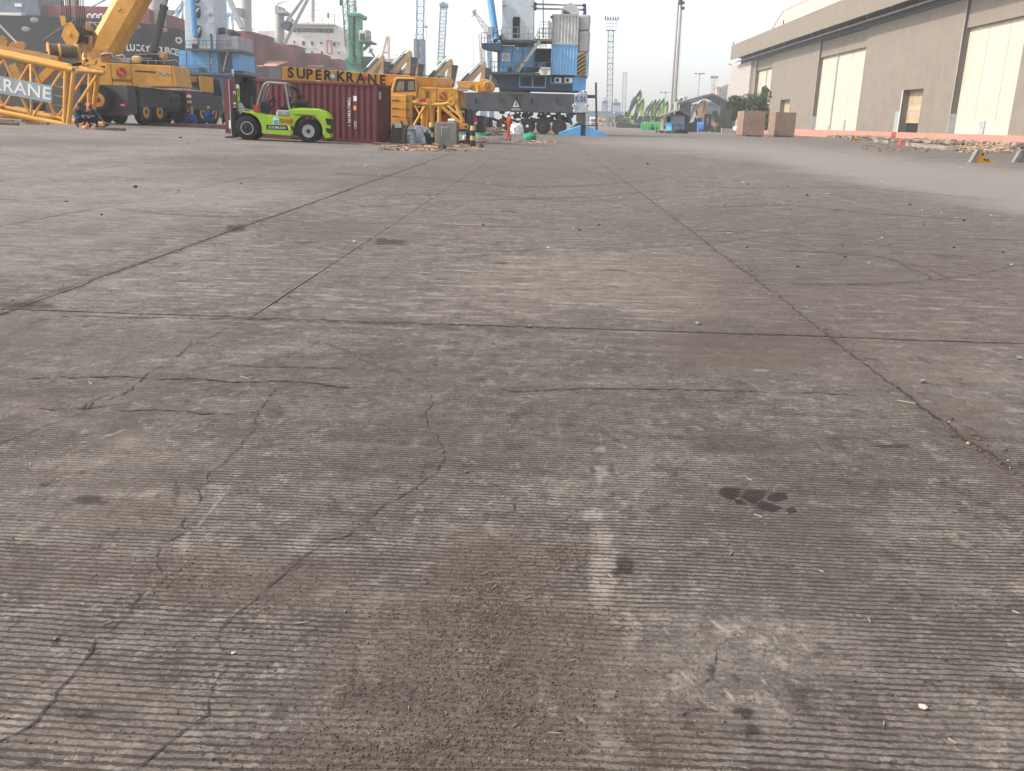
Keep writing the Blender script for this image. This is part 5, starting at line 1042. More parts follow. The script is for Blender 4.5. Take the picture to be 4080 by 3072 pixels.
    for x in (1973, 2034): MB().tube(P(x, 1100, .7), P(x, 1275, .7), .018, n=6).build('ladder_rail', GREY, t)
    c = P(1740, 1200, .75); MB().lathe([(.26, 0), (.26, .1), (.18, .14), (0, .14)], c, (0, -1, 0), 18).build('hose_reel', RED, t); MB().box(c.x-.3, c.x+.3, .6, .8, c.z-.2, c.z-.14).build('step', RED, t)
    for x in (1330, 1420, 1560, 1750): c = P(x, 1300, 1.6); wheel('wheel', t, (c.x, 1.0, .72), .72, .42, YEL, DGREY, (0, -1, 0), .52, .1)
    c = P(2186, 1225, .3); q0, q1 = P(2160, 1272, .3), P(2214, 1158, .3)
    pl = MB().box(q0.x, q1.x, .3, .33, q0.z, q1.z).build('warning_plate', WHITE, t)
    for k in range(4): z = q0.z+(q1.z-q0.z)*(k/4.0); MB().prism([(q0.x, z), (q1.x, z+.18), (q1.x, min(q1.z, z+.27)), (q0.x, min(q1.z, z+.09))], .285, .299).build('stripe', RED, pl)
    # boom heel with winch at the right-hand end
    Z = lambda x, y, d=0: W(1500+x*.2402, y*.2402, Y+d)-O
    q = [Z(*p, .3) for p in ((1330, 1345), (1700, 1350), (1760, 1310), (1860, 1320), (1930, 1370), (1955, 1430), (1930, 1500), (1850, 1520), (1700, 1525), (1350, 1440))]
    MB().prism([(a.x, a.z) for a in q][::-1], .3, 1.4).build('boom_heel', YEL, t, bevel=.03)
    c = Z(1835, 1415, .3); MB().lathe([(.22, 0), (.2, .05), (.13, .07), (.13, .02), (.08, .02), (.08, .12), (0, .12)], c, (0, -1, 0), 20).build('winch', YELD, t, smooth=True)
    c = Z(1560, 1430, .3); MB().lathe([(.14, 0), (.12, .08), (.06, .1), (0, .1)], c, (0, -1, 0), 16).build('winch', YELD, t, smooth=True)
    c0, c1 = Z(1680, 1410, .1), Z(1680, 1520, .1); MB().tube(c0, c1, .1, n=12).build('motor', mat('motor_yellow', '#d29a2a', .4), t, smooth=True)
    q0, q1 = Z(1365, 1510, .1), Z(1510, 1480, .1); MB().rbox(q0.x, q1.x, .0, .3, q0.z, q1.z, .02).build('deck_grate', GREY, t)
    for a, b in (((960, 1400), (1000, 1345)), ((1000, 1345), (1110, 1320)), ((960, 1400), (1300, 1385)), ((1300, 1385), (1600, 1370)), ((1600, 1370), (1560, 1440)), ((960, 1430), (960, 1400)), ((1300, 1450), (1300, 1385)), ((1110, 1350), (1600, 1360))):
        MB().tube(Z(*a), Z(*b), .014, n=6).build('handrail', GREY, t)
    MB().bar(Z(1280, 1375, .5), Z(1270, 1440, .5), .1).build('hydraulic_valve', BLK, t)
    return t
boom_crane()
# ------------------------------------------------------------------ loose lattice piece standing in front of that crane
def lattice_foot():
    Y = 48.0; O = W(1710, 520, Y); O.z = T(O.x, O.y)
    t = thing('lattice_section', 'yellow tubular boom foot section standing beside the grey concrete block', 'boom section', O)
    def P(x, y, d=0): return W(*Q5(x, y), Y+d)-O
    def tb(a, b, r, d0=0, d1=0, name='tube'): MB().tube(P(*a, d0), P(*b, d1), r, n=10).build(name, YEL, t, smooth=True)
    tb((1265, 950), (1600, 988), .09, name='chord'); tb((1600, 988), (1660, 990), .12, name='chord'); tb((1660, 990), (1800, 962), .09, name='chord'); tb((1265, 950), (1600, 988), .09, 1.6, 1.6, name='chord')
    tb((1452, 1000), (1285, 1300), .07, name='brace'); tb((1300, 985), (1410, 1200), .06, .4, .4, name='brace'); tb((1430, 1010), (1425, 1340), .12, .2, .2, name='post'); tb((1480, 1010), (1475, 1340), .1, .2, .2, name='post'); tb((1552, 1010), (1548, 1330), .1, .2, .2, name='post'); tb((1580, 1010), (1568, 1330), .07, .8, .8, name='post')
    tb((1660, 1000), (1658, 1270), .11, name='post'); tb((1690, 1010), (1975, 1265), .10, name='chord'); tb((1780, 1000), (1960, 1150), .06, .8, .5, name='brace'); tb((1905, 985), (2010, 1240), .11, name='brace')
    MB().prism([(P(*p).x, P(*p).z) for p in ((1930, 1225), (2060, 1262), (2092, 1295), (2090, 1335), (2050, 1350), (1935, 1340))][::-1], -.08, .12).build('lug_plate', YEL, t)
    c = P(2052, 1306, -.08); MB().lathe([(.16, 0), (.16, .03), (.07, .04), (.07, .0)], c, (0, -1, 0), 18).build('pin_eye', YELD, t); MB().lathe([(.06, 0), (.06, .045), (0, .045)], c, (0, -1, 0), 14).build('pin_hole', BLK, t)
    for x, y, r in ((1838, 945, .2), (1842, 832, .1), (1350, 925, .1), (1500, 930, .11)):
        c = P(x, y, -.05); MB().lathe([(r, 0), (r, .05), (r*.6, .06), (r*.5, .03), (0, .03)], c, (0, -1, 0), 18).build('pulley', YEL, t, smooth=True)
    MB().bar(P(1842, 832), P(1840, 930), .1, .06).build('pulley_arm', YEL, t); MB().prism([(P(*p).x, P(*p).z) for p in ((1880, 900), (1925, 890), (1945, 1060), (1900, 1060))][::-1], 0, .1).build('gusset_plate', YELD, t)
    q0, q1 = P(1380, 955), P(1468, 900); MB().box(q0.x, q1.x, -.06, 0, q0.z, q1.z).build('red_link', RED, t)
    MB().bar(P(1480, 930), P(1560, 945), .08).build('link', YEL, t); MB().bar(P(1300, 915), P(1390, 925), .08).build('link', YEL, t)
    q0, q1 = P(1430, 1345), P(1560, 1005); MB().box(q0.x, q1.x, .5, .6, 0, q1.z).build('base_plate', YELD, t)
    return t
lattice_foot()
# ------------------------------------------------------------------ clutter at the corner of the container
CONCB = mat('grey_concrete', '#77756f', .9, var=.18, grime=.35, bump=.01, streak=.15, scale=2)
DUSTC = mat('dusty_plastic', '#6a6458', .85, var=.15, grime=.5, grimecol='#6d6250')
def band_bollard(px, py, ptop, label):
    g = G(px, py); h = (py-ptop)*g.y/3815; t = thing('bollard', label, 'bollard', g); r = .12*g.y/44*1.05
    MB().lathe([(r*1.0, 0), (r, h*.97), (r*.92, h), (0, h)], (0, 0, 0), (0, 0, 1), 20).build('post', mat('bollard_yellow', '#b09a5a', .8, grime=.4), t, smooth=True)
    for a, b in ((.0, .3), (.52, .78)): MB().lathe([(r*1.04, h*a), (r*1.04, h*b)], (0, 0, 0), (0, 0, 1), 20).build('black_band', BLK, t, smooth=True)
    g2 = thing; return t
band_bollard(1720, 571, 487, 'yellow and black banded bollard between the silver sheet and the concrete block')
band_bollard(1883, 584, 500, 'yellow and black banded bollard at the right end of the rubbish heap')
g = G(1775, 571); t = thing('concrete_block', 'square grey concrete block standing upright behind the broken barrier', 'concrete block', (g.x, g.y+.15, g.z), math.radians(-6))
MB().rbox(-.58, .58, 0, .62, 0, 1.06, .03).build('block', CONCB, t, bevel=.015)
for z in (.3, .55, .8): MB().box(.575, .6, .1, .5, z, z+.05).build('edge_notch', BLK, t)
g2 = G(1800, 571); t = thing('white_bag', 'white plastic bag lying on top of the grey concrete block', 'bag', (g2.x, g.y+.4, g.z+1.06))
MB().ball((0, 0, .07), (.2, .15, .09), 12, 7).jitter(.025).build('bag', WHITE, t, smooth=True)
g = G(1774, 593); t = thing('broken_barrier', 'broken end of a concrete jersey barrier in front of the block', 'barrier', g, .15)
MB().prism([(-.46, 0), (.5, 0), (.5, .1), (.28, .5), (.22, .95), (.16, 1.02), (-.14, 1.0), (-.2, .92), (-.24, .5), (-.45, .14)], -.2, .35).xform(Matrix.Scale(.74, 4, (1, 0, 0)) @ Matrix.Scale(.88, 4, (0, 0, 1))).jitter(.02).build('barrier', CONCB, t)
mb = MB(); mb.ball((-.12, -.1, .86), .07, 8, 5); mb.ball((.12, -.05, .84), .08, 8, 5); mb.jitter(.02).build('broken_corner', CONCB, t); MB().tube((0, 0, .86), (.03, 0, 1.0), .012, n=5).build('rebar', BLK, t)
mb = MB(); mb.ball((-.1, -.25, .05), (.2, .14, .09), 8, 5); mb.jitter(.03).build('loose_lump', BLK, t)
g = G(1590, 571); t = thing('plastic_barrier', 'dark dusty ribbed barrier leaning beside the container corner', 'barrier', (g.x, g.y, g.z), .0)
MB().prism([(-.52, 0), (.5, 0), (.36, .86), (-.28, .9), (-.4, .5)], -.1, .4).jitter(.015).build('barrier', DUSTC, t)
for k in range(4):
    x = -.42+k*.17; MB().bar((x, -.14, .06), (x+.2, -.14, .8), .07, .09).build('rib', DUSTC, t)
MB().bar((.2, -.14, .05), (.32, -.14, .85), .14, .1).build('rib', mat('pale_edge', '#857d6e', .9), t)
t2 = thing('paper_sheet', 'crumpled white paper sheet draped on the dark ribbed barrier', 'paper', (g.x-.02, g.y-.18, g.z+.78)); MB().add([(-.2, 0, .1), (.15, .03, .14), (.2, -.04, -.05), (-.12, -.05, -.08)], [(0, 1, 2, 3)]).add([(-.2, .002, .1), (.15, .032, .14), (.1, .2, .15), (-.15, .2, .12)], [(0, 3, 2, 1)]).build('paper', WHITE, t2)
# silver sheet heap
def crumpled(name, label, cat, px, py, w_, d_, h_, m, seed, rz=0, sub=3, amp=.18):
    g = G(px, py); t = thing(name, label, cat, g, rz); rs = np.random.default_rng(seed); mb = MB(); n, k = 26, 12
    ph = rs.uniform(0, 6.28, 12); fr = rs.uniform(2, 9, 12)
    for j in range(k+1):
        v = j/k; th = v*math.pi/2
        for i in range(n):
            a = 2*math.pi*i/n; f = 1+amp*sum(math.sin(fr[q]*a+ph[q]+v*fr[q]*.7)/(1.5+.35*q) for q in range(12))*.55
            mb.v.append((w_*.5*math.cos(a)*math.cos(th)**.55*f, d_*.5*math.sin(a)*math.cos(th)**.55*f, h_*math.sin(th)*(.9+.1*f)))
    for j in range(k):
        for i in range(n): q = (i+1) % n; mb.f.append((j*n+i, j*n+q, (j+1)*n+q, (j+1)*n+i))
    mb.jitter(min(w_, h_)*.035); mb.build(cat.split()[-1], m, t); return t
SILV = mat('silver_sheet', '#a9abae', .3, metal=.35, var=.25, grime=.35, scale=3, grimecol='#3a3a3c')
crumpled('silver_tarpaulin', 'crumpled silver tarpaulin heap between the ribbed barrier and a bollard', 'tarpaulin', 1662, 574, 1.25, .9, .86, SILV, 3, .2, amp=.34)
crumpled('dark_bag', 'black plastic bag pressed against the silver tarpaulin', 'bag', 1700, 576, .5, .5, .55, BLK, 8)
crumpled('maroon_cloth', 'dark maroon cloth bundle right of the concrete block', 'cloth', 1852, 574, .62, .4, .2, mat('cloth_maroon', '#4a1e2a', .9), 5)
crumpled('pale_bag', 'pale blue and white bag lying behind the maroon cloth', 'bag', 1852, 560, .34, .3, .32, mat('bag_pale', '#a9b6c2', .6), 6)
crumpled('beige_sack', 'upright beige sack leaning behind the right-hand bollard', 'sack', 1868, 566, .34, .32, .8, mat('sack_beige', '#a38f72', .9, var=.2), 9, amp=.1)
crumpled('green_net', 'flattened dark green netting beyond the concrete block', 'net', 1862, 535, 1.3, .9, .3, mat('net_green', '#1d6a45', .9, var=.3, scale=4), 10)
g = G(1917, 590); t = thing('rubber_lump', 'small black rubber lump at the right tip of the wood scraps', 'rubbish', g); MB().ball((0, 0, .08), (.14, .12, .1), 8, 5).jitter(.03).build('lump', BLK, t)
# wood scraps strewn round: largest ones singly, splinters as one mass
def plank(px, py, l, w_, h_, rz, m, label, group, tilt=0):
    g = G(px, py); t = MB().box(-l/2, l/2, -w_/2, w_/2, 0, h_).jitter(min(w_, h_)*.12).build('wood_scrap', m); t.location = g; t.rotation_euler = (random.uniform(-.1, .1), tilt, rz); tag(t, label, 'wood scrap', group); return t
GW = 'broken wood scraps round the concrete block'
sc = [(1520, 577, .75, .14, .09, .1), (1535, 570, .5, .1, .08, -.4), (1560, 582, .9, .1, .05, -.15), (1605, 585, .5, .12, .06, .3), (1620, 588, .4, .1, .05, -.5), (1650, 590, .7, .09, .06, .5), (1668, 585, .6, .08, .05, -.7), (1700, 592, .9, .12, .06, .1), (1725, 586, .8, .1, .06, -.5), (1740, 596, .6, .12, .05, .2), (1805, 578, .6, .1, .07, .3), (1815, 586, .5, .12, .07, -.6), (1832, 590, .7, .1, .06, .2), (1845, 583, .6, .08, .05, .9), (1860, 594, 1.1, .14, .08, -.12), (1878, 592, .7, .1, .06, .4), (1895, 598, .9, .12, .07, -.25), (1905, 590, .5, .1, .06, .6), (1870, 580, .8, .08, .05, -.3), (1636, 578, .8, .1, .06, .1), (1687, 579, .7, .07, .05, -.9), (1575, 575, .8, .12, .06, -.2), (1545, 580, .5, .09, .06, .6), (1850, 600, 1.5, .12, .1, -.06), (1790, 600, .5, .1, .06, .2)]
for k, (x, y, l, w_, h_, a) in enumerate(sc): plank(x, y, l, w_, h_, a, WOOD if k % 3 else OLDW, 'broken wood scrap strewn on the ground round the concrete block', GW, random.uniform(-.06, .06))
def scatter(name, m, pts_fn, n, smin, smax, flat=.4, parent=None):
    mb = MB()
    for _ in range(n):
        p = pts_fn()
        if p is None: continue
        s = random.uniform(smin, smax); l = s*random.uniform(.8, 3.0)
        M_ = Matrix.Translation((p.x, p.y, p.z+s*flat*.4)) @ Matrix.Rotation(random.uniform(0, 6.28), 4, 'Z') @ Matrix.Rotation(random.uniform(-.3, .3), 4, 'X')
        b = len(mb.v); mb.xbox(M_, l, s, s*flat)
        for i in range(b, len(mb.v)): v = mb.v[i]; mb.v[i] = (v[0]+random.uniform(-.2, .2)*s, v[1]+random.uniform(-.2, .2)*s, v[2]+random.uniform(-.1, .1)*s)
    o = mb.build(name, m); tag(o, None, None, kind='stuff'); return o
def gpx(x0, x1, y0, y1): return lambda: G(random.uniform(x0, x1), random.uniform(y0, y1))
scatter('wood_splinters', WOOD, lambda: G(random.triangular(1510, 1925), random.uniform(574, 602) if random.random() < .7 else random.uniform(565, 580)), 420, .03, .09)
scatter('wood_splinters', OLDW, gpx(1515, 1925, 568, 604), 260, .03, .1)
# ------------------------------------------------------------------ K.01: blue and grey mobile harbour crane in the middle
RAIL = mat('rail_dark', '#39434a', .6, grime=.2); CPALE = mat('container_pale', '#b3b2ae', .55, var=.06, grime=.2, streak=.2); CBLUE = mat('container_blue', '#74a9d0', .5, var=.07, grime=.2, streak=.15)
SOOT = mat('sooty_grey', '#45474a', .65, var=.2, grime=.4, streak=.5, scale=.7, grimecol='#232426'); CWT = mat('counterweight_grey', '#a6a2a2', .7, var=.06, grime=.2, streak=.15); INK = mat('dark_opening', '#16191c', .8, var=.1, grime=0)
SIGNW = mat('sign_white', '#d2d3d0', .6, var=.03, grime=.08)
class Fr:
    """a thing built from its own front view: zoom pixels -> local metres at a fixed distance"""
    def __init__(s, t, x0, y0, k, Y): s.t, s.x0, s.y0, s.k, s.Y, s.O = t, x0, y0, k, Y, wloc(t)
    def p(s, x, y, d=0): return W(s.x0+x*s.k, s.y0+y*s.k, s.Y+d)-s.O
    def q(s, x, y, d=0):  # in the plane of the front, moved back by d without perspective shift
        return W(s.x0+x*s.k, s.y0+y*s.k, s.Y+d)-s.O
    def box(s, x0, y0, x1, y1, d0, d1, name, m, parent=None, bevel=0, corr=0, label=None):
        a, b = s.q((x0+x1)/2, y1, d0), s.q((x0+x1)/2, y0, d0); xa, xb = s.q(x0, (y0+y1)/2, d0).x, s.q(x1, (y0+y1)/2, d0).x
        if corr:
            mb = MB().box(xa+.03, xb-.03, d0+.09, d1, a.z+.02, b.z-.02); mb.corr((xa+.03, d0+.05, a.z+.02), (1, 0, 0), xb-xa-.06, b.z-a.z-.04, (0, -1, 0), corr, .05)
        else: mb = MB().box(xa, xb, d0, d1, a.z, b.z)
        return mb.build(name, m, parent or s.t, bevel=bevel, label=label)
    def poly(s, pts, d0, d1, name, m, parent=None, bevel=0):
        v = [s.q(*p, d0) for p in pts]; return MB().prism([(a.x, a.z) for a in v][::-1], d0, d1).build(name, m, parent or s.t, bevel=bevel)
    def tube(s, a, b, r, da, db, name, m, parent=None, n=8, r2=None): return MB().tube(s.q(*a, da), s.q(*b, db), r, r2, n).build(name, m, parent or s.t, smooth=True)
    def rail(s, x0, y0, x1, y1, h, d, n, m=None, rows=2, r=.03):
        mb = MB()
        for i in range(n+1): f = i/n; x, y = x0+(x1-x0)*f, y0+(y1-y0)*f; mb.tube(s.q(x, y, d), s.q(x, y-h, d), r, n=5)
        for k in range(rows): hh = h*(1-k/rows); mb.tube(s.q(x0, y0-hh, d), s.q(x1, y1-hh, d), r, n=5)
        o = mb.build('handrail', m or RAIL, s.t); return o
def wheel_emblem(F, x0, y0, x1, y1, d):
    """red ship's wheel on a white panel"""
    pl = F.box(x0, y0, x1, y1, d, d+.04, 'sign_panel', SIGNW); c = F.q((x0+x1)/2, (y0+y1)/2, d-.005); r = abs(F.q(x1, y0).x-F.q(x0, y0).x)*.40
    m = mat('emblem_red', '#b02e2c', .6, var=.05, grime=.1); mb = MB(); mb.lathe([(r*.62, 0), (r*.62, .02), (r*.8, .02), (r*.8, 0)], c, (0, -1, 0), 24, closed=True)
    for i in range(8): a = i*math.pi/4; v = Vector((math.cos(a), 0, math.sin(a))); mb.bar(c+v*r*.75-Y3*.01, c+v*r*1.05-Y3*.01, r*.22, .02)
    o = mb.build('wheel_emblem', m, F.t); o['kind'] = 'stuff'
    text('lettering', 'JPN', r*.42, LETD, F.t, c+Vector((0, -.02, -r*.18)), bold=.02)
def k01():
    Y = 99.0; O = W(1850+.36*700, 534, Y); O.z = 0.0
    t = thing('harbour_crane', 'blue and grey wheeled harbour crane with stacked containers and white K.01 end block', 'harbour crane', O)
    F = Fr(t, 1850, 0, .36, Y)
    # tower, column and jib foot
    F.poly([(412, 445), (420, -420), (772, -420), (768, 445)], .6, 5.0, 'tower', PALE, bevel=.08)
    F.poly([(530, 418), (536, 200), (550, 186), (604, 186), (616, 200), (610, 418)], .55, .7, 'tower_opening', INK)
    for y in (60, 78): pass
    for x in (440, 755): F.box(x-12, 62, x+12, 72, .5, .62, 'lifting_lug', RAIL)
    F.tube((352, 440), (268, -150), .36, -.6, .2, 'luffing_cylinder', BLUE, n=14); F.box(258, 290, 314, 395, -.9, -.2, 'cabinet', CWT, bevel=.04)
    F.poly([(385, 440), (415, 370), (415, 445)], .2, 3, 'jib_foot', DBLUE); F.tube((330, 462), (410, 400), .18, -.2, .4, 'hinge_pin', RAIL)
    F.poly([(188, 478), (188, 520), (385, 556), (412, 556), (412, 470)], -.9, 3.2, 'platform', DBLUE); F.rail(190, 478, 330, 478, 118, -.85, 4); F.rail(330, 478, 410, 440, 110, -.85, 2)
    # front deck, house
    F.box(412, 446, 772, 470, -.2, 5, 'deck_beam', RAIL); F.box(405, 470, 772, 520, .9, 5, 'slewing_frame', DBLUE)
    F.box(385, 520, 775, 800, .5, 5.5, 'machine_house', BLUE, bevel=.03); F.box(415, 498, 560, 510, .2, .45, 'tube_lamp', WHITE)
    for x in (372, 384): F.tube((x, 545), (x, 815), .07, .2, .2, 'support_post', RAIL, n=6)
    F.box(530, 540, 640, 792, .44, .52, 'door', mat('door_blue', '#5a94bf', .5, grime=.2)); F.box(578, 522, 598, 545, .3, .45, 'door_lamp', WHITE)
    for x in (528, 642): F.box(x-3, 520, x+3, 800, .42, .5, 'door_frame', DBLUE)
    wheel_emblem(F, 415, 588, 505, 682, .42)
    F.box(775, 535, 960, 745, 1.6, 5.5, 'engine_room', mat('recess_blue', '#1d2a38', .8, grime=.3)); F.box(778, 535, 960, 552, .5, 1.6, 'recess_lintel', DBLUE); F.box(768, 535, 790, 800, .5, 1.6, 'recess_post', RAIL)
    F.tube((845, 720), (845, 719.9), .3, .9, .6, 'fan', mat('fan_grey', '#6b7076', .4, metal=.4), n=18); F.box(800, 690, 900, 745, 1.0, 1.5, 'fan_housing', mat('fan_grey', '#6b7076'))
    for k, x in enumerate((485, 610, 690, 735, 785)): F.box(x, 748, x+42, 798, -.1, .4, 'drum', BLK, bevel=.03)
    F.box(285, 800, 960, 826, -1.2, 5.4, 'walkway', SOOT); F.rail(285, 800, 575, 800, 118, -1.15, 6); F.rail(600, 800, 960, 800, 110, -1.15, 6)
    F.rail(290, 470, 400, 470, 10, -.5, 1)
    # stair
    for d in (-1.1, -.3): 
        v0, v1 = F.q(590, 796, d), F.q(836, 452, d); MB().bar(v0, v1, .1, .32).build('stair_stringer', GREY, t)
        for h in (.5, 1.0): MB().tube(v0+Z3*h, v1+Z3*h, .035, n=6).build('stair_rail', RAIL, t)
    for i in range(22): v = F.q(590, 796, -1.05).lerp(F.q(836, 452, -1.05), (i+.5)/22); MB().box(v.x-.12, v.x+.12, -1.05, -.35, v.z+.05, v.z+.09).build('stair_tread', GREY, t)
    for x in (575, 832): F.tube((x-18, 790 if x < 700 else 452), (x-18, 660 if x < 700 else 320), .035, -1.1, -1.1, 'stair_post', RAIL, n=6)
    F.box(770, 430, 972, 456, -1.1, 2.2, 'upper_deck', mat('deck_rust', '#6b625a', .8)); F.rail(830, 430, 970, 430, 120, -1.05, 4); F.rail(415, 446, 770, 446, 145, -.1, 6, GREY)
    mb = MB()
    for x in (834, 916): mb.bar(F.q(x, 430, .4), F.q(x, 240, .4), .07); mb.bar(F.q(x, 430, 1.4), F.q(x, 240, 1.4), .07)
    for y in (245, 270, 320, 360, 405): mb.bar(F.q(834, y, .4), F.q(916, y, .4), .06)
    for y in (240, 270): mb.bar(F.q(834, y, 1.4), F.q(916, y, 1.4), .06)
    mb.build('lift_cage', WHITE, t)
    F.poly([(925, 212), (975, 258), (972, 428), (928, 428)], .2, .3, 'side_plate', CWT)
    for x in (832, 908): F.tube((x, 530), (x, 480), .04, -.5, -.5, 'ladder_rail', WHITE, n=6)
    for y in (490, 505, 520): F.tube((832, y), (908, y), .03, -.5, -.5, 'ladder_rung', WHITE, n=6)
    F.tube((878, 420), (866, -300), .06, .2, 1, 'hoist_rope', RAIL, n=6)
    # stacked containers, roof gear, counterweight
    F.box(968, 160, 1262, 490, -.4, 5.6, 'upper_container', CPALE, corr=.33); F.box(963, 490, 1246, 830, -.45, 5.6, 'lower_container', CBLUE, corr=.33)
    for y, m, xa, xb in ((164, CPALE, 966, 1264), (484, CPALE, 966, 1264), (497, CBLUE, 961, 1248), (823, CBLUE, 961, 1248)): F.box(xa, y-7, xb, y+5, -.48, -.38, 'container_rail', m)
    for xa, y0, y1, m in ((968, 168, 478, CPALE), (1258, 168, 478, CPALE), (963, 504, 818, CBLUE), (1243, 504, 818, CBLUE)): F.box(xa-5, y0, xa+7, y1, -.47, -.37, 'container_post', m)
    F.box(952, 176, 984, 198, -.9, -.45, 'floodlight', RAIL)
    c = F.q(1168, 158, .5); r = .75/ .36*.36*3.05
    mb = MB(); n = 20; pts = [(c.x+.95*math.cos(a), c.z+1.05*math.sin(a)) for a in [math.pi*i/n for i in range(n+1)]]; mb.prism(pts, .3, 2.2).build('exhaust_dome', CPALE, t)
    F.poly([(1092, 158), (1092, 100), (1168, 140), (1168, 158)], .2, .32, 'dome_louvre', RAIL)
    for y in (46, 94): F.tube((780, y), (1340, y+14), .1, 1.2, 1.2, 'tie_rod', GREY, n=8); F.tube((770, y), (800, y), .2, 1.2, 1.2, 'rod_end', RAIL, n=8); F.tube((1310, y+12), (1345, y+13), .17, 1.2, 1.2, 'rod_end', RAIL, n=8)
    F.poly([(1310, 158), (1322, 120), (1325, 52), (1350, 52), (1352, 158)], .9, 1.6, 'tie_bracket', DBLUE); F.tube((1172, 46), (1180, 34), .12, 1.2, 1.2, 'beacon', INK)
    F.box(1268, 160, 1396, 338, -.2, 4.6, 'counterweight_block', CWT, bevel=.18); F.box(1262, 342, 1390, 580, -.2, 4.6, 'counterweight_block', CWT, bevel=.18)
    F.box(1240, 584, 1378, 858, -.2, 4.6, 'counterweight_block', mat('weight_bluegrey', '#9db0c0', .7, grime=.2), bevel=.12)
    w = F.box(1243, 580, 1340, 846, -.24, -.2, 'hazard_panel', mat('hazard_yellow', '#c9a257', .65, grime=.25))
    for k in range(7):
        y = 600+k*44; v = [F.q(1243, min(845, y+62)), F.q(1243, min(846, y+34)), F.q(1340, max(582, y-34+0)), F.q(1340, max(581, y-4))]
        MB().prism([(a.x, a.z) for a in (v[0], v[3], v[2], v[1])], -.262, -.241).build('hazard_stripe', mat('hazard_brown', '#4a3f34', .7), w)
    # dark lower body with window frames and cooling units
    F.box(385, 828, 1346, 1002, .4, 6, 'lower_body', DBLUE, bevel=.05); F.box(1200, 852, 1346, 1004, -.05, 5.8, 'lower_body_end', BLUE)
    for a, b in (((613, 836), (756, 836)), ((613, 962), (900, 970)), ((756, 838), (902, 840)), ((615, 836), (612, 962)), ((758, 838), (755, 966)), ((902, 840), (896, 970)), ((960, 836), (956, 918)), ((956, 920), (1222, 928)), ((1225, 840), (1222, 930))):
        MB().bar(F.q(*a, .3), F.q(*b, .3), .13, .12).build('window_frame', CBLUE, t)
    F.box(645, 855, 728, 950, .28, .36, 'window_pane', INK); F.box(775, 850, 880, 945, .3, .38, 'window_pane', INK)
    for x0, x1 in ((1000, 1074), (1110, 1198)):
        ac = F.box(x0, 860, x1, 915, -.2, .36, 'cooling_unit', SIGNW); c = F.q(x0+30, 887, -.2); MB().lathe([(.19, 0), (.19, .03), (0, .03)], c, (0, -1, 0), 18).build('fan', INK, ac)
    s = F.box(838, 745, 952, 830, -1.32, -1.24, 'name_board', SIGNW)
    for s_, y, h in (('GOTTWALD', 773, .17), ('HARBOUR CRANE', 785, .07), ('HMK 260', 797, .08), ('CAP 100 T', 808, .07), ('PELABUHAN', 820, .07)): text('lettering', s_, h, LETD, t, F.q(895, y, -1.33), sx=.8)
    F.box(300, 835, 385, 960, .8, 3, 'engine_parts', mat('pipe_red', '#5c2c2a', .7, grime=.5)); 
    for k in range(6): F.tube((292+random.uniform(0, 80), 960), (300+random.uniform(0, 90), 835), .08, .3, .5, 'pipe', RAIL, n=6)
    F.tube((560, 1034), (560, 980), 1.7, 2.2, 2.2, 'slewing_ring', BLK, n=28)
    # chassis beam, end block, warning triangle
    b = F.poly([(-420, 1035), (0, 1022), (500, 1018), (780, 1030), (1228, 1042), (1222, 1248), (700, 1240), (200, 1222), (-420, 1200)], -1.4, 4.8, 'chassis_beam', SOOT, bevel=.05)
    for x in (126, 408, 744, 1024): F.tube((x, 1085), (x-2, 1138), .07, -1.46, -1.46, 'tie_plate', INK, n=6)
    e = F.poly([(1222, 1050), (1300, 1000), (1345, 996), (1362, 1020), (1362, 1190), (1370, 1215), (1368, 1248), (1205, 1248), (1205, 1215), (1225, 1185)], -2.0, 1.2, 'end_block', mat('block_white', '#a9adb1', .6, grime=.3, streak=.2), bevel=.06)
    text('lettering', 'K.01', .6, mat('letter_blue', '#1f4e84', .6), t, F.q(1284, 1126, -2.03), bold=.03, sx=.72)
    for x, y in ((1335, 1018), (1217, 1168), (1362, 1170)): c = F.q(x, y, -2.0); MB().lathe([(.22, 0), (.22, .05), (.1, .06), (.1, 0)], c, (0, -1, 0), 14).build('lug_eye', WHITE, t)
    F.poly([(500, 1045), (650, 1045), (650, 1052), (500, 1052)], -1.5, -1.41, 'sign_bar', INK)
    F.poly([(572, 1052), (520, 1192), (625, 1192)], -1.45, -1.405, 'warning_triangle', INK); F.poly([(572, 1088), (535, 1184), (610, 1184)], -1.47, -1.452, 'warning_face', SIGNW)
    F.tube((572, 1060), (574, 1140), .06, -1.5, -1.5, 'hook_mark', INK, n=6); F.box(555, 1142, 590, 1170, -1.5, -1.475, 'load_mark', GREY); F.box(520, 1196, 625, 1222, -1.43, -1.405, 'sign_plate', GREY)
    # running gear
    for x, hm in ((440, SIGNW), (700, SIGNW), (875, BLK), (1050, BLK)):
        for d in (-.9, 3.6):
            c = F.q(x, 1405); wheel('wheel', t, (c.x, d, .78), .78, .62, BLK, hm, (0, -1, 0), .5, .12)
    c = F.q(272, 1400); wheel('wheel', t, (c.x, -1.2, .8), .8, .62, BLK, BLK, (.97, -.25, 0), .5, .1)
    F.poly([(300, 1290), (420, 1345), (420, 1375), (310, 1330)], -.3, .3, 'axle_arm', DGREY)
    for x in (690, 870, 1050): F.box(x-18, 1240, x+18, 1380, .2, .8, 'axle_leg', DGREY); 
    F.poly([(690, 1330), (870, 1300), (1050, 1330), (1050, 1360), (690, 1360)], .3, .7, 'bogie_beam', DGREY)
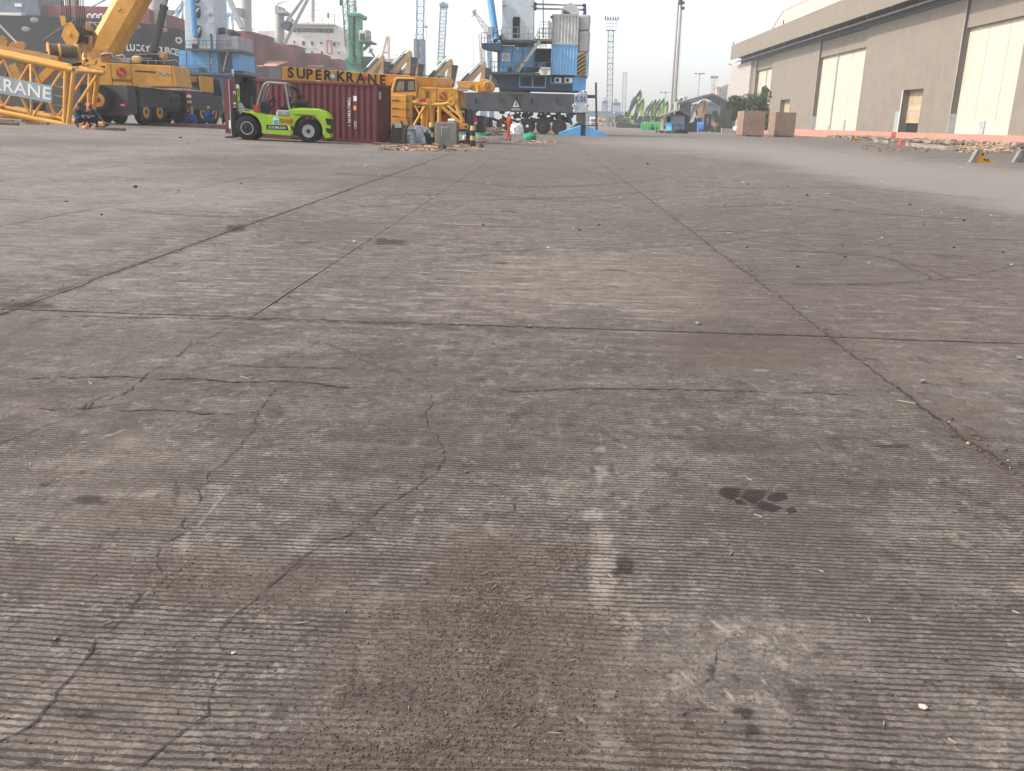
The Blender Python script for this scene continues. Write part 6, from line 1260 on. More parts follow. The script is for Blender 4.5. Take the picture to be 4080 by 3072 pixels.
    for nm, m, n_ in (('undercarriage_parts', mat('rusty_gear', '#5a4336', .8, var=.25, grime=.5), 26), ('undercarriage_parts', DGREY, 40)):
        mb = MB()
        for k in range(n_): x, y = random.uniform(420, 1180), random.uniform(1245, 1350); a, d_ = F.q(x, y, random.uniform(2.6, 4.2)), random.uniform(.1, .9); mb.bar(a, a+Vector((random.uniform(-.9, .9), random.uniform(-.3, .3), random.uniform(-.5, .35))), random.uniform(.06, .28), random.uniform(.06, .4))
        mb.build(nm, m, t)['kind'] = 'stuff'
    F.poly([(1120, 1255), (1170, 1255), (1200, 1370), (1180, 1390)], -.5, .5, 'outrigger_stay', DGREY); F.tube((1135, 1440), (1255, 1352), .12, -1.5, -1.2, 'strut', GREY)
    # outrigger leg and pad
    j = F.tube((1290, 1240), (1290, 1395), .5, -.4, -.4, 'outrigger_leg', mat('leg_brown', '#6d6357', .45, metal=.3, streak=.4), n=20); F.tube((1290, 1215), (1290, 1250), .75, -.4, -.4, 'leg_collar', SOOT, n=20)
    F.box(1200, 1370, 1340, 1400, -1.2, .8, 'leg_guide', BLK); F.tube((1293, 1360), (1293, 1450), .22, -.4, -.4, 'leg_rod', STEEL, n=12)
    z1, z2 = .06, 1.0
    pc = F.q(1296, 1490); yl, yr = F.q(1040, 1500).x, F.q(1552, 1510).x
    for sx_, xa, m, nm in ((-1, yl, BLUE, 'pad_wing'), (1, yr, BLUE, 'pad_wing')):
        MB().add([(xa, -4.4, 0), (pc.x+sx_*.25, -4.4, 0), (pc.x+sx_*.25, -4.4, .95), (xa+(-sx_)*2.2, -4.4, .95), (xa, -4.4, .2), (xa, 2.6, 0), (pc.x+sx_*.25, 2.6, 0), (pc.x+sx_*.25, 2.6, 1.1), (xa+(-sx_)*2.2, 2.6, 1.1), (xa, 2.6, .2)],
                 [(0, 1, 2, 3, 4), (9, 8, 7, 6, 5), (3, 2, 7, 8), (4, 3, 8, 9), (0, 4, 9, 5), (1, 6, 7, 2)]).build(nm, m, t)
    MB().box(pc.x-.25, pc.x+.25, -4.38, 2.5, 0, 1.0).build('pad_centre', INK, t); MB().box(yl+2.4, yr-2.4, -4.0, 2.4, 1.105, 1.2).build('pad_deck', SOOT, t)
    F.box(1365, 1050, 1456, 1086, -.5, 0, 'boom_gate', DGREY); F.tube((1464, 1440), (1456, 912), .11, -.7, -.7, 'gate_pole', RAIL, n=8); F.box(1345, 1385, 1455, 1396, -.5, -.3, 'gate_bar', RAIL)
    return t
k01()
# ------------------------------------------------------------------ second harbour crane on the left, in front of the black ship
def crane_blue():
    Y = 118.0; O = W(840, 500, Y); O.z = .6
    t = thing('harbour_crane', 'blue and pale grey harbour crane with oval tower openings before the black ship', 'harbour crane', O)
    F = Fr(t, 400, 0, .336, Y)
    F.poly([(1005, 600), (985, -300), (1345, -300), (1375, 600)], .8, 5.2, 'tower', PALE, bevel=.1)
    for x0, y0, x1, y1 in ((1060, -30, 1175, 35), (1082, 70, 1185, 218), (1122, 300, 1198, 450)):
        cx, cy, a, b = (x0+x1)/2, (y0+y1)/2, (x1-x0)/2, (y1-y0)/2
        F.poly([(cx+a*math.copysign(abs(math.cos(q))**.5, math.cos(q)), cy+b*math.copysign(abs(math.sin(q))**.5, math.sin(q))) for q in [i*math.pi/10 for i in range(20)]], .74, .9, 'tower_opening', INK)
        F.tube((x0+18, y1-15), (x1-14, y0+25), .12, .68, .68, 'inner_brace', PALE, n=6)
    F.poly([(1035, -300), (1075, -300), (1128, 440), (1085, 440)], -.6, .4, 'luffing_cylinder', BLUE, bevel=.1); F.box(1070, 450, 1150, 520, -.4, .5, 'cabinet', CWT, bevel=.05); F.box(1085, 520, 1140, 572, -.3, .5, 'cabinet', INK)
    wheel_emblem(F, 1272, 92, 1342, 272, .7); F.box(1305, 400, 1328, 590, .72, .82, 'tower_door', RAIL)
    F.box(1010, 578, 1640, 604, -1.2, 5.5, 'platform', RAIL); F.rail(1012, 578, 1310, 578, 95, -1.15, 6); F.rail(1330, 578, 1550, 578, 95, -1.15, 5)
    F.box(935, 604, 1395, 862, .4, 6, 'machine_house', BLUE, bevel=.05); F.box(1395, 640, 1560, 880, 1.6, 6, 'machine_house_back', DBLUE); F.box(1560, 636, 1652, 838, 0, 6, 'machine_house_end', BLUE, corr=.5)
    F.box(1372, 410, 1545, 600, 1, 6, 'upper_container', mat('container_grey', '#8f8b90', .6, grime=.25, streak=.3), corr=.4); F.box(1545, 430, 1640, 640, .3, 6, 'counterweight_block', mat('container_grey', '#8f8b90'), bevel=.1); F.box(1450, 430, 1545, 580, .85, .98, 'container_door', mat('container_grey', '#8f8b90'))
    F.tube((1370, 372), (1480, 365), .42, 2, 2, 'exhaust_silencer', BLK, n=14); F.poly([(1500, 410), (1500, 345), (1540, 345), (1540, 410)], 1, 3, 'exhaust_stack', mat('rust_brown', '#6e4f45', .8)); F.box(1545, 378, 1600, 415, 1, 3, 'exhaust_box', INK)
    F.tube((1510, 615), (1455, 845), .1, -.8, -.8, 'stair_stringer', GREY); F.tube((1545, 600), (1500, 845), .08, -.6, -.6, 'stair_stringer', RAIL)
    F.box(1295, 690, 1322, 758, .3, .39, 'notice', SIGNW); F.box(1165, 795, 1210, 880, -.4, .35, 'cabinet', DBLUE); F.tube((1300, 600), (1300, 870), .06, .2, .2, 'pipe', DBLUE); F.tube((1020, 600), (1020, 870), .06, .2, .2, 'pipe', DBLUE)
    F.box(900, 862, 1560, 885, -1.2, 6, 'walkway', SOOT); F.rail(960, 862, 1300, 862, 90, -1.1, 8); F.rail(1310, 862, 1560, 862, 85, -1.1, 6)
    F.poly([(1290, 905), (1330, 862), (1560, 862), (1700, 900), (1700, 1150), (1290, 1150)], -.6, 5, 'lower_body', DBLUE)
    F.box(860, 900, 1290, 1180, 1.5, 5, 'chassis_beam', SOOT); F.box(1120, 905, 1180, 950, .5, 1.4, 'drum', YELD)
    for x in (900, 1000, 1100, 1350, 1450): c = F.q(x, 1200); wheel('wheel', t, (c.x, 0, .78), .78, .6, BLK, BLK, (0, -1, 0), .5, .12, tread=False)
    for k in range(10): x = 960+k*30; F.tube((x, 870), (x+random.uniform(-10, 10), 800), .05, -.5, -.5, 'pipe', RAIL, n=6)
    F.box(1555, 820, 1580, 900, -.9, -.8, 'notice', SIGNW)
    return t
crane_blue()
# ------------------------------------------------------------------ ships
HULL = mat('black_hull', '#0d1117', .6, var=.15, grime=.12, streak=.1, scale=.3, grimecol='#3a3634', spec=.15); MARO = mat('hatch_maroon', '#7a3b39', .7, var=.1, grime=.25, streak=.2, scale=.3, grimecol='#5a3230'); SHIPW = mat('ship_white', '#cfcbc0', .6, var=.04, grime=.12, streak=.12, scale=.4, grimecol='#8d7a64')
SHIPG = mat('ship_crane_grey', '#a9a7a2', .6, var=.06, grime=.2, streak=.2, scale=.5)
def ship_black():
    Y = 148.0; O = W(300, 480, Y); O.z = 0
    t = thing('cargo_ship', 'black hulled cargo ship with white bow letters behind the yellow cranes', 'ship', O)
    def P(x, y, d=0): return W(x, y, Y+d)-O
    st = [(-900, 30, 0), (-300, 48, 0), (0, 60, 0), (200, 66, 0), (413, 76, .2), (534, 89, 1.2), (615, 98, 3.0), (716, 117, 7.0), (742, 150, 10.5)]
    mb = MB(); rows = []
    for i, (x, y, d) in enumerate(st):
        top = P(x, y, d); rake = max(0, x-520)/220.0
        mid = P(x-4*rake, 260, d+1.2*rake); bot = P(x-30*rake if x > 500 else x, 260, d+4*rake); bot.z = -.8; mid.z = top.z*.5
        b2 = Vector((bot.x, 24-d*.8 if d < 11 else 12, -.8)); t2 = Vector((top.x, 24-d*.95, top.z))
        rows.append([bot, mid, top, t2, b2])
    rows.append([P(700, 260, 12), P(757, 230, 12), P(752, 190, 12), P(752, 190, 12.3), P(700, 260, 12.3)]); rows[-1][0].z = -.8; rows[-1][4].z = -.8
    n = 5
    for r in rows: mb.v += [tuple(v) for v in r]
    for i in range(len(rows)-1):
        for k in range(n-1): mb.f.append((i*n+k, (i+1)*n+k, (i+1)*n+k+1, i*n+k+1))
    mb.f.append((0, 1, 2, 3, 4)); mb.build('hull', HULL, t, smooth=False)
    s = 'LUCKY SOURCE'; xs = (510, 528, 548, 567, 588, 606, 619, 634, 652, 670, 688, 704); ys = (202, 202, 203, 204, 206, 207, 209, 210, 212, 214, 217, 221)
    for ch, x, y in zip(s, xs, ys):
        if ch == ' ': continue
        dd = np.interp(x, [a[0] for a in st], [a[2] for a in st]); text('lettering', ch, .98, LETW, t, P(x, y, dd*.86+.42 if False else dd-.05), rot=(math.pi/2, .06, math.radians(np.interp(x, [413, 534, 615, 716], [2, 14, 20, 24]))), bold=.04, sx=.82)
    c = P(712, 161, 6.6); MB().lathe([(.55, 0), (.5, .1), (.2, .12), (0, .12)], c, (.4, -1, 0), 18).build('mooring_mark', WHITE, t); MB().lathe([(.3, .1), (.2, .16), (0, .16)], c, (.4, -1, 0), 10).build('mooring_hole', INK, t)
    for x, y, d in ((540, 108, 1.2), (647, 120, 4.2)): MB().ball(P(x, y, d), (.9, .25, .4), 10, 6).build('hawse_pipe', mat('hawse_rust', '#8a6a60', .8), t)
    for x, y in ((137, 80), (102, 116)): MB().ball(P(x, y, 0), (.7, .12, .4), 10, 6).build('hull_mark', mat('worn_patch', '#7d8388', .8), t)
    for x0, y0, x1, y1 in ((345, 88, 400, 90), (375, 92, 395, 112)): MB().bar(P(x0, y0, -.05), P(x1, y1, -.05), .14, .06).build('draught_mark', LETW, t)
    # hatches, deck gear and the first crane's house
    for x0, y0, x1, y1, d in ((102, 26, 440, 74, 5), (455, 36, 595, 110, 6), (590, 50, 640, 110, 8)):
        a, b = P(x0, y1, d), P(x1, y0, d); MB().box(a.x, b.x, d, d+12, a.z-2.5, b.z).build('hatch_coaming', MARO, t, bevel=.1)
    for x in (110, 180, 260, 330, 425, 520, 580): a, b = P(x, 74, 4.9), P(x+4, 30, 4.9); MB().box(a.x, b.x, 4.8, 5, a.z, b.z).build('coaming_stay', MARO, t)
    gh = mat('ship_house_grey', '#5d6b76', .7, grime=.25); a, b = P(-60, 60, 4), P(152, -25, 4); MB().box(a.x, b.x, 4, 12, a.z, b.z).build('crane_house', gh, t, bevel=.2)
    a, b = P(60, 26, 3.9), P(86, 14, 3.9); MB().box(a.x, b.x, 3.85, 4.02, a.z, b.z).build('house_window', SIGNW, t)
    a, b = P(-60, 62, 3), P(90, 52, 3); MB().box(a.x, b.x, 2.5, 4, a.z, b.z).build('deck_locker', WHITE, t)
    MB().tube(P(285, 70, 7), P(285, -120, 7), 1.15, n=18).build('mast_post', SHIPG, t, smooth=True); MB().tube(P(290, 65, 6), P(480, -30, 6), .1, n=6).build('stay_wire', RAIL, t); MB().tube(P(170, 160, -1), P(420, -5, 1), .05, n=5).build('mooring_line', RAIL, t)
    for x in (350, 372, 395): MB().path([P(x, 72, 2), P(x, 62, 2), P(x+8, 56, 2), P(x+16, 62, 2), P(x+16, 72, 2)], .14, 6).build('vent_pipe', WHITE, t)
    MB().tube(P(625, 100, 9), P(625, -60, 9), 1.5, n=18).build('mast_post', SHIPG, t, smooth=True); MB().bar(P(590, 40, 8), P(690, 50, 8), .7).build('derrick', mat('derrick_buff', '#a1897c', .7), t)
    return t
ship_black()
def ship_white():
    Y = 205.0; O = W(1150, 490, Y); O.z = 0
    t = thing('cargo_ship', 'maroon decked cargo ship with white bridge front and twin jib deck cranes', 'ship', O)
    F = Fr(t, 900, 0, .2712, Y)
    F.poly([(-600, 820), (200, 900), (1700, 1000), (1700, 1900), (-600, 1900)], 3, 26, 'hull', mat('maroon_hull', '#4a3133', .7, var=.15, grime=.4, streak=.3, scale=.3))
    # bridge block
    F.poly([(470, 1500), (470, 450), (720, 450), (920, 480), (920, 345), (1600, 362), (1700, 440), (1700, 480), (1770, 490), (1760, 1500)], 34, 52, 'bridge_block', SHIPW)
    F.poly([(930, 345), (940, 330), (1580, 345), (1610, 366), (930, 356)], 33, 50, 'bridge_roof', SHIPW)
    for x0, x1 in ((985, 1030), (1042, 1100), (1112, 1172), (1184, 1218), (1230, 1292), (1304, 1362), (1374, 1434), (1446, 1506), (1518, 1576)): F.box(x0, 406+(x0-985)*.02, x1, 468+(x0-985)*.02, 33.8, 34.1, 'bridge_window', GLASS)
    for x, y, w_, h_ in ((1002, 615, 10, 16), (1138, 632, 18, 28), (1266, 636, 16, 28), (1400, 628, 9, 16), (1592, 645, 18, 28), (1652, 638, 8, 16), (1262, 766, 10, 16), (1406, 770, 10, 16), (1658, 775, 9, 15)): F.box(x-w_, y-h_, x+w_, y+h_, 33.85, 34.1, 'cabin_window', GLASS)
    text('lettering', 'NO SMOKING', (.45), mat('letter_rust', '#8d776a', .8), t, F.q(1200, 730, 33.9), spacing=1.5, bold=.01); text('lettering', 'IMO 9322679', .24, mat('letter_rust', '#8d776a'), t, F.q(1200, 550, 33.9), spacing=1.5)
    fr = mat('gangway_red', '#a35a50', .7)
    for a, b in (((1490, 600), (1490, 780)), ((1550, 600), (1560, 785)), ((1480, 598), (1558, 600)), ((1490, 780), (1565, 790))): MB().bar(F.q(*a, 33.3), F.q(*b, 33.3), .3).build('rescue_frame', fr, t)
    for x, y, d in ((1275, 0, 38),): F.tube((x, 330), (x, -60), .5, d, d, 'radar_mast', mat('mast_buff', '#a59c92', .7))
    for y, w_ in ((62, 85), (152, 90), (245, 75), (100, 40), (205, 45)): F.tube((1275-w_, y), (1275+w_, y+2), .07, 38, 38, 'mast_yard', mat('mast_buff', '#a59c92'), n=6)
    for sx_ in (-12, 14): F.tube((1275+sx_, 330), (1275+sx_*.6, 40), .06, 38, 38, 'mast_leg', mat('mast_buff', '#a59c92'), n=6)
    F.rail(1160, 336, 1380, 338, 16, 36, 8, WHITE, r=.05); F.box(1160, 316, 1210, 330, 36, 38, 'radar_scanner', GREY)
    F.tube((1598, 360), (1598, 205), .1, 37, 37, 'signal_post', GREY); F.tube((1520, 208), (1670, 208), .07, 37, 37, 'signal_yard', GREY); F.tube((1415, 345), (1415, 300), .2, 37, 37, 'satellite_post', WHITE); c = F.q(1415, 285, 37); MB().ball(c, (.38, .38, .42), 12, 8).build('satellite_dome', WHITE, t, smooth=True)
    c = F.q(1502, 225, 30); MB().ball(c, (.35, .3, .75), 10, 8).build('hook_ball', mat('ball_red', '#a4625a', .7), t); F.tube((1502, 260), (1508, 600), .03, 30, 30, 'hook_wire', RAIL, n=5)
    c = F.q(905, 190, 30); MB().ball(c, (.45, .45, .25), 10, 6).build('lamp_bowl', SHIPG, t); F.tube((905, 270), (905, 110), .09, 30, 30, 'lamp_post', SHIPG)
    # open hatch covers and coamings stepping back
    for x0, y0, x1, y1, d in ((148, 455, 400, 905, 0), (408, 512, 545, 940, 1.5), (530, 650, 1020, 990, 6), (1018, 778, 1418, 1300, 12), (1415, 862, 1690, 1300, 18)):
        F.box(x0, y0, x1, y1, d, d+9, 'hatch_cover', MARO, bevel=.15)
    for x in (600, 680, 760, 840, 920): pass
    F.box(410, 505, 550, 525, 1.2, 10, 'cover_rim', MARO); F.box(404, 560, 412, 900, 1.2, 1.6, 'cover_pipe', RAIL)
    sm = mat('salmon_cover', '#c98a74', .75, grime=.15)
    for pts in ([(548, 875), (840, 880), (770, 972), (575, 968)], [(1032, 918), (1278, 924), (1240, 1000), (1040, 998)], [(470, 935), (560, 925), (560, 975), (480, 970)]):
        v = [F.q(*p) for p in pts]; v[0].y = v[1].y = 4.0 if pts[0][0] < 1000 else 10; v[2].y = v[3].y = -1.5 if pts[0][0] < 1000 else 5
        mb = MB(); mb.add([tuple(q) for q in v]+[tuple(q-Z3*.15) for q in v], [(0, 1, 2, 3), (7, 6, 5, 4), (0, 4, 5, 1), (1, 5, 6, 2), (2, 6, 7, 3), (3, 7, 4, 0)]); mb.build('tilted_cover', sm, t)
    # deck cranes: post, house and twin jib
    F.tube((788, 650), (788, 190), 1.08, 8, 8, 'crane_post', SHIPG, n=22); F.tube((792, 625), (792, 650), 1.25, 8, 8, 'crane_collar', SHIPG, n=22)
    F.poly([(718, 195), (716, 92), (735, 70), (765, 80), (775, 130), (860, 155), (862, 190)], 5, 11, 'crane_head', SHIPG); F.box(806, 345, 836, 405, 4.2, 4.6, 'crane_vent', RAIL); F.poly([(855, 310), (930, 320), (920, 420), (860, 440)], 5, 9, 'crane_cab', RAIL)
    for a, b, w_ in (((880, 340), (1150, -40), .8), ((880, 610), (1230, -60), .85)): MB().bar(F.q(*a, 6), F.q(*b, 8), w_, .7).build('jib', SHIPG, t)
    MB().bar(F.q(930, 310, 6), F.q(985, 290, 6), 1.5, .6).build('jib_foot', SHIPG, t); MB().bar(F.q(890, 600, 6.2), F.q(850, 620, 6.2), 1.0, .8).build('jib_foot', SHIPG, t)
    for k in range(4): F.tube((745, 72), (820+k*70, -20), .04, 7, 7, 'luffing_rope', RAIL, n=5)
    F.tube((298, 460), (292, -120), 1.2, -1, -1, 'crane_post', SHIPG, n=22); F.poly([(160, 200), (155, 110), (225, 120), (225, 260)], -4, 1, 'crane_cab', GREY); MB().bar(F.q(240, 420, -6), F.q(20, -80, -6), 1.2, .9).build('jib', SHIPG, t)
    F.box(600, 600, 660, 645, 10, 14, 'lifeboat', mat('boat_red', '#b06a60', .6), bevel=.2); F.tube((618, 600), (596, -100), .03, 12, 12, 'stay_wire', RAIL, n=5)
    for k in range(14): x = 640+k*12; F.tube((x, 1150), (x+random.uniform(-4, 4), 985), .09, -4, -4, 'deck_fitting', RAIL, n=6)
    for k in range(5): x = 215+k*50; F.tube((x, 1080), (x+4, 940+k*14), .08, -3, -3, 'deck_post', MARO, n=6)
    F.tube((205, 940), (480, 1000), .09, -3, -3, 'deck_rail', MARO, n=6); F.box(470, 1115, 570, 1140, -5, -3, 'deck_box', mat('pipe_red', '#5c2c2a'))
    return t
ship_white()
# ------------------------------------------------------------------ lattice masts and far cranes
def lattice(t, p0, p1, w0, w1, n, r, m, name='tower', br=None):
    """square lattice: four legs, braces as one fine mesh"""
    p0, p1 = Vector(p0), Vector(p1); ax = (p1-p0).normalized(); u = Vector((1, 0, 0)); u = (u-ax*u.dot(ax)).normalized(); v = ax.cross(u); C = [(-1, -1), (1, -1), (1, 1), (-1, 1)]
    def c(k, f): w_ = (w0+(w1-w0)*f)/2; return p0.lerp(p1, f)+u*C[k][0]*w_+v*C[k][1]*w_
    for k in range(4): MB().bar(c(k, 0), c(k, 1), r*2).build('leg', m, t)
    mb = MB(); br = br or r*1.2
    for i in range(n):
        f0, f1 = i/n, (i+1)/n
        for k in range(4):
            k2 = (k+1) % 4; mb.bar(c(k, f1), c(k2, f1), br); a, b = (k, k2) if (i+k) % 2 else (k2, k); mb.bar(c(a, f0), c(b, f1), br)
    o = mb.build('bracing', m, t); o['kind'] = 'stuff'
    return c
GCR = mat('crane_green', '#488a68', .6, var=.1, grime=.3, streak=.2, scale=.5, grimecol='#2b4a3c'); GCRD = mat('crane_green_dark', '#2f6b5a', .65, var=.1, grime=.3)
def crane_green():
    Y = 190.0; O = W(1420, 490, Y); O.z = 0
    t = thing('harbour_crane', 'green harbour crane with white cab standing right of the white ship bridge', 'harbour crane', O)
    F = Fr(t, 900, 0, .2712, Y)
    for pts in ([(1800, 1060), (1800, 240), (1830, 200), (1870, 200), (1862, 1060)], [(1905, 1060), (1900, 200), (1965, 195), (1985, 1060)]): F.poly(pts, 0, 3, 'tower_leg', GCR, bevel=.1)
    F.box(1768, 185, 1980, 245, -.5, 6.5, 'tower_head', GCR, bevel=.2); F.poly([(1800, 900), (1985, 910), (1985, 1090), (1790, 1090)], -.6, 7, 'tower_base', GCR); F.box(1800, 920, 1990, 935, -2, 7, 'platform', GCRD); F.rail(1800, 920, 1990, 922, 70, -1.9, 6, GCRD, r=.05)
    F.poly([(1755, 860), (1800, 860), (1800, 1060), (1755, 1060)], 1, 5, 'side_tank', GCRD)
    mb = MB()
    for k in range(9): y = 260+k*72; mb.bar(F.q(1862, y, 1), F.q(1905, y+60, 1), .2); mb.bar(F.q(1862, y, 1), F.q(1905, y, 1), .15)
    mb.build('tower_ladder', GCRD, t)
    F.box(1865, 810, 1915, 920, -.7, -.4, 'tower_door', INK)
    cb = F.box(1960, 445, 2050, 600, -3, 2, 'cab', SHIPW, bevel=.15); F.box(1968, 490, 2040, 585, -3.1, -2.95, 'cab_window', GLASS); F.box(2050, 435, 2080, 600, -2, 2, 'cab_back', SHIPG)
    F.box(1955, 596, 2130, 622, -3.4, 3, 'cab_platform', GCRD); F.rail(2060, 598, 2130, 600, 60, -3.3, 3, RAIL, r=.05); F.poly([(2125, 600), (2110, 640), (2010, 740), (2000, 715), (2090, 625)], -1, 1, 'cab_stay', GCRD)
    F.box(2000, 830, 2140, 1075, 1, 8, 'machine_house', GCRD); F.box(2005, 900, 2080, 1000, .8, 1.1, 'house_door', RAIL)
    lattice(t, F.q(1795, 700, -2), F.q(1722, -300, 4), 1.0, .9, 16, .05, GCRD); lattice(t, F.q(1860, 190, 3), F.q(1830, -300, 3), 1.5, 1.4, 9, .06, GCRD)
    for x0, x1 in ((1875, 1862), (1890, 1885), (1925, 1905)): F.tube((x0, 190), (x1, -100), .05, 2, 2, 'hoist_rope', RAIL, n=5)
    F.poly([(1668, 70), (1672, -40), (1690, -40), (1692, 70), (1680, 80)], 5, 6, 'hook', RAIL); F.tube((1725, 275), (1752, 330), .15, 0, 0, 'floodlight', mat('ball_red', '#a4625a'))
    return t
crane_green()
def far_crane(label, px, pyt, Y, wpx, base, col, tower_px=None, head=None, cols=('#8fa4b4',)):
    O = W(px, 490, Y); O.z = 0
    t = thing('harbour_crane', label, 'harbour crane', O); m = mat('far_'+col, col, .7, var=.05, grime=.15)
    return t, m
def pxp(O, x, y, Y): return W(x, y, Y)-O
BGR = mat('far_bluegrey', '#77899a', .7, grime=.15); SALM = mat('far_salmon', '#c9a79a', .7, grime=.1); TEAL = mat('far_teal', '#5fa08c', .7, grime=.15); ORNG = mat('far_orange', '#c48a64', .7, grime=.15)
def cranes_far():
    Y = 260.0; O = W(1678, 490, Y); O.z = 0
    t = thing('harbour_crane', 'blue grey lattice jib crane with twin column tower behind the yellow excavator booms', 'harbour crane', O)
    P = lambda x, y, d=0: W(x, y, Y)-O+Vector((0, d, 0))
    for x0, x1 in ((1650, 1663), (1674, 1688)): a, b = P(x0, 480), P(x1, 155); MB().box(a.x, b.x, 0, 4, 0, b.z).build('tower_leg', BGR, t)
    for y in (170, 218, 260, 300): a = P(1663, y); MB().box(a.x, P(1674, y).x, 1, 3, a.z-.9, a.z+.9).build('tower_beam', BGR, t)
    a, b = P(1672, 300), P(1686, 260); MB().box(a.x-1, b.x, -3, 5, 0, a.z).build('machine_house', SHIPG, t)
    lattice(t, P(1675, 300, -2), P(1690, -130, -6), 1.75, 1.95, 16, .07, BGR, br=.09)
    for x0, x1 in ((1655, 1672), (1700, 1694)): MB().tube(P(x0, 160), P(x1, -120), .05, n=5).build('hoist_rope', RAIL, t)
    a = P(1696, 106); MB().ball(a, (.7, .5, .35), 10, 6).build('jib_lamp', SALM, t)
    Y2 = 280.0; O2 = W(1752, 490, Y2); O2.z = 0
    t = thing('harbour_crane', 'slim green grey lattice crane mast with teal base box', 'harbour crane', O2); P = lambda x, y, d=0: W(x, y, Y2)-O2+Vector((0, d, 0))
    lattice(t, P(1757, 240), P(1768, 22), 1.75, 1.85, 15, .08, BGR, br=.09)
    a, b = P(1741, 310), P(1766, 242); MB().box(a.x, b.x, 0, 6, 0, b.z).build('base_tower', TEAL, t, bevel=.3); a, b = P(1748, 300), P(1760, 256); MB().box(a.x, b.x, -.2, .2, a.z, b.z).build('base_opening', SIGNW, t)
    a, b = P(1752, 26), P(1781, 14); MB().box(a.x, b.x, -1, 4, a.z, b.z).build('mast_head', BGR, t); MB().ball(P(1763, 10), (.5, .5, .4), 8, 6).build('mast_lamp', SALM, t); MB().ball(P(1769, 225), (.8, .4, .3), 8, 6).build('jib_lamp', SALM, t); MB().tube(P(1769, 40), P(1769, 2), .12).build('mast_tip', BGR, t)
    a, b = P(1724, 300), P(1738, 280); MB().box(a.x, b.x, 0, 3, 0, b.z).build('side_house', TEAL, t)
    Y3_ = 300.0; O3 = W(1537, 490, Y3_); O3.z = 0
    t = thing('harbour_crane', 'pale salmon A frame crane far behind the leftmost excavator boom', 'harbour crane', O3); P = lambda x, y, d=0: W(x, y, Y3_)-O3+Vector((0, d, 0))
    for a, b in (((1522, 230), (1543, 144)), ((1548, 300), (1551, 144)), ((1522, 225), (1515, 480)), ((1546, 300), (1542, 480))): MB().bar(P(*a), P(*b), .6).build('frame_leg', SALM, t)
    for y in (148, 210): MB().bar(P(1530 if y > 150 else 1542, y), P(1552, y), .5).build('frame_beam', SALM, t)
    MB().tube(P(1545, 150), P(1540, 210), .08, n=5).build('hoist_rope', RAIL, t); a, b = P(1535, 236), P(1600, 246); MB().box(a.x, b.x, 0, 3, b.z-.4, b.z+.8).build('portal_beam', SHIPG, t)
    Y4 = 230.0; O4 = W(1490, 490, Y4); O4.z = 0
    t = thing('derrick', 'dark slanting derrick with rope stays right of the green crane', 'derrick', O4); P = lambda x, y, d=0: W(x, y, Y4)-O4+Vector((0, d, 0))
    MB().bar(P(1472, 195), P(1510, 255), .4).build('arm', RAIL, t); MB().bar(P(1510, 255), P(1510, 480), .5).build('post', RAIL, t); MB().bar(P(1470, 210), P(1486, 196), .3).build('arm_head', RAIL, t)
    for k in range(3): MB().tube(P(1475+k*6, 198), P(1470-k*20, 140+k*8), .04, n=5).build('stay', RAIL, t)
    Y5 = 330.0; O5 = W(1600, 490, Y5); O5.z = 0
    t = thing('ship_mast', 'faint grey ship mast with crosstrees far behind the excavator booms', 'mast', O5); P = lambda x, y, d=0: W(x, y, Y5)-O5+Vector((0, d, 0))
    MB().tube(P(1594, 480), P(1594, 215), .2, n=6).build('post', BGR, t)
    for y, w_ in ((222, 16), (232, 22), (240, 10), (262, 12)): MB().tube(P(1594-w_, y), P(1594+w_, y), .12, n=5).build('yard', BGR, t)
    a, b = P(1560, 300), P(1650, 268); MB().box(a.x, b.x, 5, 15, 0, b.z).build('deckhouse', SHIPW, t)
    Y6 = 240.0; O6 = W(1905, 490, Y6); O6.z = 0
    t = thing('harbour_crane', 'leaning lattice jib with round orange head behind the blue jib cylinder', 'harbour crane', O6); P = lambda x, y, d=0: W(x, y, Y6)-O6+Vector((0, d, 0))
    lattice(t, P(1948, 130), P(1898, 60), 1.5, .8, 8, .05, BGR, br=.07); MB().bar(P(1948, 130), P(1960, 480), 1.2).build('tower', BGR, t); MB().ball(P(1889, 47), (.6, .5, .7), 14, 10).build('jib_head', mat('head_rust', '#b98f80', .7), t, smooth=True); MB().bar(P(1878, 66), P(1905, 55), .2).build('jib_tip', BGR, t)
    MB().tube(P(1888, 60), P(1886, 265), .03, n=5).build('hoist_rope', BGR, t); MB().ball(P(1886, 272), (.25, .25, .6), 8, 6).build('hook', mat('head_rust', '#b98f80'), t)
    Y7 = 340.0; O7 = W(1920, 490, Y7); O7.z = 0
    t = thing('harbour_crane', 'faint pink and blue lattice crane far left of the K.01 crane', 'harbour crane', O7); P = lambda x, y, d=0: W(x, y, Y7)-O7+Vector((0, d, 0))
    lattice(t, P(1924, 300), P(1912, 136), 1.0, 1.0, 12, .09, SALM, br=.09); lattice(t, P(1930, 300), P(1922, 190), 1.4, 1.2, 8, .08, BGR, br=.08); a, b = P(1912, 480), P(1938, 300); MB().box(a.x, b.x, 0, 6, 0, b.z).build('base_tower', BGR, t)
    Y8 = 300.0; O8 = W(930, 490, Y8); O8.z = 0
    t = thing('harbour_crane', 'pale blue A frame crane head left of the tall grey ship crane post', 'harbour crane', O8); P = lambda x, y, d=0: W(x, y, Y8)-O8+Vector((0, d, 0)); PB = mat('far_paleblue', '#86a9c2', .7, grime=.1)
    for a, b in (((905, 130), (908, 58)), ((932, 140), (922, 55)), ((862, 100), (910, 62)), ((862, 75), (905, 100)), ((980, 110), (925, 70)), ((915, 480), (912, 120)), ((1010, 120), (960, 85))): MB().bar(P(*a), P(*b), .55).build('frame_leg', PB, t)
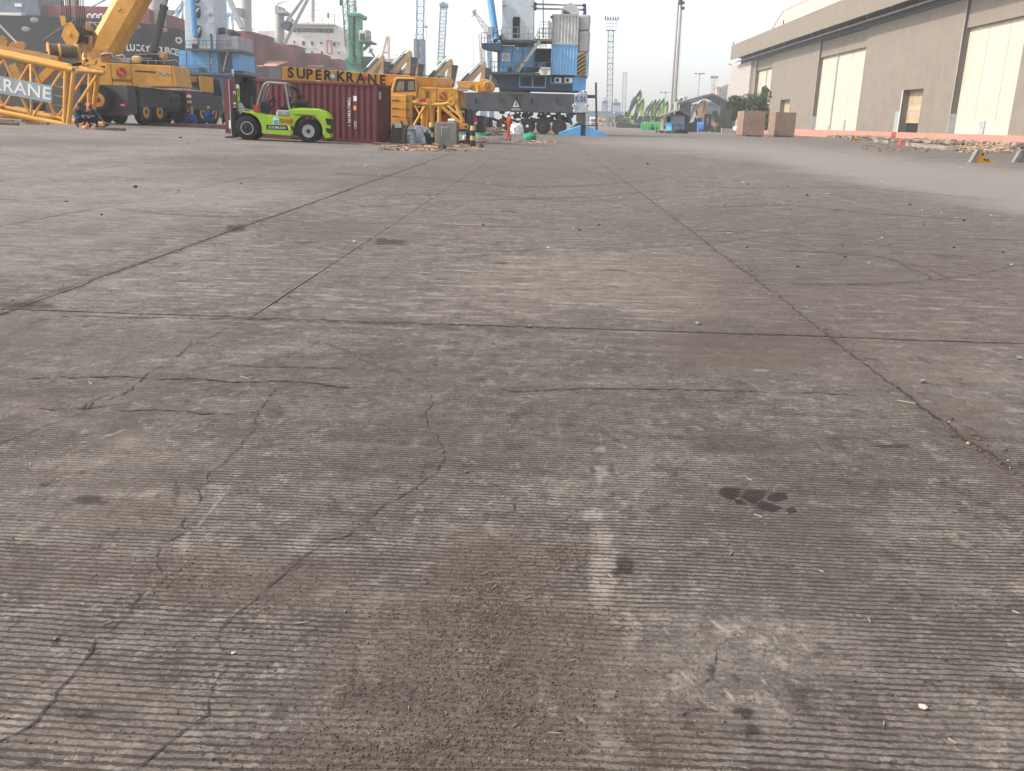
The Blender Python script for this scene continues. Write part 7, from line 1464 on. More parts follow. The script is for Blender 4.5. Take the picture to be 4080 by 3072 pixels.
    a, b = P(905, 62), P(926, 50); MB().box(a.x, b.x, 0, 3, a.z, b.z).build('frame_head', PB, t)
    t = thing('harbour_crane', 'pale blue lattice struts left of the oval holed crane tower', 'harbour crane', O8); O8b = O8
    for a, b in (((672, 75), (726, 12)), ((690, 75), (728, 30)), ((700, 80), (740, 0)), ((728, 80), (726, 0)), ((674, 60), (720, 40)), ((726, 480), (727, 60))): MB().bar(P(*a), P(*b), .5).build('strut', PB, t)
cranes_far()
# ------------------------------------------------------------------ long warehouse on the right
XW = 46.0
def WP(px, py, X=XW): d = ray(px, py); t = X/d.x; return Vector((X, d.y*t, CAM_H+d.z*t))
A4 = lambda x, y: (2850+x*.36, y*.36)
A5 = lambda x, y: (3380+x*.408, y*.408)
CLAD = mat('grey_cladding', '#7f756a', .7, var=.07, grime=.25, streak=.45, scale=.35, grimecol='#54504b'); CLADS = mat('reveal_cladding', '#6a655f', .7, var=.08, grime=.2, streak=.25, scale=.5)
PANW = mat('pale_wall', '#bcb3a3', .75, var=.05, grime=.25, streak=.22, scale=.3, grimecol='#8f806c'); PINK = mat('pink_plinth', '#b8806f', .85, var=.12, grime=.3, streak=.2, scale=.6, grimecol='#7b655a'); ROOFM = mat('pale_roofing', '#aca08f', .7, var=.04, grime=.1, scale=.3)
GALV = mat('galvanised_pipe', '#a9aba9', .5, metal=.2, var=.06, grime=.15)
def warehouse():
    O = Vector((XW, 150.0, 0)); t = thing('warehouse', 'long grey and cream warehouse with pink plinth along the right side', 'warehouse', O)
    yb = lambda pt: WP(*pt).y
    zt = WP(*A4(500, 590)).z; ZE = 15.6           # underside of the eave
    def bx(x0, x1, y0, y1, z0, z1, name, m, parent=None, bevel=0): return MB().box(x0, x1, y0, y1, z0, z1).build(name, m, parent or t, world=True, bevel=bevel)
    # columns of the front, far to near, read along the top of the plinth
    YA0, YA1 = yb(A4(180, 1040)), yb(A4(425, 1040)); YB0, YB1 = yb(A4(600, 1040)), yb(A4(1100, 1040)); YC0, YC1 = yb(A5(105, 1000)), yb(A5(1010, 1000)); YD0 = yb(A5(1610, 1000))
    segs = [(YA0, YA1), (YB0, YB1), (YC0, YC1), (YD0, 20.0)]
    ZP = WP(*A5(300, 1285)).z
    bx(XW-.12, XW+1.5, 20, 214, -.1, ZP, 'plinth', PINK)
    dsp = sorted([(yb(A4(820, 1180)), yb(A4(715, 1180)), WP(*A4(770, 1102)).z), (yb(A5(715, 1000)), yb(A5(520, 1000)), WP(*A5(640, 872)).z)]); yy = 20.5
    for d0, d1, dz in dsp: bx(XW+.75, XW+1.2, yy, d0, ZP, ZE+2, 'back_wall', PANW); bx(XW+.75, XW+1.2, d0, d1, dz, ZE+2, 'back_wall', PANW); yy = d1
    bx(XW+.75, XW+1.2, yy, 213, ZP, ZE+2, 'back_wall', PANW)
    for k, (ya, yb_) in enumerate(segs):
        doors = {1: (yb(A4(820, 1180)), yb(A4(715, 1180)), WP(*A4(770, 1102)).z), 2: (yb(A5(715, 1000)), yb(A5(520, 1000)), WP(*A5(640, 872)).z)}.get(k)
        if doors:
            d0, d1, dz = doors
            bx(XW, XW+.745, yb_, d0, ZP+.003, ZE, 'grey_panel', CLAD); bx(XW, XW+.745, d1, ya, ZP+.003, ZE, 'grey_panel', CLAD); bx(XW, XW+.745, d0, d1, dz, ZE, 'grey_panel', CLAD)
            s = bx(XW+.92, XW+.98, d0, d1, .0 if k == 1 else dz*.36, dz, 'roller_shutter', mat('shutter_beige', '#b8a488', .6, grime=.25))
            z = (.1 if k == 1 else dz*.36)
            while z < dz-.1:
                if not (k == 2 and dz*.62 < z < dz*.70): MB().box(XW+.87, XW+.92, d0+.03, d1-.03, z, z+.12).build('slat', mat('shutter_beige', '#b8a488'), s, world=True)
                z += .2
            if k == 2:
                bx(XW+1.0, XW+1.2, d0, d1, .0, dz*.36, 'door_opening', INK); bx(XW-.06, XW+.2, d1+.003, d1+1.4, ZP, ZP+2.6, 'jamb_plate', mat('plate_grey', '#9aa1a3', .6)); bx(XW-.16, XW-.123, d1, d1+1.5, 0, ZP, 'red_plinth', mat('plinth_red', '#96402f', .8, grime=.2)); MB().tube((XW-.05, d1-.1, 0), (XW-.05, d1-.1, dz), .07, n=8).build('door_guide', SIGNW, t, world=True)
                bx(XW+.03, XW+.92, d1-.06, d1-.003, ZP, dz, 'reveal', CLADS)
            else: bx(XW+.03, XW+.92, d1-.06, d1-.003, ZP, dz, 'reveal', CLADS)
        else: bx(XW, XW+.745, yb_, ya, ZP+.003, ZE, 'grey_panel', CLAD)
        # the cladding return facing the viewer
        MB().corr((XW+.03, yb_-.06, ZP+2.2), (1, 0, 0), .7, ZE-ZP-2.2, (0, -1, 0), .16, .04).build('panel_return', CLADS, t, world=True)
        bx(XW-.03, XW+.7, yb_-.12, yb_-.02, ZP, ZP+2.2, 'return_plate', mat('plate_grey', '#9aa1a3'))
        bx(XW-.04, XW+.02, yb_-.1, yb_+.02, ZP+2.2, ZE, 'corner_trim', mat('trim_pale', '#a9a299', .6))
    # lintels over the cream bays, panel joints, plates and down pipes
    for (p0, p1, ztop) in ((YB0, YA1, WP(*A4(560, 755)).z), (YC0, YB1, WP(*A4(1430, 570)).z), (YD0, YC1, WP(*A5(1480, 195)).z)):
        bx(XW+.3, XW+.745, p0+.02, p1-.14, ztop, ZE, 'lintel', CLAD)
        n = 3
        for i in range(1, n): y = p0+(p1-p0)*i/n; bx(XW+.73, XW+.752, y-.04, y+.04, ZP+1.5, ztop, 'panel_joint', mat('joint_tan', '#a69580', .8))
    for p, q in ((A4(1240, 1380), A4(1240, 1425)), (A4(1418, 1325), A4(1418, 1435)), (A5(1298, 1182), A5(1298, 1318))):
        a = WP(*p, XW+.5); bx(XW+.62, XW+.74, a.y-.55, a.y+.55, ZP+.01, a.z, 'wall_plate', mat('plate_grey', '#9aa1a3'))
    for pts in ((A4(570, 625), A4(556, 800), A4(545, 1040)), (A4(1360, 400), A4(1312, 900), A4(1268, 1260), A4(1262, 1430))):
        v = [WP(*p, XW+.58) for p in pts]; ym = v[-1].y; MB().path([(XW+.58, ym, q.z) for q in v], .11, 8).build('down_pipe', GALV, t, world=True, smooth=True)
        for z in (4.5, 8.5): MB().lathe([(.16, -.08), (.16, .08)], (XW+.58, ym, z), (0, 0, 1), 10).build('pipe_collar', GALV, t, world=True)
    # eave: fascia, soffit, gutter pipe on hangers
    f0, f1 = 43.3, 44.05; ztop, zbot = 19.0, 16.3
    fz = WP(*A4(180, 505), f0); fb = WP(*A4(170, 665), f0); ztop, zbot = fz.z, fb.z; yf = fz.y
    MB().corr((f0, yf, zbot), (0, -1, 0), yf-20, ztop-zbot, (-1, 0, 0), .6, .06).build('fascia', mat('fascia_taupe', '#7d7266', .7, var=.06, grime=.2, streak=.3, scale=.35, grimecol='#67605a'), t, world=True)
    bx(f0+.1, XW+1.2, 20, yf, ztop-.3, ztop-.05, 'roof_deck', ROOFM); bx(f0+.1, f0+.2, 20, yf, zbot, ztop-.3, 'fascia_backing', CLADS)
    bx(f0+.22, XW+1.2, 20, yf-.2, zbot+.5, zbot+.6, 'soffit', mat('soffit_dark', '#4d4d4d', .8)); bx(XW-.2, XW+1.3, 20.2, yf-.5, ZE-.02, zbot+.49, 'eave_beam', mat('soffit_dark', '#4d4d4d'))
    XG = 45.1; gz = WP(*A4(900, 475), XG).z; gy = yf+1.5
    MB().tube((XG, 20, gz), (XG, gy+3, gz), .14, n=8).build('gutter_pipe', mat('pipe_pale', '#bfc0bd', .5), t, world=True, smooth=True)
    y = 26.0
    while y < yf: MB().tube((XG, y, gz), (XG, y, zbot+.5), .05, n=6).build('gutter_hanger', GALV, t, world=True); y += 9.3
    # upper roof
    r0 = WP(*A4(578, 368), XW); r1 = WP(*A4(728, 138), XW+2.9); yr = r0.y
    MB().add([(XW, yr, ztop-.3), (XW, 20, ztop-.3), (XW+2.9, 20, r1.z), (XW+2.9, yr, r1.z), (XW+3.4, yr, ztop-.3), (XW+3.4, 20, ztop-.3)], [(0, 1, 2, 3), (3, 2, 5, 4), (0, 3, 4), (1, 5, 2)]).build('upper_roof', ROOFM, t, world=True)
    MB().bar((XW-.05, yr+.1, ztop-.3), (XW+2.9, yr+.1, r1.z+.1), .45, .2).build('gable_trim', mat('gable_grey', '#7d7b78', .7), t, world=True); MB().bar((XW+2.9, yr, r1.z+.1), (XW+2.9, 20, r1.z+.1), .3, .2).build('ridge_cap', PANW, t, world=True)
    for px, py in ((780, 110), (915, 60)): a = WP(*A4(px, py), XW+3); MB().tube((XW+2.9, a.y, r1.z), (XW+2.9, a.y, r1.z+1.6), .05, n=6).build('lightning_rod', GALV, t, world=True)
    for px, py in ((750, 290), (200, 490)): a = WP(*A4(px, py), f0); MB().tube((f0, a.y, ztop), (f0, a.y, ztop+.7), .12, n=6).build('roof_lamp', RAIL, t, world=True)
    # body behind and far end
    bx(XW+1.21, XW+60, 20, 213, 0, ztop-.31, 'building_body', CLADS); bx(XW-.6, XW+.5, YA0+.3, 213.5, ZP, ZE, 'end_pier', mat('pier_pale', '#a79e98', .7, grime=.15))
    return t
warehouse()
# ------------------------------------------------------------------ plywood crates
def crate(px, py, wd, dp, ht, label):
    g = G(px, py); t = thing('plywood_crate', label, 'crate', g)
    MB().box(.03, wd-.03, .03, dp-.03, .16, ht-.03).build('core', OLDW, t)
    for x in (.1, wd/2-.1, wd-.35): MB().box(x, x+.25, .02, dp-.02, 0, .155).build('skid', OLDW, t)
    n, m = 2, 2
    for i in range(n):
        for j in range(m):
            z0, z1 = .16+(ht-.16)*j/m, .16+(ht-.16)*(j+1)/m; MB().box(wd*i/n+.025, wd*(i+1)/n-.025, 0, .028, z0+.025, z1-.025).build('sheet', PLY, t)
            MB().box(0, .028, dp*i/n+.03, dp*(i+1)/n-.006, z0+.006, z1-.006).build('sheet', PLY, t)
    MB().box(.0, wd, 0, dp, ht-.025, ht).build('lid', PLY, t)
    return t
crate(2956, 543, 3.05, 4.3, 3.45, 'plywood crate on the yard directly in front of the green tree'); crate(3083, 545, 2.95, 4.2, 3.45, 'plywood crate nearest the warehouse wall, right of the tree')
g = G(2920, 531); t = thing('white_tank', 'white cylinder lying on the ground left of the plywood crates', 'tank', g); MB().lathe([(.1, 0), (.6, .1), (.7, .3), (.7, 3.7), (.6, 3.9), (.1, 4.0)], (0, 0, .7), (1, .1, 0), 18).build('shell', WHITE, t, smooth=True); MB().box(-2.3, -.2, -.5, .5, 0, .9).build('saddle', GREY, t)
# ------------------------------------------------------------------ tree and shrubs
LEAF = mat('tree_leaf', '#41552f', .6, var=.35, grime=.2, scale=3, grimecol='#4c5a38')
def foliage(mb, clumps, n, s):
    for _ in range(n):
        c, r = random.choice(clumps); d = Vector((random.gauss(0, 1), random.gauss(0, 1), random.gauss(0, 1))).normalized(); k = random.random()**.35
        p = Vector(c)+Vector((d.x*r[0], d.y*r[1], d.z*r[2]))*k; a = Vector((random.gauss(0, 1), random.gauss(0, 1), random.gauss(-.2, .6))).normalized(); u, v = basis(a); q = s*random.uniform(.6, 1.4)
        mb.add([p-u*q*.5, p+a*q*.1+v*q*.32, p+u*q*.6, p+a*q*.1-v*q*.32], [(0, 1, 2, 3)])
def tree(px, py, Y, label, clumps_px, n, s, cat='tree', trunks=((0, 0),)):
    O = W(px, py, Y); O.z = 0; t = thing('tree' if cat == 'tree' else 'shrub', label, cat, O); cl = []
    for x, y, rx, rz in clumps_px: c = W(x, y, Y)-O; cl.append(((c.x, random.uniform(-1.2, 1.2), c.z), (rx, rx*.8, rz)))
    mb = MB(); foliage(mb, cl, n, s); o = mb.build('crown', LEAF, t); o['kind'] = 'stuff'
    for dx, l in trunks:
        c = cl[0][0]; pts = [(dx, 0, 0), (dx+.1, .1, 1.2), (dx*.5+.15, 0, 2.4), (c[0]*.4, 0, 3.4)]; MB().path(pts, [.22, .18, .14, .09], 8).build('trunk', mat('bark', '#4a4037', .9, var=.2), t, smooth=True)
        for cc, r in cl[:6]: MB().path([(dx*.5+.12, 0, 2.2), ((dx+cc[0])*.5, cc[1]*.5, 2.6+(cc[2]-2.6)*.5), cc], [.09, .06, .03], 5).build('limb', mat('bark', '#4a4037'), t)
    return t
tree(2985, 525, 146, 'bushy green tree against the warehouse wall behind the plywood crates', [(2925, 400, 1.0, .8), (2950, 405, 1.3, 1.0), (2985, 398, 1.4, 1.0), (3015, 395, 1.3, 1.0), (3045, 385, 1.0, 1.2), (3055, 362, .6, .8), (2930, 430, 1.0, .9), (2965, 430, 1.3, .7), (3010, 425, 1.3, .8), (3045, 425, 1.0, 1.0), (3052, 455, .7, 1.2), (2920, 460, .6, 1.0), (3045, 490, .6, 1.2), (2908, 420, .5, .6)], 5200, .27)
tree(2860, 528, 196, 'dark unkempt shrubs growing at the right post of the open shed', [(2850, 470, .8, 1.0), (2870, 490, 1.2, 1.5), (2862, 515, 1.6, .8), (2895, 515, 1.2, .8), (2845, 455, .6, .8)], 1500, .3, 'shrub')
# ------------------------------------------------------------------ rubble, kerb blocks, cone and barriers by the warehouse
STONE = mat('rubble_stone', '#8d8378', .9, var=.2, grime=.3, scale=3)
scatter('rubble', STONE, lambda: G(random.uniform(3180, 4070), 0) if False else Vector((XW-random.triangular(.3, 4.5, .6), random.uniform(62, 142), random.uniform(0, .3))), 520, .12, .5, .6)
scatter('rubble', OLDW, lambda: Vector((XW-random.triangular(.5, 5, 1.2), random.uniform(60, 120), random.uniform(.05, .3))), 380, .06, .25, .4)
scatter('timber_scraps', WOOD, lambda: (lambda p: p+Vector((0, random.uniform(-1, 1), random.uniform(0, .35))))(G(random.triangular(3815, 4050), random.uniform(592, 612))), 320, .06, .16, .4)
scatter('timber_scraps', OLDW, lambda: G(random.triangular(3400, 4000), random.uniform(563, 606)), 160, .06, .2, .4)
for k in range(7):
    g = G(3560+k*34 if k > 1 else 3500+k*40, 578+k*3.2 if k > 1 else 568+k*3); t = MB().box(-1.3, 1.3, -.3, .3, 0, .3).jitter(.04).build('kerb_block', STONE); t.location = g; t.rotation_euler = (0, 0, math.radians(80+random.uniform(-6, 6))); tag(t, 'pale concrete kerb block in the row before the warehouse plinth', 'kerb block', 'kerb blocks lying along the warehouse')
g = G(3586, 580); t = thing('traffic_cone', 'orange traffic cone standing before the open roller door', 'traffic cone', g); h = 31*g.y/3815
MB().lathe([(.24*h, .05), (.05*h, h), (0, h)], (0, 0, 0), (0, 0, 1), 16).build('cone', mat('cone_orange', '#d8452a', .6, grime=.1), t, smooth=True); MB().box(-.3*h, .3*h, -.3*h, .3*h, 0, .05).build('foot', mat('cone_orange', '#d8452a'), t)
BARY = mat('barrier_yellow', '#c9912f', .7, var=.12, grime=.3)
def barrier_end(px, py, label, s, rz, m=BARY):
    g = G(px, py); t = thing('road_barrier', label, 'barrier', g, rz); 
    MB().prism([(-.3, 0), (1.75, 0), (1.7, .12), (.95, .35), (.5, .62), (.32, 1.25), (.1, 1.3)], -.05, .6).xform(Matrix.Scale(s, 4)).build('end_face', m, t)
    for k in range(3): MB().prism([(-.75+k*.15, 0), (-.6+k*.15, 0), (-.1+k*.1, 1.28), (-.2+k*.1, 1.3)], -.12, .5).xform(Matrix.Scale(s, 4)).build('rib', CONCB, t)
    for x, z in ((.35, .8), (.9, .28), (.6, .3)): MB().lathe([(.05, 0), (.05, .02), (0, .02)], (x*s, -.05*s, z*s), (0, -1, 0), 8).build('bolt_hole', INK, t)
    return t
barrier_end(3895, 648, 'overturned barrier with yellow end face and pale ribbed underside', .46, .05); barrier_end(3397, 563, 'yellow barrier piece leaning among the rubble at the warehouse foot', .5, .1)
barrier_end(4066, 648, 'pale concrete barrier cut off by the right edge of the picture', .46, 0, CONCB)
# ------------------------------------------------------------------ blue kiosk, carts, rolls and the open shed
def kiosk():
    Y = 180.0; K = lambda x, y: (2550+x*.2712, 300+y*.2712); g = G(*K(560, 852)); Y = g.y; O = Vector((W(*K(560, 850), Y).x, Y, 0)); t = thing('kiosk', 'small blue and cream kiosk with pitched roof beside the light mast', 'kiosk', O)
    P = lambda x, y, d=0: W(*K(x, y), Y+d)-O
    a, b = P(458, 850), P(665, 580); MB().box(a.x, b.x, 0, 3.5, 0, b.z).build('wall', mat('kiosk_blue', '#2f7bb4', .6, grime=.2), t)
    c = P(375, 850, 2.5); MB().add([(a.x, .02, 0), (c.x, 2.5, 0), (c.x, 2.5, b.z-.1), (a.x, .02, b.z-.1), (a.x, 3.4, 0), (a.x, 3.4, b.z-.1)], [(0, 3, 2, 1), (1, 2, 5, 4), (3, 5, 2)]).build('side_wall', mat('kiosk_light_blue', '#4f9cc4', .6, grime=.2), t)
    w = MB().box(a.x+.12, b.x-.1, -.06, 0, P(560, 728).z, P(560, 592).z).build('shutter_window', mat('shutter_grey', '#8a949c', .5, grime=.2), t)
    for k in range(5): z = P(560, 728).z+(P(560, 592).z-P(560, 728).z)*(k+.5)/5; MB().box(a.x+.15, b.x-.13, -.09, -.06, z-.03, z+.03).build('slat', GREY, w)
    for x in (a.x+.06, (a.x+b.x)/2, b.x-.06): MB().box(x-.05, x+.05, -.08, -.01, 0, b.z).build('frame_post', mat('kiosk_blue', '#2f7bb4'), t)
    MB().box((a.x+c.x)/2-.5, (a.x+c.x)/2+.5, .6, .7, P(410, 690).z, P(410, 610).z).build('side_window', INK, t)
    d = P(315, 800), P(372, 600); MB().box(d[0].x, d[1].x, 1.5, 1.6, .3, d[1].z).build('cream_board', mat('cream', '#d0c39c', .7), t)
    e = P(710, 850); MB().box(b.x, e.x, .3, 3.4, 0, b.z-.1).build('dark_annex', mat('annex_dark', '#2b3d47', .7), t)  # annex in one plain dark blue-grey
    l, r, ap = P(312, 592), P(720, 590), P(580, 505); rm = mat('kiosk_roof', '#6f6c66', .8, grime=.3)
    for q, s in ((l, -1), (r, 1)): MB().add([(ap.x, -.9, ap.z), (q.x, -.9, q.z), (q.x, 4, q.z), (ap.x, 4, ap.z), (ap.x, -.9, ap.z-.14), (q.x, -.9, q.z-.14), (q.x, 4, q.z-.14), (ap.x, 4, ap.z-.14)], [(0, 1, 2, 3), (7, 6, 5, 4), (0, 4, 5, 1), (1, 5, 6, 2), (2, 6, 7, 3)]).build('roof_slope', rm, t)
    mb = MB(); mb.bar((a.x, -.5, b.z), (ap.x, -.5, ap.z-.2), .1); mb.bar((b.x, -.5, b.z), (ap.x, -.5, ap.z-.2), .1); mb.bar((ap.x, -.5, b.z), (ap.x, -.5, ap.z-.2), .1); mb.bar((a.x, -.5, b.z), (b.x, -.5, b.z), .1); mb.build('gable_truss', RAIL, t)
    MB().prism([(l.x+.6, b.z), (r.x-.3, b.z), (ap.x, ap.z-.25)], .1, .2).build('gable_board', INK, t); MB().ball((P(495, 558).x, -.7, P(495, 558).z), .2, 8, 6).build('lamp', WHITE, t)
    for x0, x1, m, l_ in ((500, 565, mat('cart_red', '#8a5550', .6, grime=.3), 'rust red two wheeled cart'), (572, 632, mat('cart_blue', '#3f6f94', .6, grime=.3), 'blue two wheeled cart')):
        p0, p1 = P(x0, 850), P(x1, 775); c = thing('push_cart', l_+' parked before the blue kiosk', 'cart', (O.x+(p0.x+p1.x)/2, Y-1.6, 0)); h = (p1.x-p0.x)/2
        MB().prism([(-h*.8, .35), (h*.8, .35), (h, 1.15), (-h, 1.15)], -.4, .4).build('tub', m, c)
        for s in (-1, 1): MB().lathe([(.3, -.05), (.3, .05)], (s*h*.6, -.45, .3), (0, 1, 0), 14).build('wheel', BLACK, c)
        MB().path([(-h, 0, 1.1), (-h*1.1, .3, 1.35), (h*1.1, .3, 1.35), (h, 0, 1.1)], .03).build('handle', BLK, c)
    c = thing('rubbish_heap', 'low heap of dark rubbish left of the kiosk base', 'rubbish', (O.x+P(345, 850).x, Y-1, 0)); mb = MB()
    for k in range(14): mb.ball((random.uniform(-2, 2.2), random.uniform(-.6, .6), .2), (random.uniform(.2, .5), .3, random.uniform(.15, .4)), 7, 4)
    mb.jitter(.05).build('rubbish', mat('rubbish_dark', '#51473f', .9, var=.3, scale=4), c)['kind'] = 'stuff'
kiosk()
K3 = lambda x, y: (2550+x*.2712, 300+y*.2712)
NETG = mat('green_sheeting', '#2c8f4f', .7, var=.2, grime=.2, scale=2)
for x0, x1, y0, y1, Y, l, m in ((20, 150, 680, 795, 215, 'bright green sheeted roll at the left of the row', NETG), (150, 228, 684, 796, 217, 'green sheeted roll in the middle of the row', NETG), (222, 320, 682, 795, 214, 'green sheeted roll partly behind the kiosk', NETG), (715, 850, 690, 820, 214, 'dark green roll right of the kiosk', mat('green_sheeting_dark', '#147a58', .7, var=.2, scale=2)), (838, 975, 686, 830, 205, 'blue tarpaulin covered stack beside the dark forklift', mat('tarp_blue', '#2e78c4', .6, var=.2, scale=2))):
    a, b = W(*K3(x0, y1), Y), W(*K3(x1, y0), Y); t = thing('covered_roll', l, 'covered goods', ((a.x+b.x)/2, Y, 0)); w_, h_ = (b.x-a.x)/2, b.z; n = 14; mb = MB()
    for i in range(n+1):
        f = i/n; x = -w_+2*w_*f; sag = 1-.06*abs(math.sin(f*9)); pr_ = [(-1.6, 0), (-1.5, h_*.5), (-1.0, h_*.88), (0, h_), (1.0, h_*.88), (1.5, h_*.5), (1.6, 0)]
        mb.v += [(x, y*sag, z*sag) for y, z in pr_]
    for i in range(n):
        for k in range(6): mb.f.append((i*7+k, (i+1)*7+k, (i+1)*7+k+1, i*7+k+1))
    mb.f += [tuple(range(7)), tuple(n*7+k for k in range(6, -1, -1))]; mb.jitter(.05).build('sheet', m, t, smooth=True)
def shed():
    Y = 225.0; O = W(*K3(960, 800), Y); O.z = 0; t = thing('open_shed', 'open sided shed with dark pitched roof and dark end walls', 'shed', O); P = lambda x, y, d=0: W(*K3(x, y), Y+d)-O
    rm = mat('shed_roof', '#5d5d58', .8, grime=.3, streak=.2); dk = mat('shed_dark', '#3a3f42', .8, grime=.3, streak=.2)
    l, r, ap = P(540, 408), P(1310, 350), P(1075, 264); ri = P(1420, 440)
    r = ap+(ri-ap)
    for a, b in ((l, ap), (ap, r)): MB().prism([(a.x, a.z), (b.x, b.z), (b.x, b.z-.5), (a.x, a.z-.5)][::-1], 0, 14).build('roof_slope', rm, t)
    for pts in ([(590, 408), (735, 385), (735, 395), (720, 850), (590, 850)], [(1200, 400), (1360, 420), (1360, 850), (1205, 850)]):
        v = [P(*p) for p in pts]; MB().prism([(q.x, max(0, q.z)) for q in v][::-1], .2, 1.0).build('end_wall', dk, t)
    v = [P(*p) for p in ((735, 392), (960, 328), (1075, 300), (1200, 395), (1200, 440), (1170, 405), (960, 340), (760, 408))]; MB().prism([(q.x, q.z) for q in v][::-1], 0.1, .4).build('gable_frame', dk, t)
    for y in (600, 765): MB().tube(P(1195, y, -.1), P(1345, y, -.1), .12, n=6).build('rail', dk, t)
    for x in (735, 1200): q = P(x, 500); MB().box(q.x-.25, q.x+.25, 0, .5, 0, P(x, 395).z).build('post', dk, t)
    MB().box(P(730, 0).x, P(740, 0).x, 12, 12.4, 0, P(735, 395).z).build('post', dk, t)
shed()
def reach_truck():
    Y = 200.0; O = W(*K3(1010, 842), Y); O.z = 0; t = thing('forklift', 'dark old forklift with tall mast standing in front of the open shed', 'forklift', O); P = lambda x, y, d=0: W(*K3(x, y), Y+d)-O
    for x in (970, 1035): q = P(x, 580); MB().box(q.x-.3, q.x+.3, 0, .4, .2, q.z).build('mast_rail', BLK, t)
    a, b = P(955, 600), P(1048, 570); MB().box(a.x, b.x, -.1, .5, a.z-.2, b.z).build('mast_head', BLK, t); a, b = P(975, 840), P(1080, 735); MB().box(a.x, b.x, .5, 3, .5, b.z).build('body', BLK, t); a, b = P(860, 830), P(975, 812); MB().box(a.x, b.x, -.2, .2, a.z+.1, a.z+.5).build('fork', BLK, t)
    for x in (975, 1065): q = P(x, 820); MB().lathe([(.6, -.2), (.6, .2)], (q.x, .3, .6), (0, 1, 0), 18).build('wheel', BLACK, t)
    MB().bar(P(1130, 670), P(1095, 850), .2).build('loose_pole', OLDW, t)
reach_truck()
g0 = W(*K3(745, 850), 184); t = thing('dark_drum', 'black sheeted bundle at the right side of the kiosk', 'bundle', (g0.x, 184, 0)); MB().prism([(-1.0, 0), (1.2, 0), (1.2, 1.6), (.8, 2.9), (.6, 2.0), (-.6, 1.6)], 0, 1.2).jitter(.08).build('bundle', INK, t)
# ------------------------------------------------------------------ poles and masts
def pole_pair():
    Y = 205.0; O = W(2680, 490, Y); O.z = 0; t = thing('light_mast', 'tall twin pale steel light mast rising behind the kiosk', 'light mast', O); P = lambda x, y, d=0: W(2350+x*.336, y*.336, Y+d)-O
    b0, b1, c0, c1 = P(958, 1300), P(1062, -150), P(1005, 1290), P(1100, -150); b0.z = c0.z = 0
    MB().tube(b0, b1, .36, .22, 14).build('pole', CWT, t, smooth=True); MB().tube(c0, c1, .34, .2, 14).build('pole', mat('pole_buff', '#9d968c', .6, grime=.2, streak=.2), t, smooth=True)
    mb = MB()
    for k in range(70): p = c0.lerp(c1, k/70); mb.bar(p, p+Vector((.62, 0, 0)), .06)
    o = mb.build('climbing_rung', RAIL, t); o['kind'] = 'stuff'
    q = P(1010, 1290); MB().box(q.x-.25, q.x+.3, -.6, -.3, 0, P(1005, 1210).z).build('switch_box', SIGNW, t)
    for x, y in ((1075, 10), (1100, 35), (1100, 100), (1070, 45)): q = P(x, y); MB().box(q.x-.4, q.x+.4, -.6, .6, q.z-.2, q.z+.25).build('lamp', RAIL, t)
pole_pair()
TWR = mat('tower_steel', '#7f888f', .6, var=.08, grime=.2)
def light_tower(px, pyt, Y, w_, n, label, head=True, r=.09, m=TWR, lean=0):
    O = W(px, 490, Y); O.z = 0; tp = W(px+lean, pyt, Y)-O; t = thing('lattice_mast', label, 'lattice mast', O)
    mb_c = lattice(t, (0, 0, 0), tp, w_, w_*.95, n, r, m, br=r)
    for k in range(n): 
        if k % 4 == 3: p = Vector((0, 0, 0)).lerp(tp, (k+1)/n); MB().box(p.x-w_*.55, p.x+w_*.55, -w_*.55, w_*.55, p.z-.1, p.z+.1).build('landing', m, t)
    if head:
        MB().box(tp.x-w_*.85, tp.x+w_*.85, -w_*.8, w_*.8, tp.z, tp.z+.12).build('platform', m, t)
        for s in (-1, -.3, .3, 1): MB().bar((tp.x+s*w_*.85, -w_*.8, tp.z), (tp.x+s*w_*.85, -w_*.8, tp.z+3.0), .12).build('head_post', m, t); 
        for z in (1.0, 2.0, 3.0): MB().bar((tp.x-w_*.9, -w_*.8, tp.z+z), (tp.x+w_*.9, -w_*.8, tp.z+z), .12).build('head_rail', m, t)
        for k in range(6): x = tp.x-w_*1.05+k*w_*.42; MB().bar((x, -w_*.8, tp.z+2.9), (x+(k-2.5)*.12, -w_*.8-.2, tp.z+3.9), .34, .3).build('floodlight', RAIL, t)
light_tower(2428, 122, 300, 1.75, 18, 'tall lattice light mast with crowded lamp head right of the K.01 crane', lean=6); light_tower(2484, 288, 430, 1.7, 20, 'shorter pale lattice mast to the right of the tall one', head=False, m=mat('mast_pale', '#9aa3a8', .6), lean=6); light_tower(2842, 340, 420, 1.2, 8, 'small lattice mast above the shed roof', head=True, r=.06, m=mat('mast_pale', '#9aa3a8'))
def lamp_post(px, pyt, Y, label, arms):
    O = W(px, 490, Y); O.z = 0; z = W(px, pyt, Y).z; t = thing('lamp_post', label, 'lamp post', O); MB().tube((0, 0, 0), (0, 0, z), .16, .1, 8).build('pole', TWR, t)
    for a in arms: MB().bar((0, 0, z), (a, 0, z+.15), .14).build('arm', TWR, t); MB().box(a-.35, a+.35, -.3, .3, z+.1, z+.35).build('lamp', RAIL, t)
lamp_post(2772, 296, 290, 'slim lamp post with double lamp head above the shed', (-1.2, 1.2, .2)); lamp_post(2643, 370, 340, 'far lamp post with three lamps above the green machines', (-1.7, 1.7, 0)); lamp_post(2895, 258, 330, 'lamp post arm at the far corner of the warehouse', (-.8,))
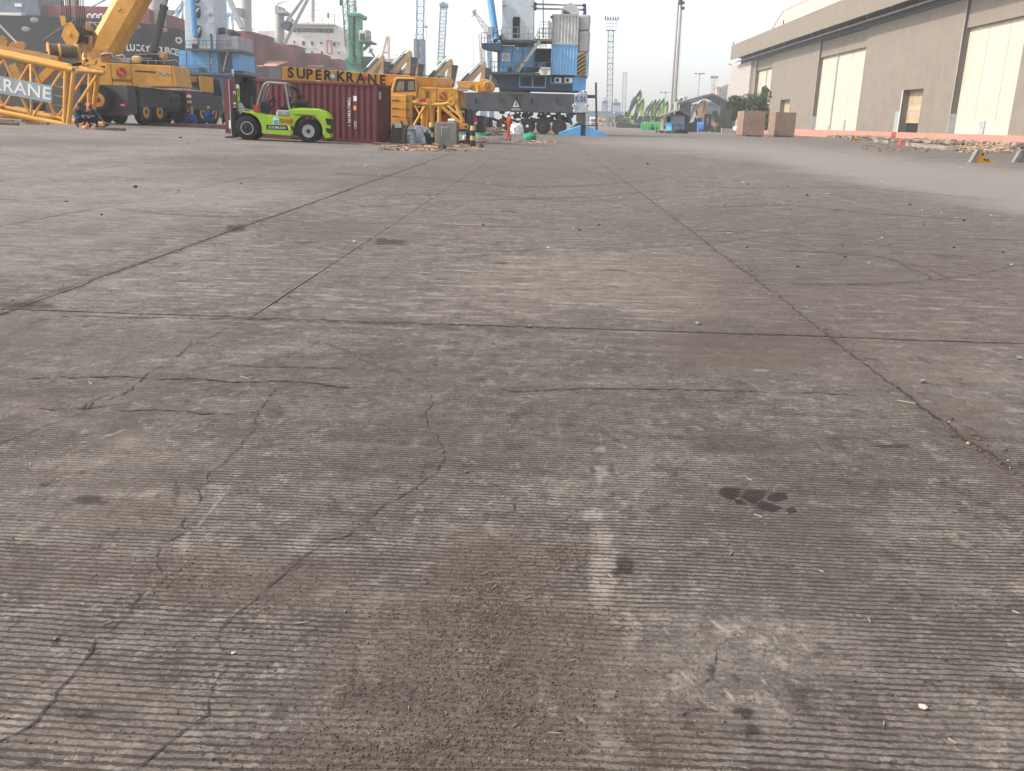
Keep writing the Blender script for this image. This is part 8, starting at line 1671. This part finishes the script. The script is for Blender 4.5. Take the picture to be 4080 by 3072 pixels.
# ------------------------------------------------------------------ excavators
def excavator(label, loc, bodym, s, stickm, group, dark=True, rz=0, boomm=None, housem=None, sx=1.0):
    t = thing('excavator', label, 'excavator', loc, rz, group); DK = mat('machine_black', '#24282b', .6, grime=.25)
    for y in (-1.15, 1.15): MB().prism([(-2.0, .25), (-1.7, 0), (1.7, 0), (2.0, .25), (2.0, .65), (1.7, .9), (-1.7, .9), (-2.0, .65)], y-.28, y+.28).build('track', BLACK, t)
    MB().box(-1.9, 1.2, -1.3, 1.3, 1.0, 2.2).build('house', housem or bodym, t); MB().rbox(-2.5, -1.6, -1.3, 1.3, 1.0, 2.1, .15).build('counterweight', DK, t)
    c = MB().prism([(.0, 1.2), (1.4, 1.2), (1.5, 2.0), (1.15, 2.9), (.0, 2.9)], -1.35, -.35).build('cab', bodym, t); MB().prism([(.2, 1.9), (1.35, 1.9), (1.05, 2.75), (.2, 2.75)], -1.38, -1.352).build('cab_window', GLASS, c)
    bm = [(.5, 1.6), (.85, 1.35), (2.3, 3.55), (4.7, 6.2), (4.6, 6.7), (4.35, 6.5), (2.0, 4.0)]
    MB().prism(bm, -.28, .28).build('boom', boomm or bodym, t)
    for y in (-.42, .42): MB().tube((1.3, y, 1.3), (2.3, y, 3.6), .11, n=8).build('boom_cylinder', DK, t)
    MB().tube((1.9, -.1, 4.35), (3.0, -.1, 5.5), .14, n=8).build('stick_cylinder', DK, t); MB().tube((3.0, -.1, 5.5), (4.2, -.1, 6.75), .09, n=8).build('cylinder_rod', SIGNW, t); MB().tube((1.5, -.3, 3.6), (4.2, -.3, 6.4), .07, n=6).build('hose', DK, t)
    MB().prism([(4.45, 6.55), (4.75, 6.62), (4.85, 6.0), (4.5, 4.0), (4.15, 2.6), (3.85, 2.7), (4.0, 4.2), (4.4, 5.9)] if dark else [(4.2, 6.5), (4.75, 6.65), (5.2, 6.2), (5.3, 3.2), (4.3, 2.6), (3.9, 3.0), (4.25, 5.4)], -.24, .24).build('stick', stickm, t)
    MB().prism([(4.75, 6.1), (5.35, 6.05), (5.0, 4.3), (4.62, 3.9)] if dark else [(4.6, 6.1), (4.85, 6.0), (4.6, 4.3), (4.45, 4.0)], -.3, .3).build('wrapped_cylinder', DK, t)
    for f in (.25, .6): MB().bar((4.6+.2*f, -.31, 5.9-1.5*f), (5.25-.2*f, -.31, 5.7-1.5*f), .05).build('strap', RED, t)
    MB().prism([(3.4, 2.7), (4.2, 2.75), (4.3, 2.0), (3.7, 1.5), (3.1, 1.9)], -.5, .5).build('bucket', DK, t)
    t.scale = (s*sx, s, s); return t
def place_exc(proto, px, py, Y, label, dx=4.65, dz=6.65):
    if Y > 280: dx = 2.79
    p = W(px, py, Y); s = (p.z-T(p.x, Y))/dz; loc = Vector((p.x-dx*s, Y, T(p.x, Y)))
    if proto is None: return loc, s
    c = dup(proto, loc, 0, label, s)
    if proto.scale[0] < proto.scale[2]: c.scale = (s*.6, s, s)
    return c
TAN = mat('excavator_tan', '#b8956a', .6, var=.1, grime=.3, grimecol='#7d6440'); EXG = mat('excavator_green', '#8fb93a', .5, var=.1, grime=.2, grimecol='#55663a'); EXW = mat('excavator_white', '#c9cdc4', .6)
GT = 'tan excavators parked behind the boom crane'
loc, s = place_exc(None, 1635, 203, 125, ''); exA = excavator('tan excavator with the highest boom among those behind the lettered crane boom', loc, TAN, s, TAN, GT)
for px, py, Y, l in ((1527, 222, 124, 'leftmost tan excavator, its boom above the last letters of the crane boom'), (1664, 232, 130, 'tan excavator whose boom tip stands close right of the highest one'), (1798, 236, 126, 'tan excavator with stepped black wrapping above the crane housing'), (1932, 248, 128, 'rightmost tan excavator, its stick beside the K.01 crane railing')): place_exc(exA, px, py, Y, l)
GG = 'green excavators parked in rows across the yard'
loc, s = place_exc(None, 2552, 358, 300, ''); exB = excavator('green excavator with the tallest raised boom, left end of the green row', loc, EXG, s, EXG, GG, False, boomm=mat('boom_dark_green', '#3d4a3a', .6, grime=.2), housem=mat('house_grey', '#4a5049', .6, grime=.3), sx=.6)
for px, py, Y, l in ((2563, 392, 297, 'front green excavator right under the tallest green boom'), (2540, 394, 306, 'green excavator half hidden behind the left front one'), (2613, 396, 305, 'green excavator in the middle of the row, second from the tallest'), (2600, 400, 312, 'green excavator behind the middle one of the row'), (2645, 391, 300, 'green excavator just left of the twin light mast'), (2630, 394, 309, 'green excavator tucked behind the one left of the light mast'), (2660, 402, 318, 'small looking green excavator against the light mast foot'), (2716, 388, 296, 'green excavator right of the light mast by the shed'), (2700, 392, 306, 'green excavator directly behind the light mast')): place_exc(exB, px, py, Y, l)
loc, s = place_exc(None, 2808, 396, 245, ''); excavator('tan excavator seen through the open shed', loc, TAN, s, TAN, None, False)
t = dup(exA, Vector((W(2840, 500, 262).x, 262, 0)), math.pi, 'second tan excavator at the right inside the open shed', 1.0)
def wood_axles():
    O = W(2450, 504, 330); O.z = 0; t = thing('machine_parts', 'pile of tan machine parts left of the green excavators', 'machine parts', O); mb = MB()
    for k in range(40): mb.ball((random.uniform(-5, 6), random.uniform(-2, 2), random.uniform(.4, 2.6)), random.uniform(.3, .8), 7, 4)
    mb.build('parts', mat('parts_tan', '#a58a5a', .8, var=.3, grime=.4), t)['kind'] = 'stuff'
wood_axles()
# ------------------------------------------------------------------ lorries and far sheds
def lorry(px, pyb, Y, label, cabm, loadm, covered):
    O = W(px, pyb, Y); O.z = 0; t = thing('lorry', label, 'lorry', O); 
    MB().prism([(-.0, .5), (-.05, 1.6), (.25, 3.0), (2.0, 3.05), (2.0, .5)], -1.25, 1.25, 'yz').build('cab', cabm, t); MB().prism([(-.07, 1.75), (.16, 2.8), (.2, 2.8), (-.02, 1.75)], -1.1, 1.1, 'yz').build('windscreen', GLASS, t)
    MB().box(-1.25, 1.25, -.15, 0, .4, .8).build('bumper', DGREY, t); MB().box(-.8, .8, -.09, -.05, .95, 1.35).build('grille', DGREY, t)
    for x in (-1.0, 1.0): MB().box(x-.18, x+.18, -.18, -.15, .5, .72).build('headlight', WHITE, t); MB().box(x*1.45-.1, x*1.45+.1, .1, .25, 1.8, 2.5).build('mirror', BLK, t)
    MB().box(-1.25, 1.25, 2.1, 8.5, 1.1, 3.7 if covered else 2.4).build('load_body', loadm, t, bevel=.15)
    for y in (1.0, 5.8, 7.2):
        for x in (-1.05, 1.05): MB().lathe([(.5, -.15), (.5, .15)], (x, y, .5), (1, 0, 0), 14).build('wheel', BLACK, t)
lorry(2364, 502, 385, 'white lorry parked left of the tall lattice mast', SIGNW, SIGNW, True); lorry(2437, 503, 372, 'green tarpaulin covered lorry under the tall lattice mast', DGREY, mat('tarp_green', '#1f6b4c', .7, grime=.2), True); lorry(2468, 500, 410, 'white lorry behind the green covered one', SIGNW, GREY, False); lorry(2395, 500, 420, 'lorry with pink brown load between the white and the green one', mat('lorry_pink', '#a97f73', .7), mat('lorry_pink', '#a97f73'), True)
def far_building(label, px0, py0, px1, Y, dep, m, roofm=None, bands=0, cat='building', wins=0):
    a, b = W(px0, py0, Y), W(px1, py0, Y); O = Vector(((a.x+b.x)/2, Y, 0)); t = thing('building', label, cat, O); w_, h_ = (b.x-a.x)/2, a.z
    MB().box(-w_, w_, 0, dep, 0, h_).build('wall', m, t)
    MB().prism([(-w_-.8, h_-.1), (w_+.8, h_-.1), (w_+.3, h_+.7), (-w_-.3, h_+.7)], -.8, dep+.8).build('roof', roofm or m, t)
    for r in range(bands):
        for c in range(wins): x = -w_+2*w_*(c+.5)/wins; z = h_*(r+.5)/bands; MB().box(x-w_/wins*.5, x+w_/wins*.5, -.08, .01, z-.4*h_/bands*.6, z+.4*h_/bands*.6).build('window', mat('far_window', '#5f6b75', .5), t)
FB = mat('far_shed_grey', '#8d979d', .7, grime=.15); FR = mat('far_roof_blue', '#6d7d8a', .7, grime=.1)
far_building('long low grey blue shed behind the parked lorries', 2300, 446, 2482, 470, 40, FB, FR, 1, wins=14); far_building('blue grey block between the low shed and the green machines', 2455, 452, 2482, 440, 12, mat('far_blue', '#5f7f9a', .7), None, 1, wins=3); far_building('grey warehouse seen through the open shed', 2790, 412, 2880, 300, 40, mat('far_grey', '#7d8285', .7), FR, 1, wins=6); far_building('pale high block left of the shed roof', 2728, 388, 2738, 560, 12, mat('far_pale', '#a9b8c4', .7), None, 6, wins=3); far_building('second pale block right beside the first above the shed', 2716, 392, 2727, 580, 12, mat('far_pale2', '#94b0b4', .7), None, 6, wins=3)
for k, (px, pt, wpx, m, l) in enumerate(((2862, 348, 9, mat('tower_salmon', '#c99a85', .7), 'leftmost salmon tower block above the shed'), (2873, 352, 11, mat('tower_blue', '#8fa6bb', .7), 'pale blue tower block between the salmon ones'), (2884, 344, 10, mat('tower_salmon', '#c99a85'), 'middle salmon tower block above the shed'), (2896, 340, 10, mat('tower_salmon', '#c99a85'), 'salmon tower block touching the warehouse corner'))): far_building(l, px-wpx/2, pt, px+wpx/2, 620+k*7, 14, m, None, 8, 'tower block', 2)
def far_gantry(px0, px1, pt, Y, label):
    a, b = W(px0, pt, Y), W(px1, pt, Y); O = Vector(((a.x+b.x)/2, Y, 0)); t = thing('gantry_crane', label, 'gantry crane', O); w_, h_ = (b.x-a.x)/2, a.z; m = mat('gantry_blue', '#8aa0b0', .7)
    for x in (-w_, -w_*.3, w_*.35, w_): MB().box(x-.6, x+.6, 0, 1.2, 0, h_).build('leg', m, t)
    MB().box(-w_, w_, 0, 1.5, h_-1.6, h_).build('beam', mat('gantry_salmon', '#bb978c', .7), t); MB().box(-w_*.5, w_*.3, -.5, 2, h_, h_+2.2).build('trolley', m, t)
far_gantry(2440, 2470, 408, 560, 'faint gantry crane between the two lattice masts'); far_gantry(2402, 2420, 402, 600, 'fainter gantry crane left of the tall lattice mast')
far_building('long pale far shed along the horizon left of the lorries', 2360, 470, 2440, 520, 30, FB, FR, 1, wins=10)
# ------------------------------------------------------------------ yard in front of the K.01 crane
g = G(2027, 561); J = dict(STAND, el_r=(-.3, -.12, 1.12), wr_r=(-.2, -.34, 1.2), ha_r=(-.17, -.4, 1.24)); pw = person('worker in orange coverall and white hard hat walking with a stick before the crane', J, g, math.radians(-75), HIVIS, hat=SIGNW, stripe=BAND, sc=1.03, gloves=SHOE)
v = Matrix.Rotation(math.radians(-75), 3, 'Z') @ Vector((-.2, -.47, 0)); t = thing('stick', 'long brown stick held upright by the orange worker', 'stick', (g.x+v.x, g.y+v.y, g.z+.75)); MB().tube((0, 0, 0), (.05, .02, .95), .022, n=8).build('shaft', OLDW, t)
g = G(2110, 557); t = thing('green_bundle', 'green sheet bundle tied at the top in front of the crane wheels', 'bundle', g); mb = MB(); n = 36
for k, (r, z) in enumerate(((.62, .0), (.68, .12), (.62, .3), (.45, .44), (.2, .5), (.06, .52))):
    for i in range(n): a = 2*math.pi*i/n; f = 1+.06*math.sin(a*9+k)*(1 if k < 5 else 0); mb.v.append((.72*r*math.cos(a)*f, .6*r*math.sin(a)*f, z*.95))
for k in range(5):
    for i in range(n): j = (i+1) % n; mb.f.append((k*n+i, k*n+j, (k+1)*n+j, (k+1)*n+i))
mb.build('sheet', GREENT, t); MB().ball((.05, 0, .5), (.15, .12, .06), 9, 5).jitter(.03).build('knot', OLDW, t)
scatter('litter', WOOD, gpx(2095, 2220, 562, 573), 150, .04, .12); scatter('litter', STONE, gpx(2000, 2080, 558, 568), 50, .04, .1); scatter('litter', OLDW, gpx(1905, 2010, 548, 566), 60, .04, .12)
crumpled('white_plastic_heap', 'heap of white plastic sheeting behind the crane wheels', 'plastic sheeting', 2056, 534, 1.5, 1.0, 1.0, mat('plastic_white', '#d0d3d3', .35, var=.2, scale=3), 21, .2)
crumpled('green_net', 'green net spread beside the dark crane tyre', 'net', 1915, 540, 1.3, .9, .35, NETG, 22); crumpled('red_bag', 'small red bag on the ground beyond the crane wheels', 'bag', 2196, 521, 1.0, .8, .5, RED, 23)
for k, (x, y, a, l) in enumerate(((1960, 538, .5, 1.8), (1985, 536, -.4, 1.6), (2003, 540, .1, 1.5), (1945, 535, 1.0, 1.4), (1972, 541, -.9, 1.5))):
    g = G(x, y); o = MB().box(-l/2, l/2, -.06, .06, .0, .1).build('wood_pole', WOOD if k % 2 else OLDW); o.location = (g.x, g.y, g.z+.3); o.rotation_euler = (0, random.uniform(-.35, .35), a); tag(o, 'loose wooden pole in the tangle left of the orange worker', 'pole', 'loose poles left of the orange worker')
scatter('tangle', mat('tangle_grey', '#6e6a58', .9, var=.3, scale=4), lambda: G(random.triangular(1920, 2005), random.uniform(528, 542))+Vector((0, 0, random.uniform(0, .5))), 160, .06, .2, .5)
# ------------------------------------------------------------------ grit, chips and slivers on the near slabs
GRIT = mat('grit', '#54483d', .95, var=.3, grime=.2, scale=8); GRITP = mat('pale_grit', '#94836f', .9, var=.25, grime=0, scale=8)
def pebbles(name, m, pts, smin, smax):
    mb = MB()
    for p in pts:
        s = random.uniform(smin, smax)*random.choice((.6, .8, 1, 1.3)); q = [Vector((math.cos(a)*s*random.uniform(.6, 1.1), math.sin(a)*s*random.uniform(.6, 1.1), 0)) for a in (0, 1.26, 2.5, 3.8, 5.0)]
        z = Vector((0, 0, s*random.uniform(.5, .9))); b = [p+v for v in q]; t_ = [p+v*.55+z for v in q]
        mb.add(b+t_, [(0, 1, 6, 5), (1, 2, 7, 6), (2, 3, 8, 7), (3, 4, 9, 8), (4, 0, 5, 9), (5, 6, 7, 8, 9)])
    tag(mb.build(name, m), None, None, kind='stuff')
def gz(x, y): p = G(x, y); p.z += .004; return p
def cloud(n, cx, cy, rx, ry): return [gz(max(20, min(4060, random.gauss(cx, rx))), max(620, min(3068, random.gauss(cy, ry)))) for _ in range(n)]
pebbles('grit', GRIT, cloud(4200, 1900, 2720, 360, 230)+cloud(900, 1950, 2370, 130, 130)+cloud(500, 1640, 3000, 400, 60)+cloud(500, 800, 2320, 260, 80)+cloud(250, 2250, 2220, 60, 40)+cloud(250, 2200, 2480, 260, 60), .0013, .0034)
pebbles('grit', GRITP, cloud(500, 1900, 2650, 380, 260)+cloud(120, 1950, 2360, 50, 90)+cloud(160, 2000, 2900, 900, 120)+cloud(120, 900, 2500, 500, 300), .0009, .0022)
pebbles('grit', GRIT, [gz(random.uniform(0, 4080), 900+2150*random.random()**.6) for _ in range(1500)], .0012, .0034)
js = []
for k in range(700):
    jx = random.choice((1.9, 1.9, 1.9, -3.6, -1.93)); y = 2.5+random.random()**1.6*14; 
    if jx == -1.93 and y < 5.7: continue
    js.append(Vector((jx+random.gauss(0, .05), y, T(jx, y)+.004)))
pebbles('grit', GRIT, js, .003, .009); pebbles('grit', GRITP, random.sample(js, 90), .003, .008)
def chip(name, m, px, py, l, w_, h_, rz, label, cat, group):
    p = G(px, py); o = MB().prism([(-l/2, -w_*.3), (-l*.1, -w_/2), (l/2, -w_*.2), (l/2, w_*.25), (l*.1, w_/2), (-l/2, w_*.3)], 0, h_, 'xy').build(name, m); o.location = (p.x, p.y, p.z+.004); o.rotation_euler = (0, random.uniform(-.06, .06), rz); tag(o, label, cat, group)
STRAW = mat('dry_sliver', '#8b7f72', .85, var=.15, grime=.1)
GS = 'pale wood slivers scattered on the near slabs'
for (x, y, l, a) in ((3462, 2477, .05, 1.5), (4045, 2445, .04, 2.1), (3272, 2282, .03, 2.4), (3242, 2245, .04, 0), (2912, 2212, .06, 1.1), (3020, 2060, .07, 2.3), (2830, 2095, .09, .1), (2985, 1915, .05, 2.4), (3792, 2960, .04, 2.2), (1200, 2490, .08, .3), (1375, 2443, .03, 1.5), (1628, 2830, .025, 1.7), (2210, 2930, .06, 0), (2330, 2180, .03, .4), (1602, 1972, .05, .2), (1762, 1805, .05, 1.3), (1750, 1790, .04, .8), (3610, 1605, .18, 2.6), (460, 2185, .04, 0), (360, 1530, .09, 2.4), (975, 1508, .12, 2.7), (120, 1855, .05, 2.3), (636, 1845, .05, 0), (430, 2490, .04, .6), (880, 2665, .03, .1), (2430, 2300, .04, 2.2), (2100, 2390, .05, .5), (2280, 2640, .03, .3), (2050, 2900, .025, .8), (3520, 2890, .03, 1.2), (4060, 1940, .04, .3), (3155, 1480, .06, .2), (1290, 1530, .08, .1), (1690, 2400, .04, .2), (1950, 2330, .05, .4), (1970, 2345, .05, 1.1), (1935, 2290, .035, .9)):
    chip('wood_sliver', STRAW, x, y, l*.5, max(.0025, l*.05), .004, a, 'pale wood sliver lying on the near concrete slabs', 'wood sliver', GS)
GP = 'pale stone chips lying on the slabs'
for (x, y, s) in ((930, 2610, .014), (222, 2552, .018), (1858, 1885, .02), (3675, 2828, .026), (2780, 1295, .045), (4060, 1434, .04), (3680, 1527, .045), (3445, 975, .05), (1303, 1085, .03), (700, 772, .07), (2110, 1305, .03), (1460, 665, .12)):
    p = G(x, y); o = MB().ball((0, 0, s*.25), (s*.42, s*.3, s*.2), 9, 5).jitter(s*.06).build('stone_chip', mat('pale_chip', '#b5aca0', .9) if s > .05 or x in (3675, 930) else CONCB); o.location = (p.x, p.y, p.z+.003); o.rotation_euler = (0, 0, random.uniform(0, 3)); tag(o, 'small pale stone chip lying on the concrete slabs', 'stone chip', GP)
GL = 'dark lumps dropped on the yard'
for (x, y, s) in ((540, 748, .15), (720, 550, .2), (3215, 780, .12), (3625, 818, .1), (2980, 735, .1), (3180, 1065, .07), (3840, 880, .09), (1000, 2540, .012), (3765, 2635, .02), (860, 2550, .012), (1660, 1950, .02), (2580, 655, .2), (3140, 745, .08)):
    p = G(x, y); o = MB().ball((0, 0, s*.1), (s*.28, s*.19, s*.12), 9, 5).jitter(s*.08).build('dirt_lump', mat('dirt_lump', '#3a332e', .95, var=.2)); o.location = (p.x, p.y, p.z+.003); o.rotation_euler = (0, 0, random.uniform(0, 3)); tag(o, 'dark lump of dirt dropped on the yard concrete', 'dirt lump', GL)

mb = MB()
for k in range(80):
    y = 9+random.random()**1.3*45; x = random.uniform(-.55, .6)*y; s_ = random.uniform(.005, .018)*(1+y/25); z = T(x, y)+.006; a = random.uniform(0, 3.1)
    mb.xbox(Matrix.Translation((x, y, z+.006)) @ Matrix.Rotation(a, 4, 'Z') @ Matrix.Rotation(random.uniform(-.3, .3), 4, 'X'), s_*random.uniform(1, 3), s_, .008)
tag(mb.build('litter', mat('pale_litter', '#b5b0a8', .8, var=.15, grime=.1)), None, None, kind='stuff')
mb = MB()
for k in range(45):
    y = 9+random.random()**1.3*40; x = random.uniform(-.55, .6)*y; s_ = random.uniform(.005, .014)*(1+y/25); z = T(x, y)+.006
    mb.xbox(Matrix.Translation((x, y, z+.008)) @ Matrix.Rotation(random.uniform(0, 3.1), 4, 'Z'), s_*random.uniform(1, 2.5), s_, .016)
tag(mb.build('litter', mat('dirt_lump', '#3a332e')), None, None, kind='stuff')
HAZE_TOP = 62.0
# ------------------------------------------------------------------ haze: one closed box of even air round the whole place
hz = bpy.data.materials.new('haze_air'); hz.use_nodes = True; ht = hz.node_tree; ht.nodes.clear()
ho = ht.nodes.new('ShaderNodeOutputMaterial'); hv = ht.nodes.new('ShaderNodeVolumePrincipled')
hv.inputs['Color'].default_value = (1.0, .985, .96, 1); hv.inputs['Density'].default_value = HAZE_DENSITY; hv.inputs['Anisotropy'].default_value = .3
ht.links.new(hv.outputs[0], ho.inputs['Volume'])
hb = MB().box(-1600, 1600, -1600, 1600, -1.2, HAZE_TOP).build('haze', hz); tag(hb, None, None, kind='stuff')
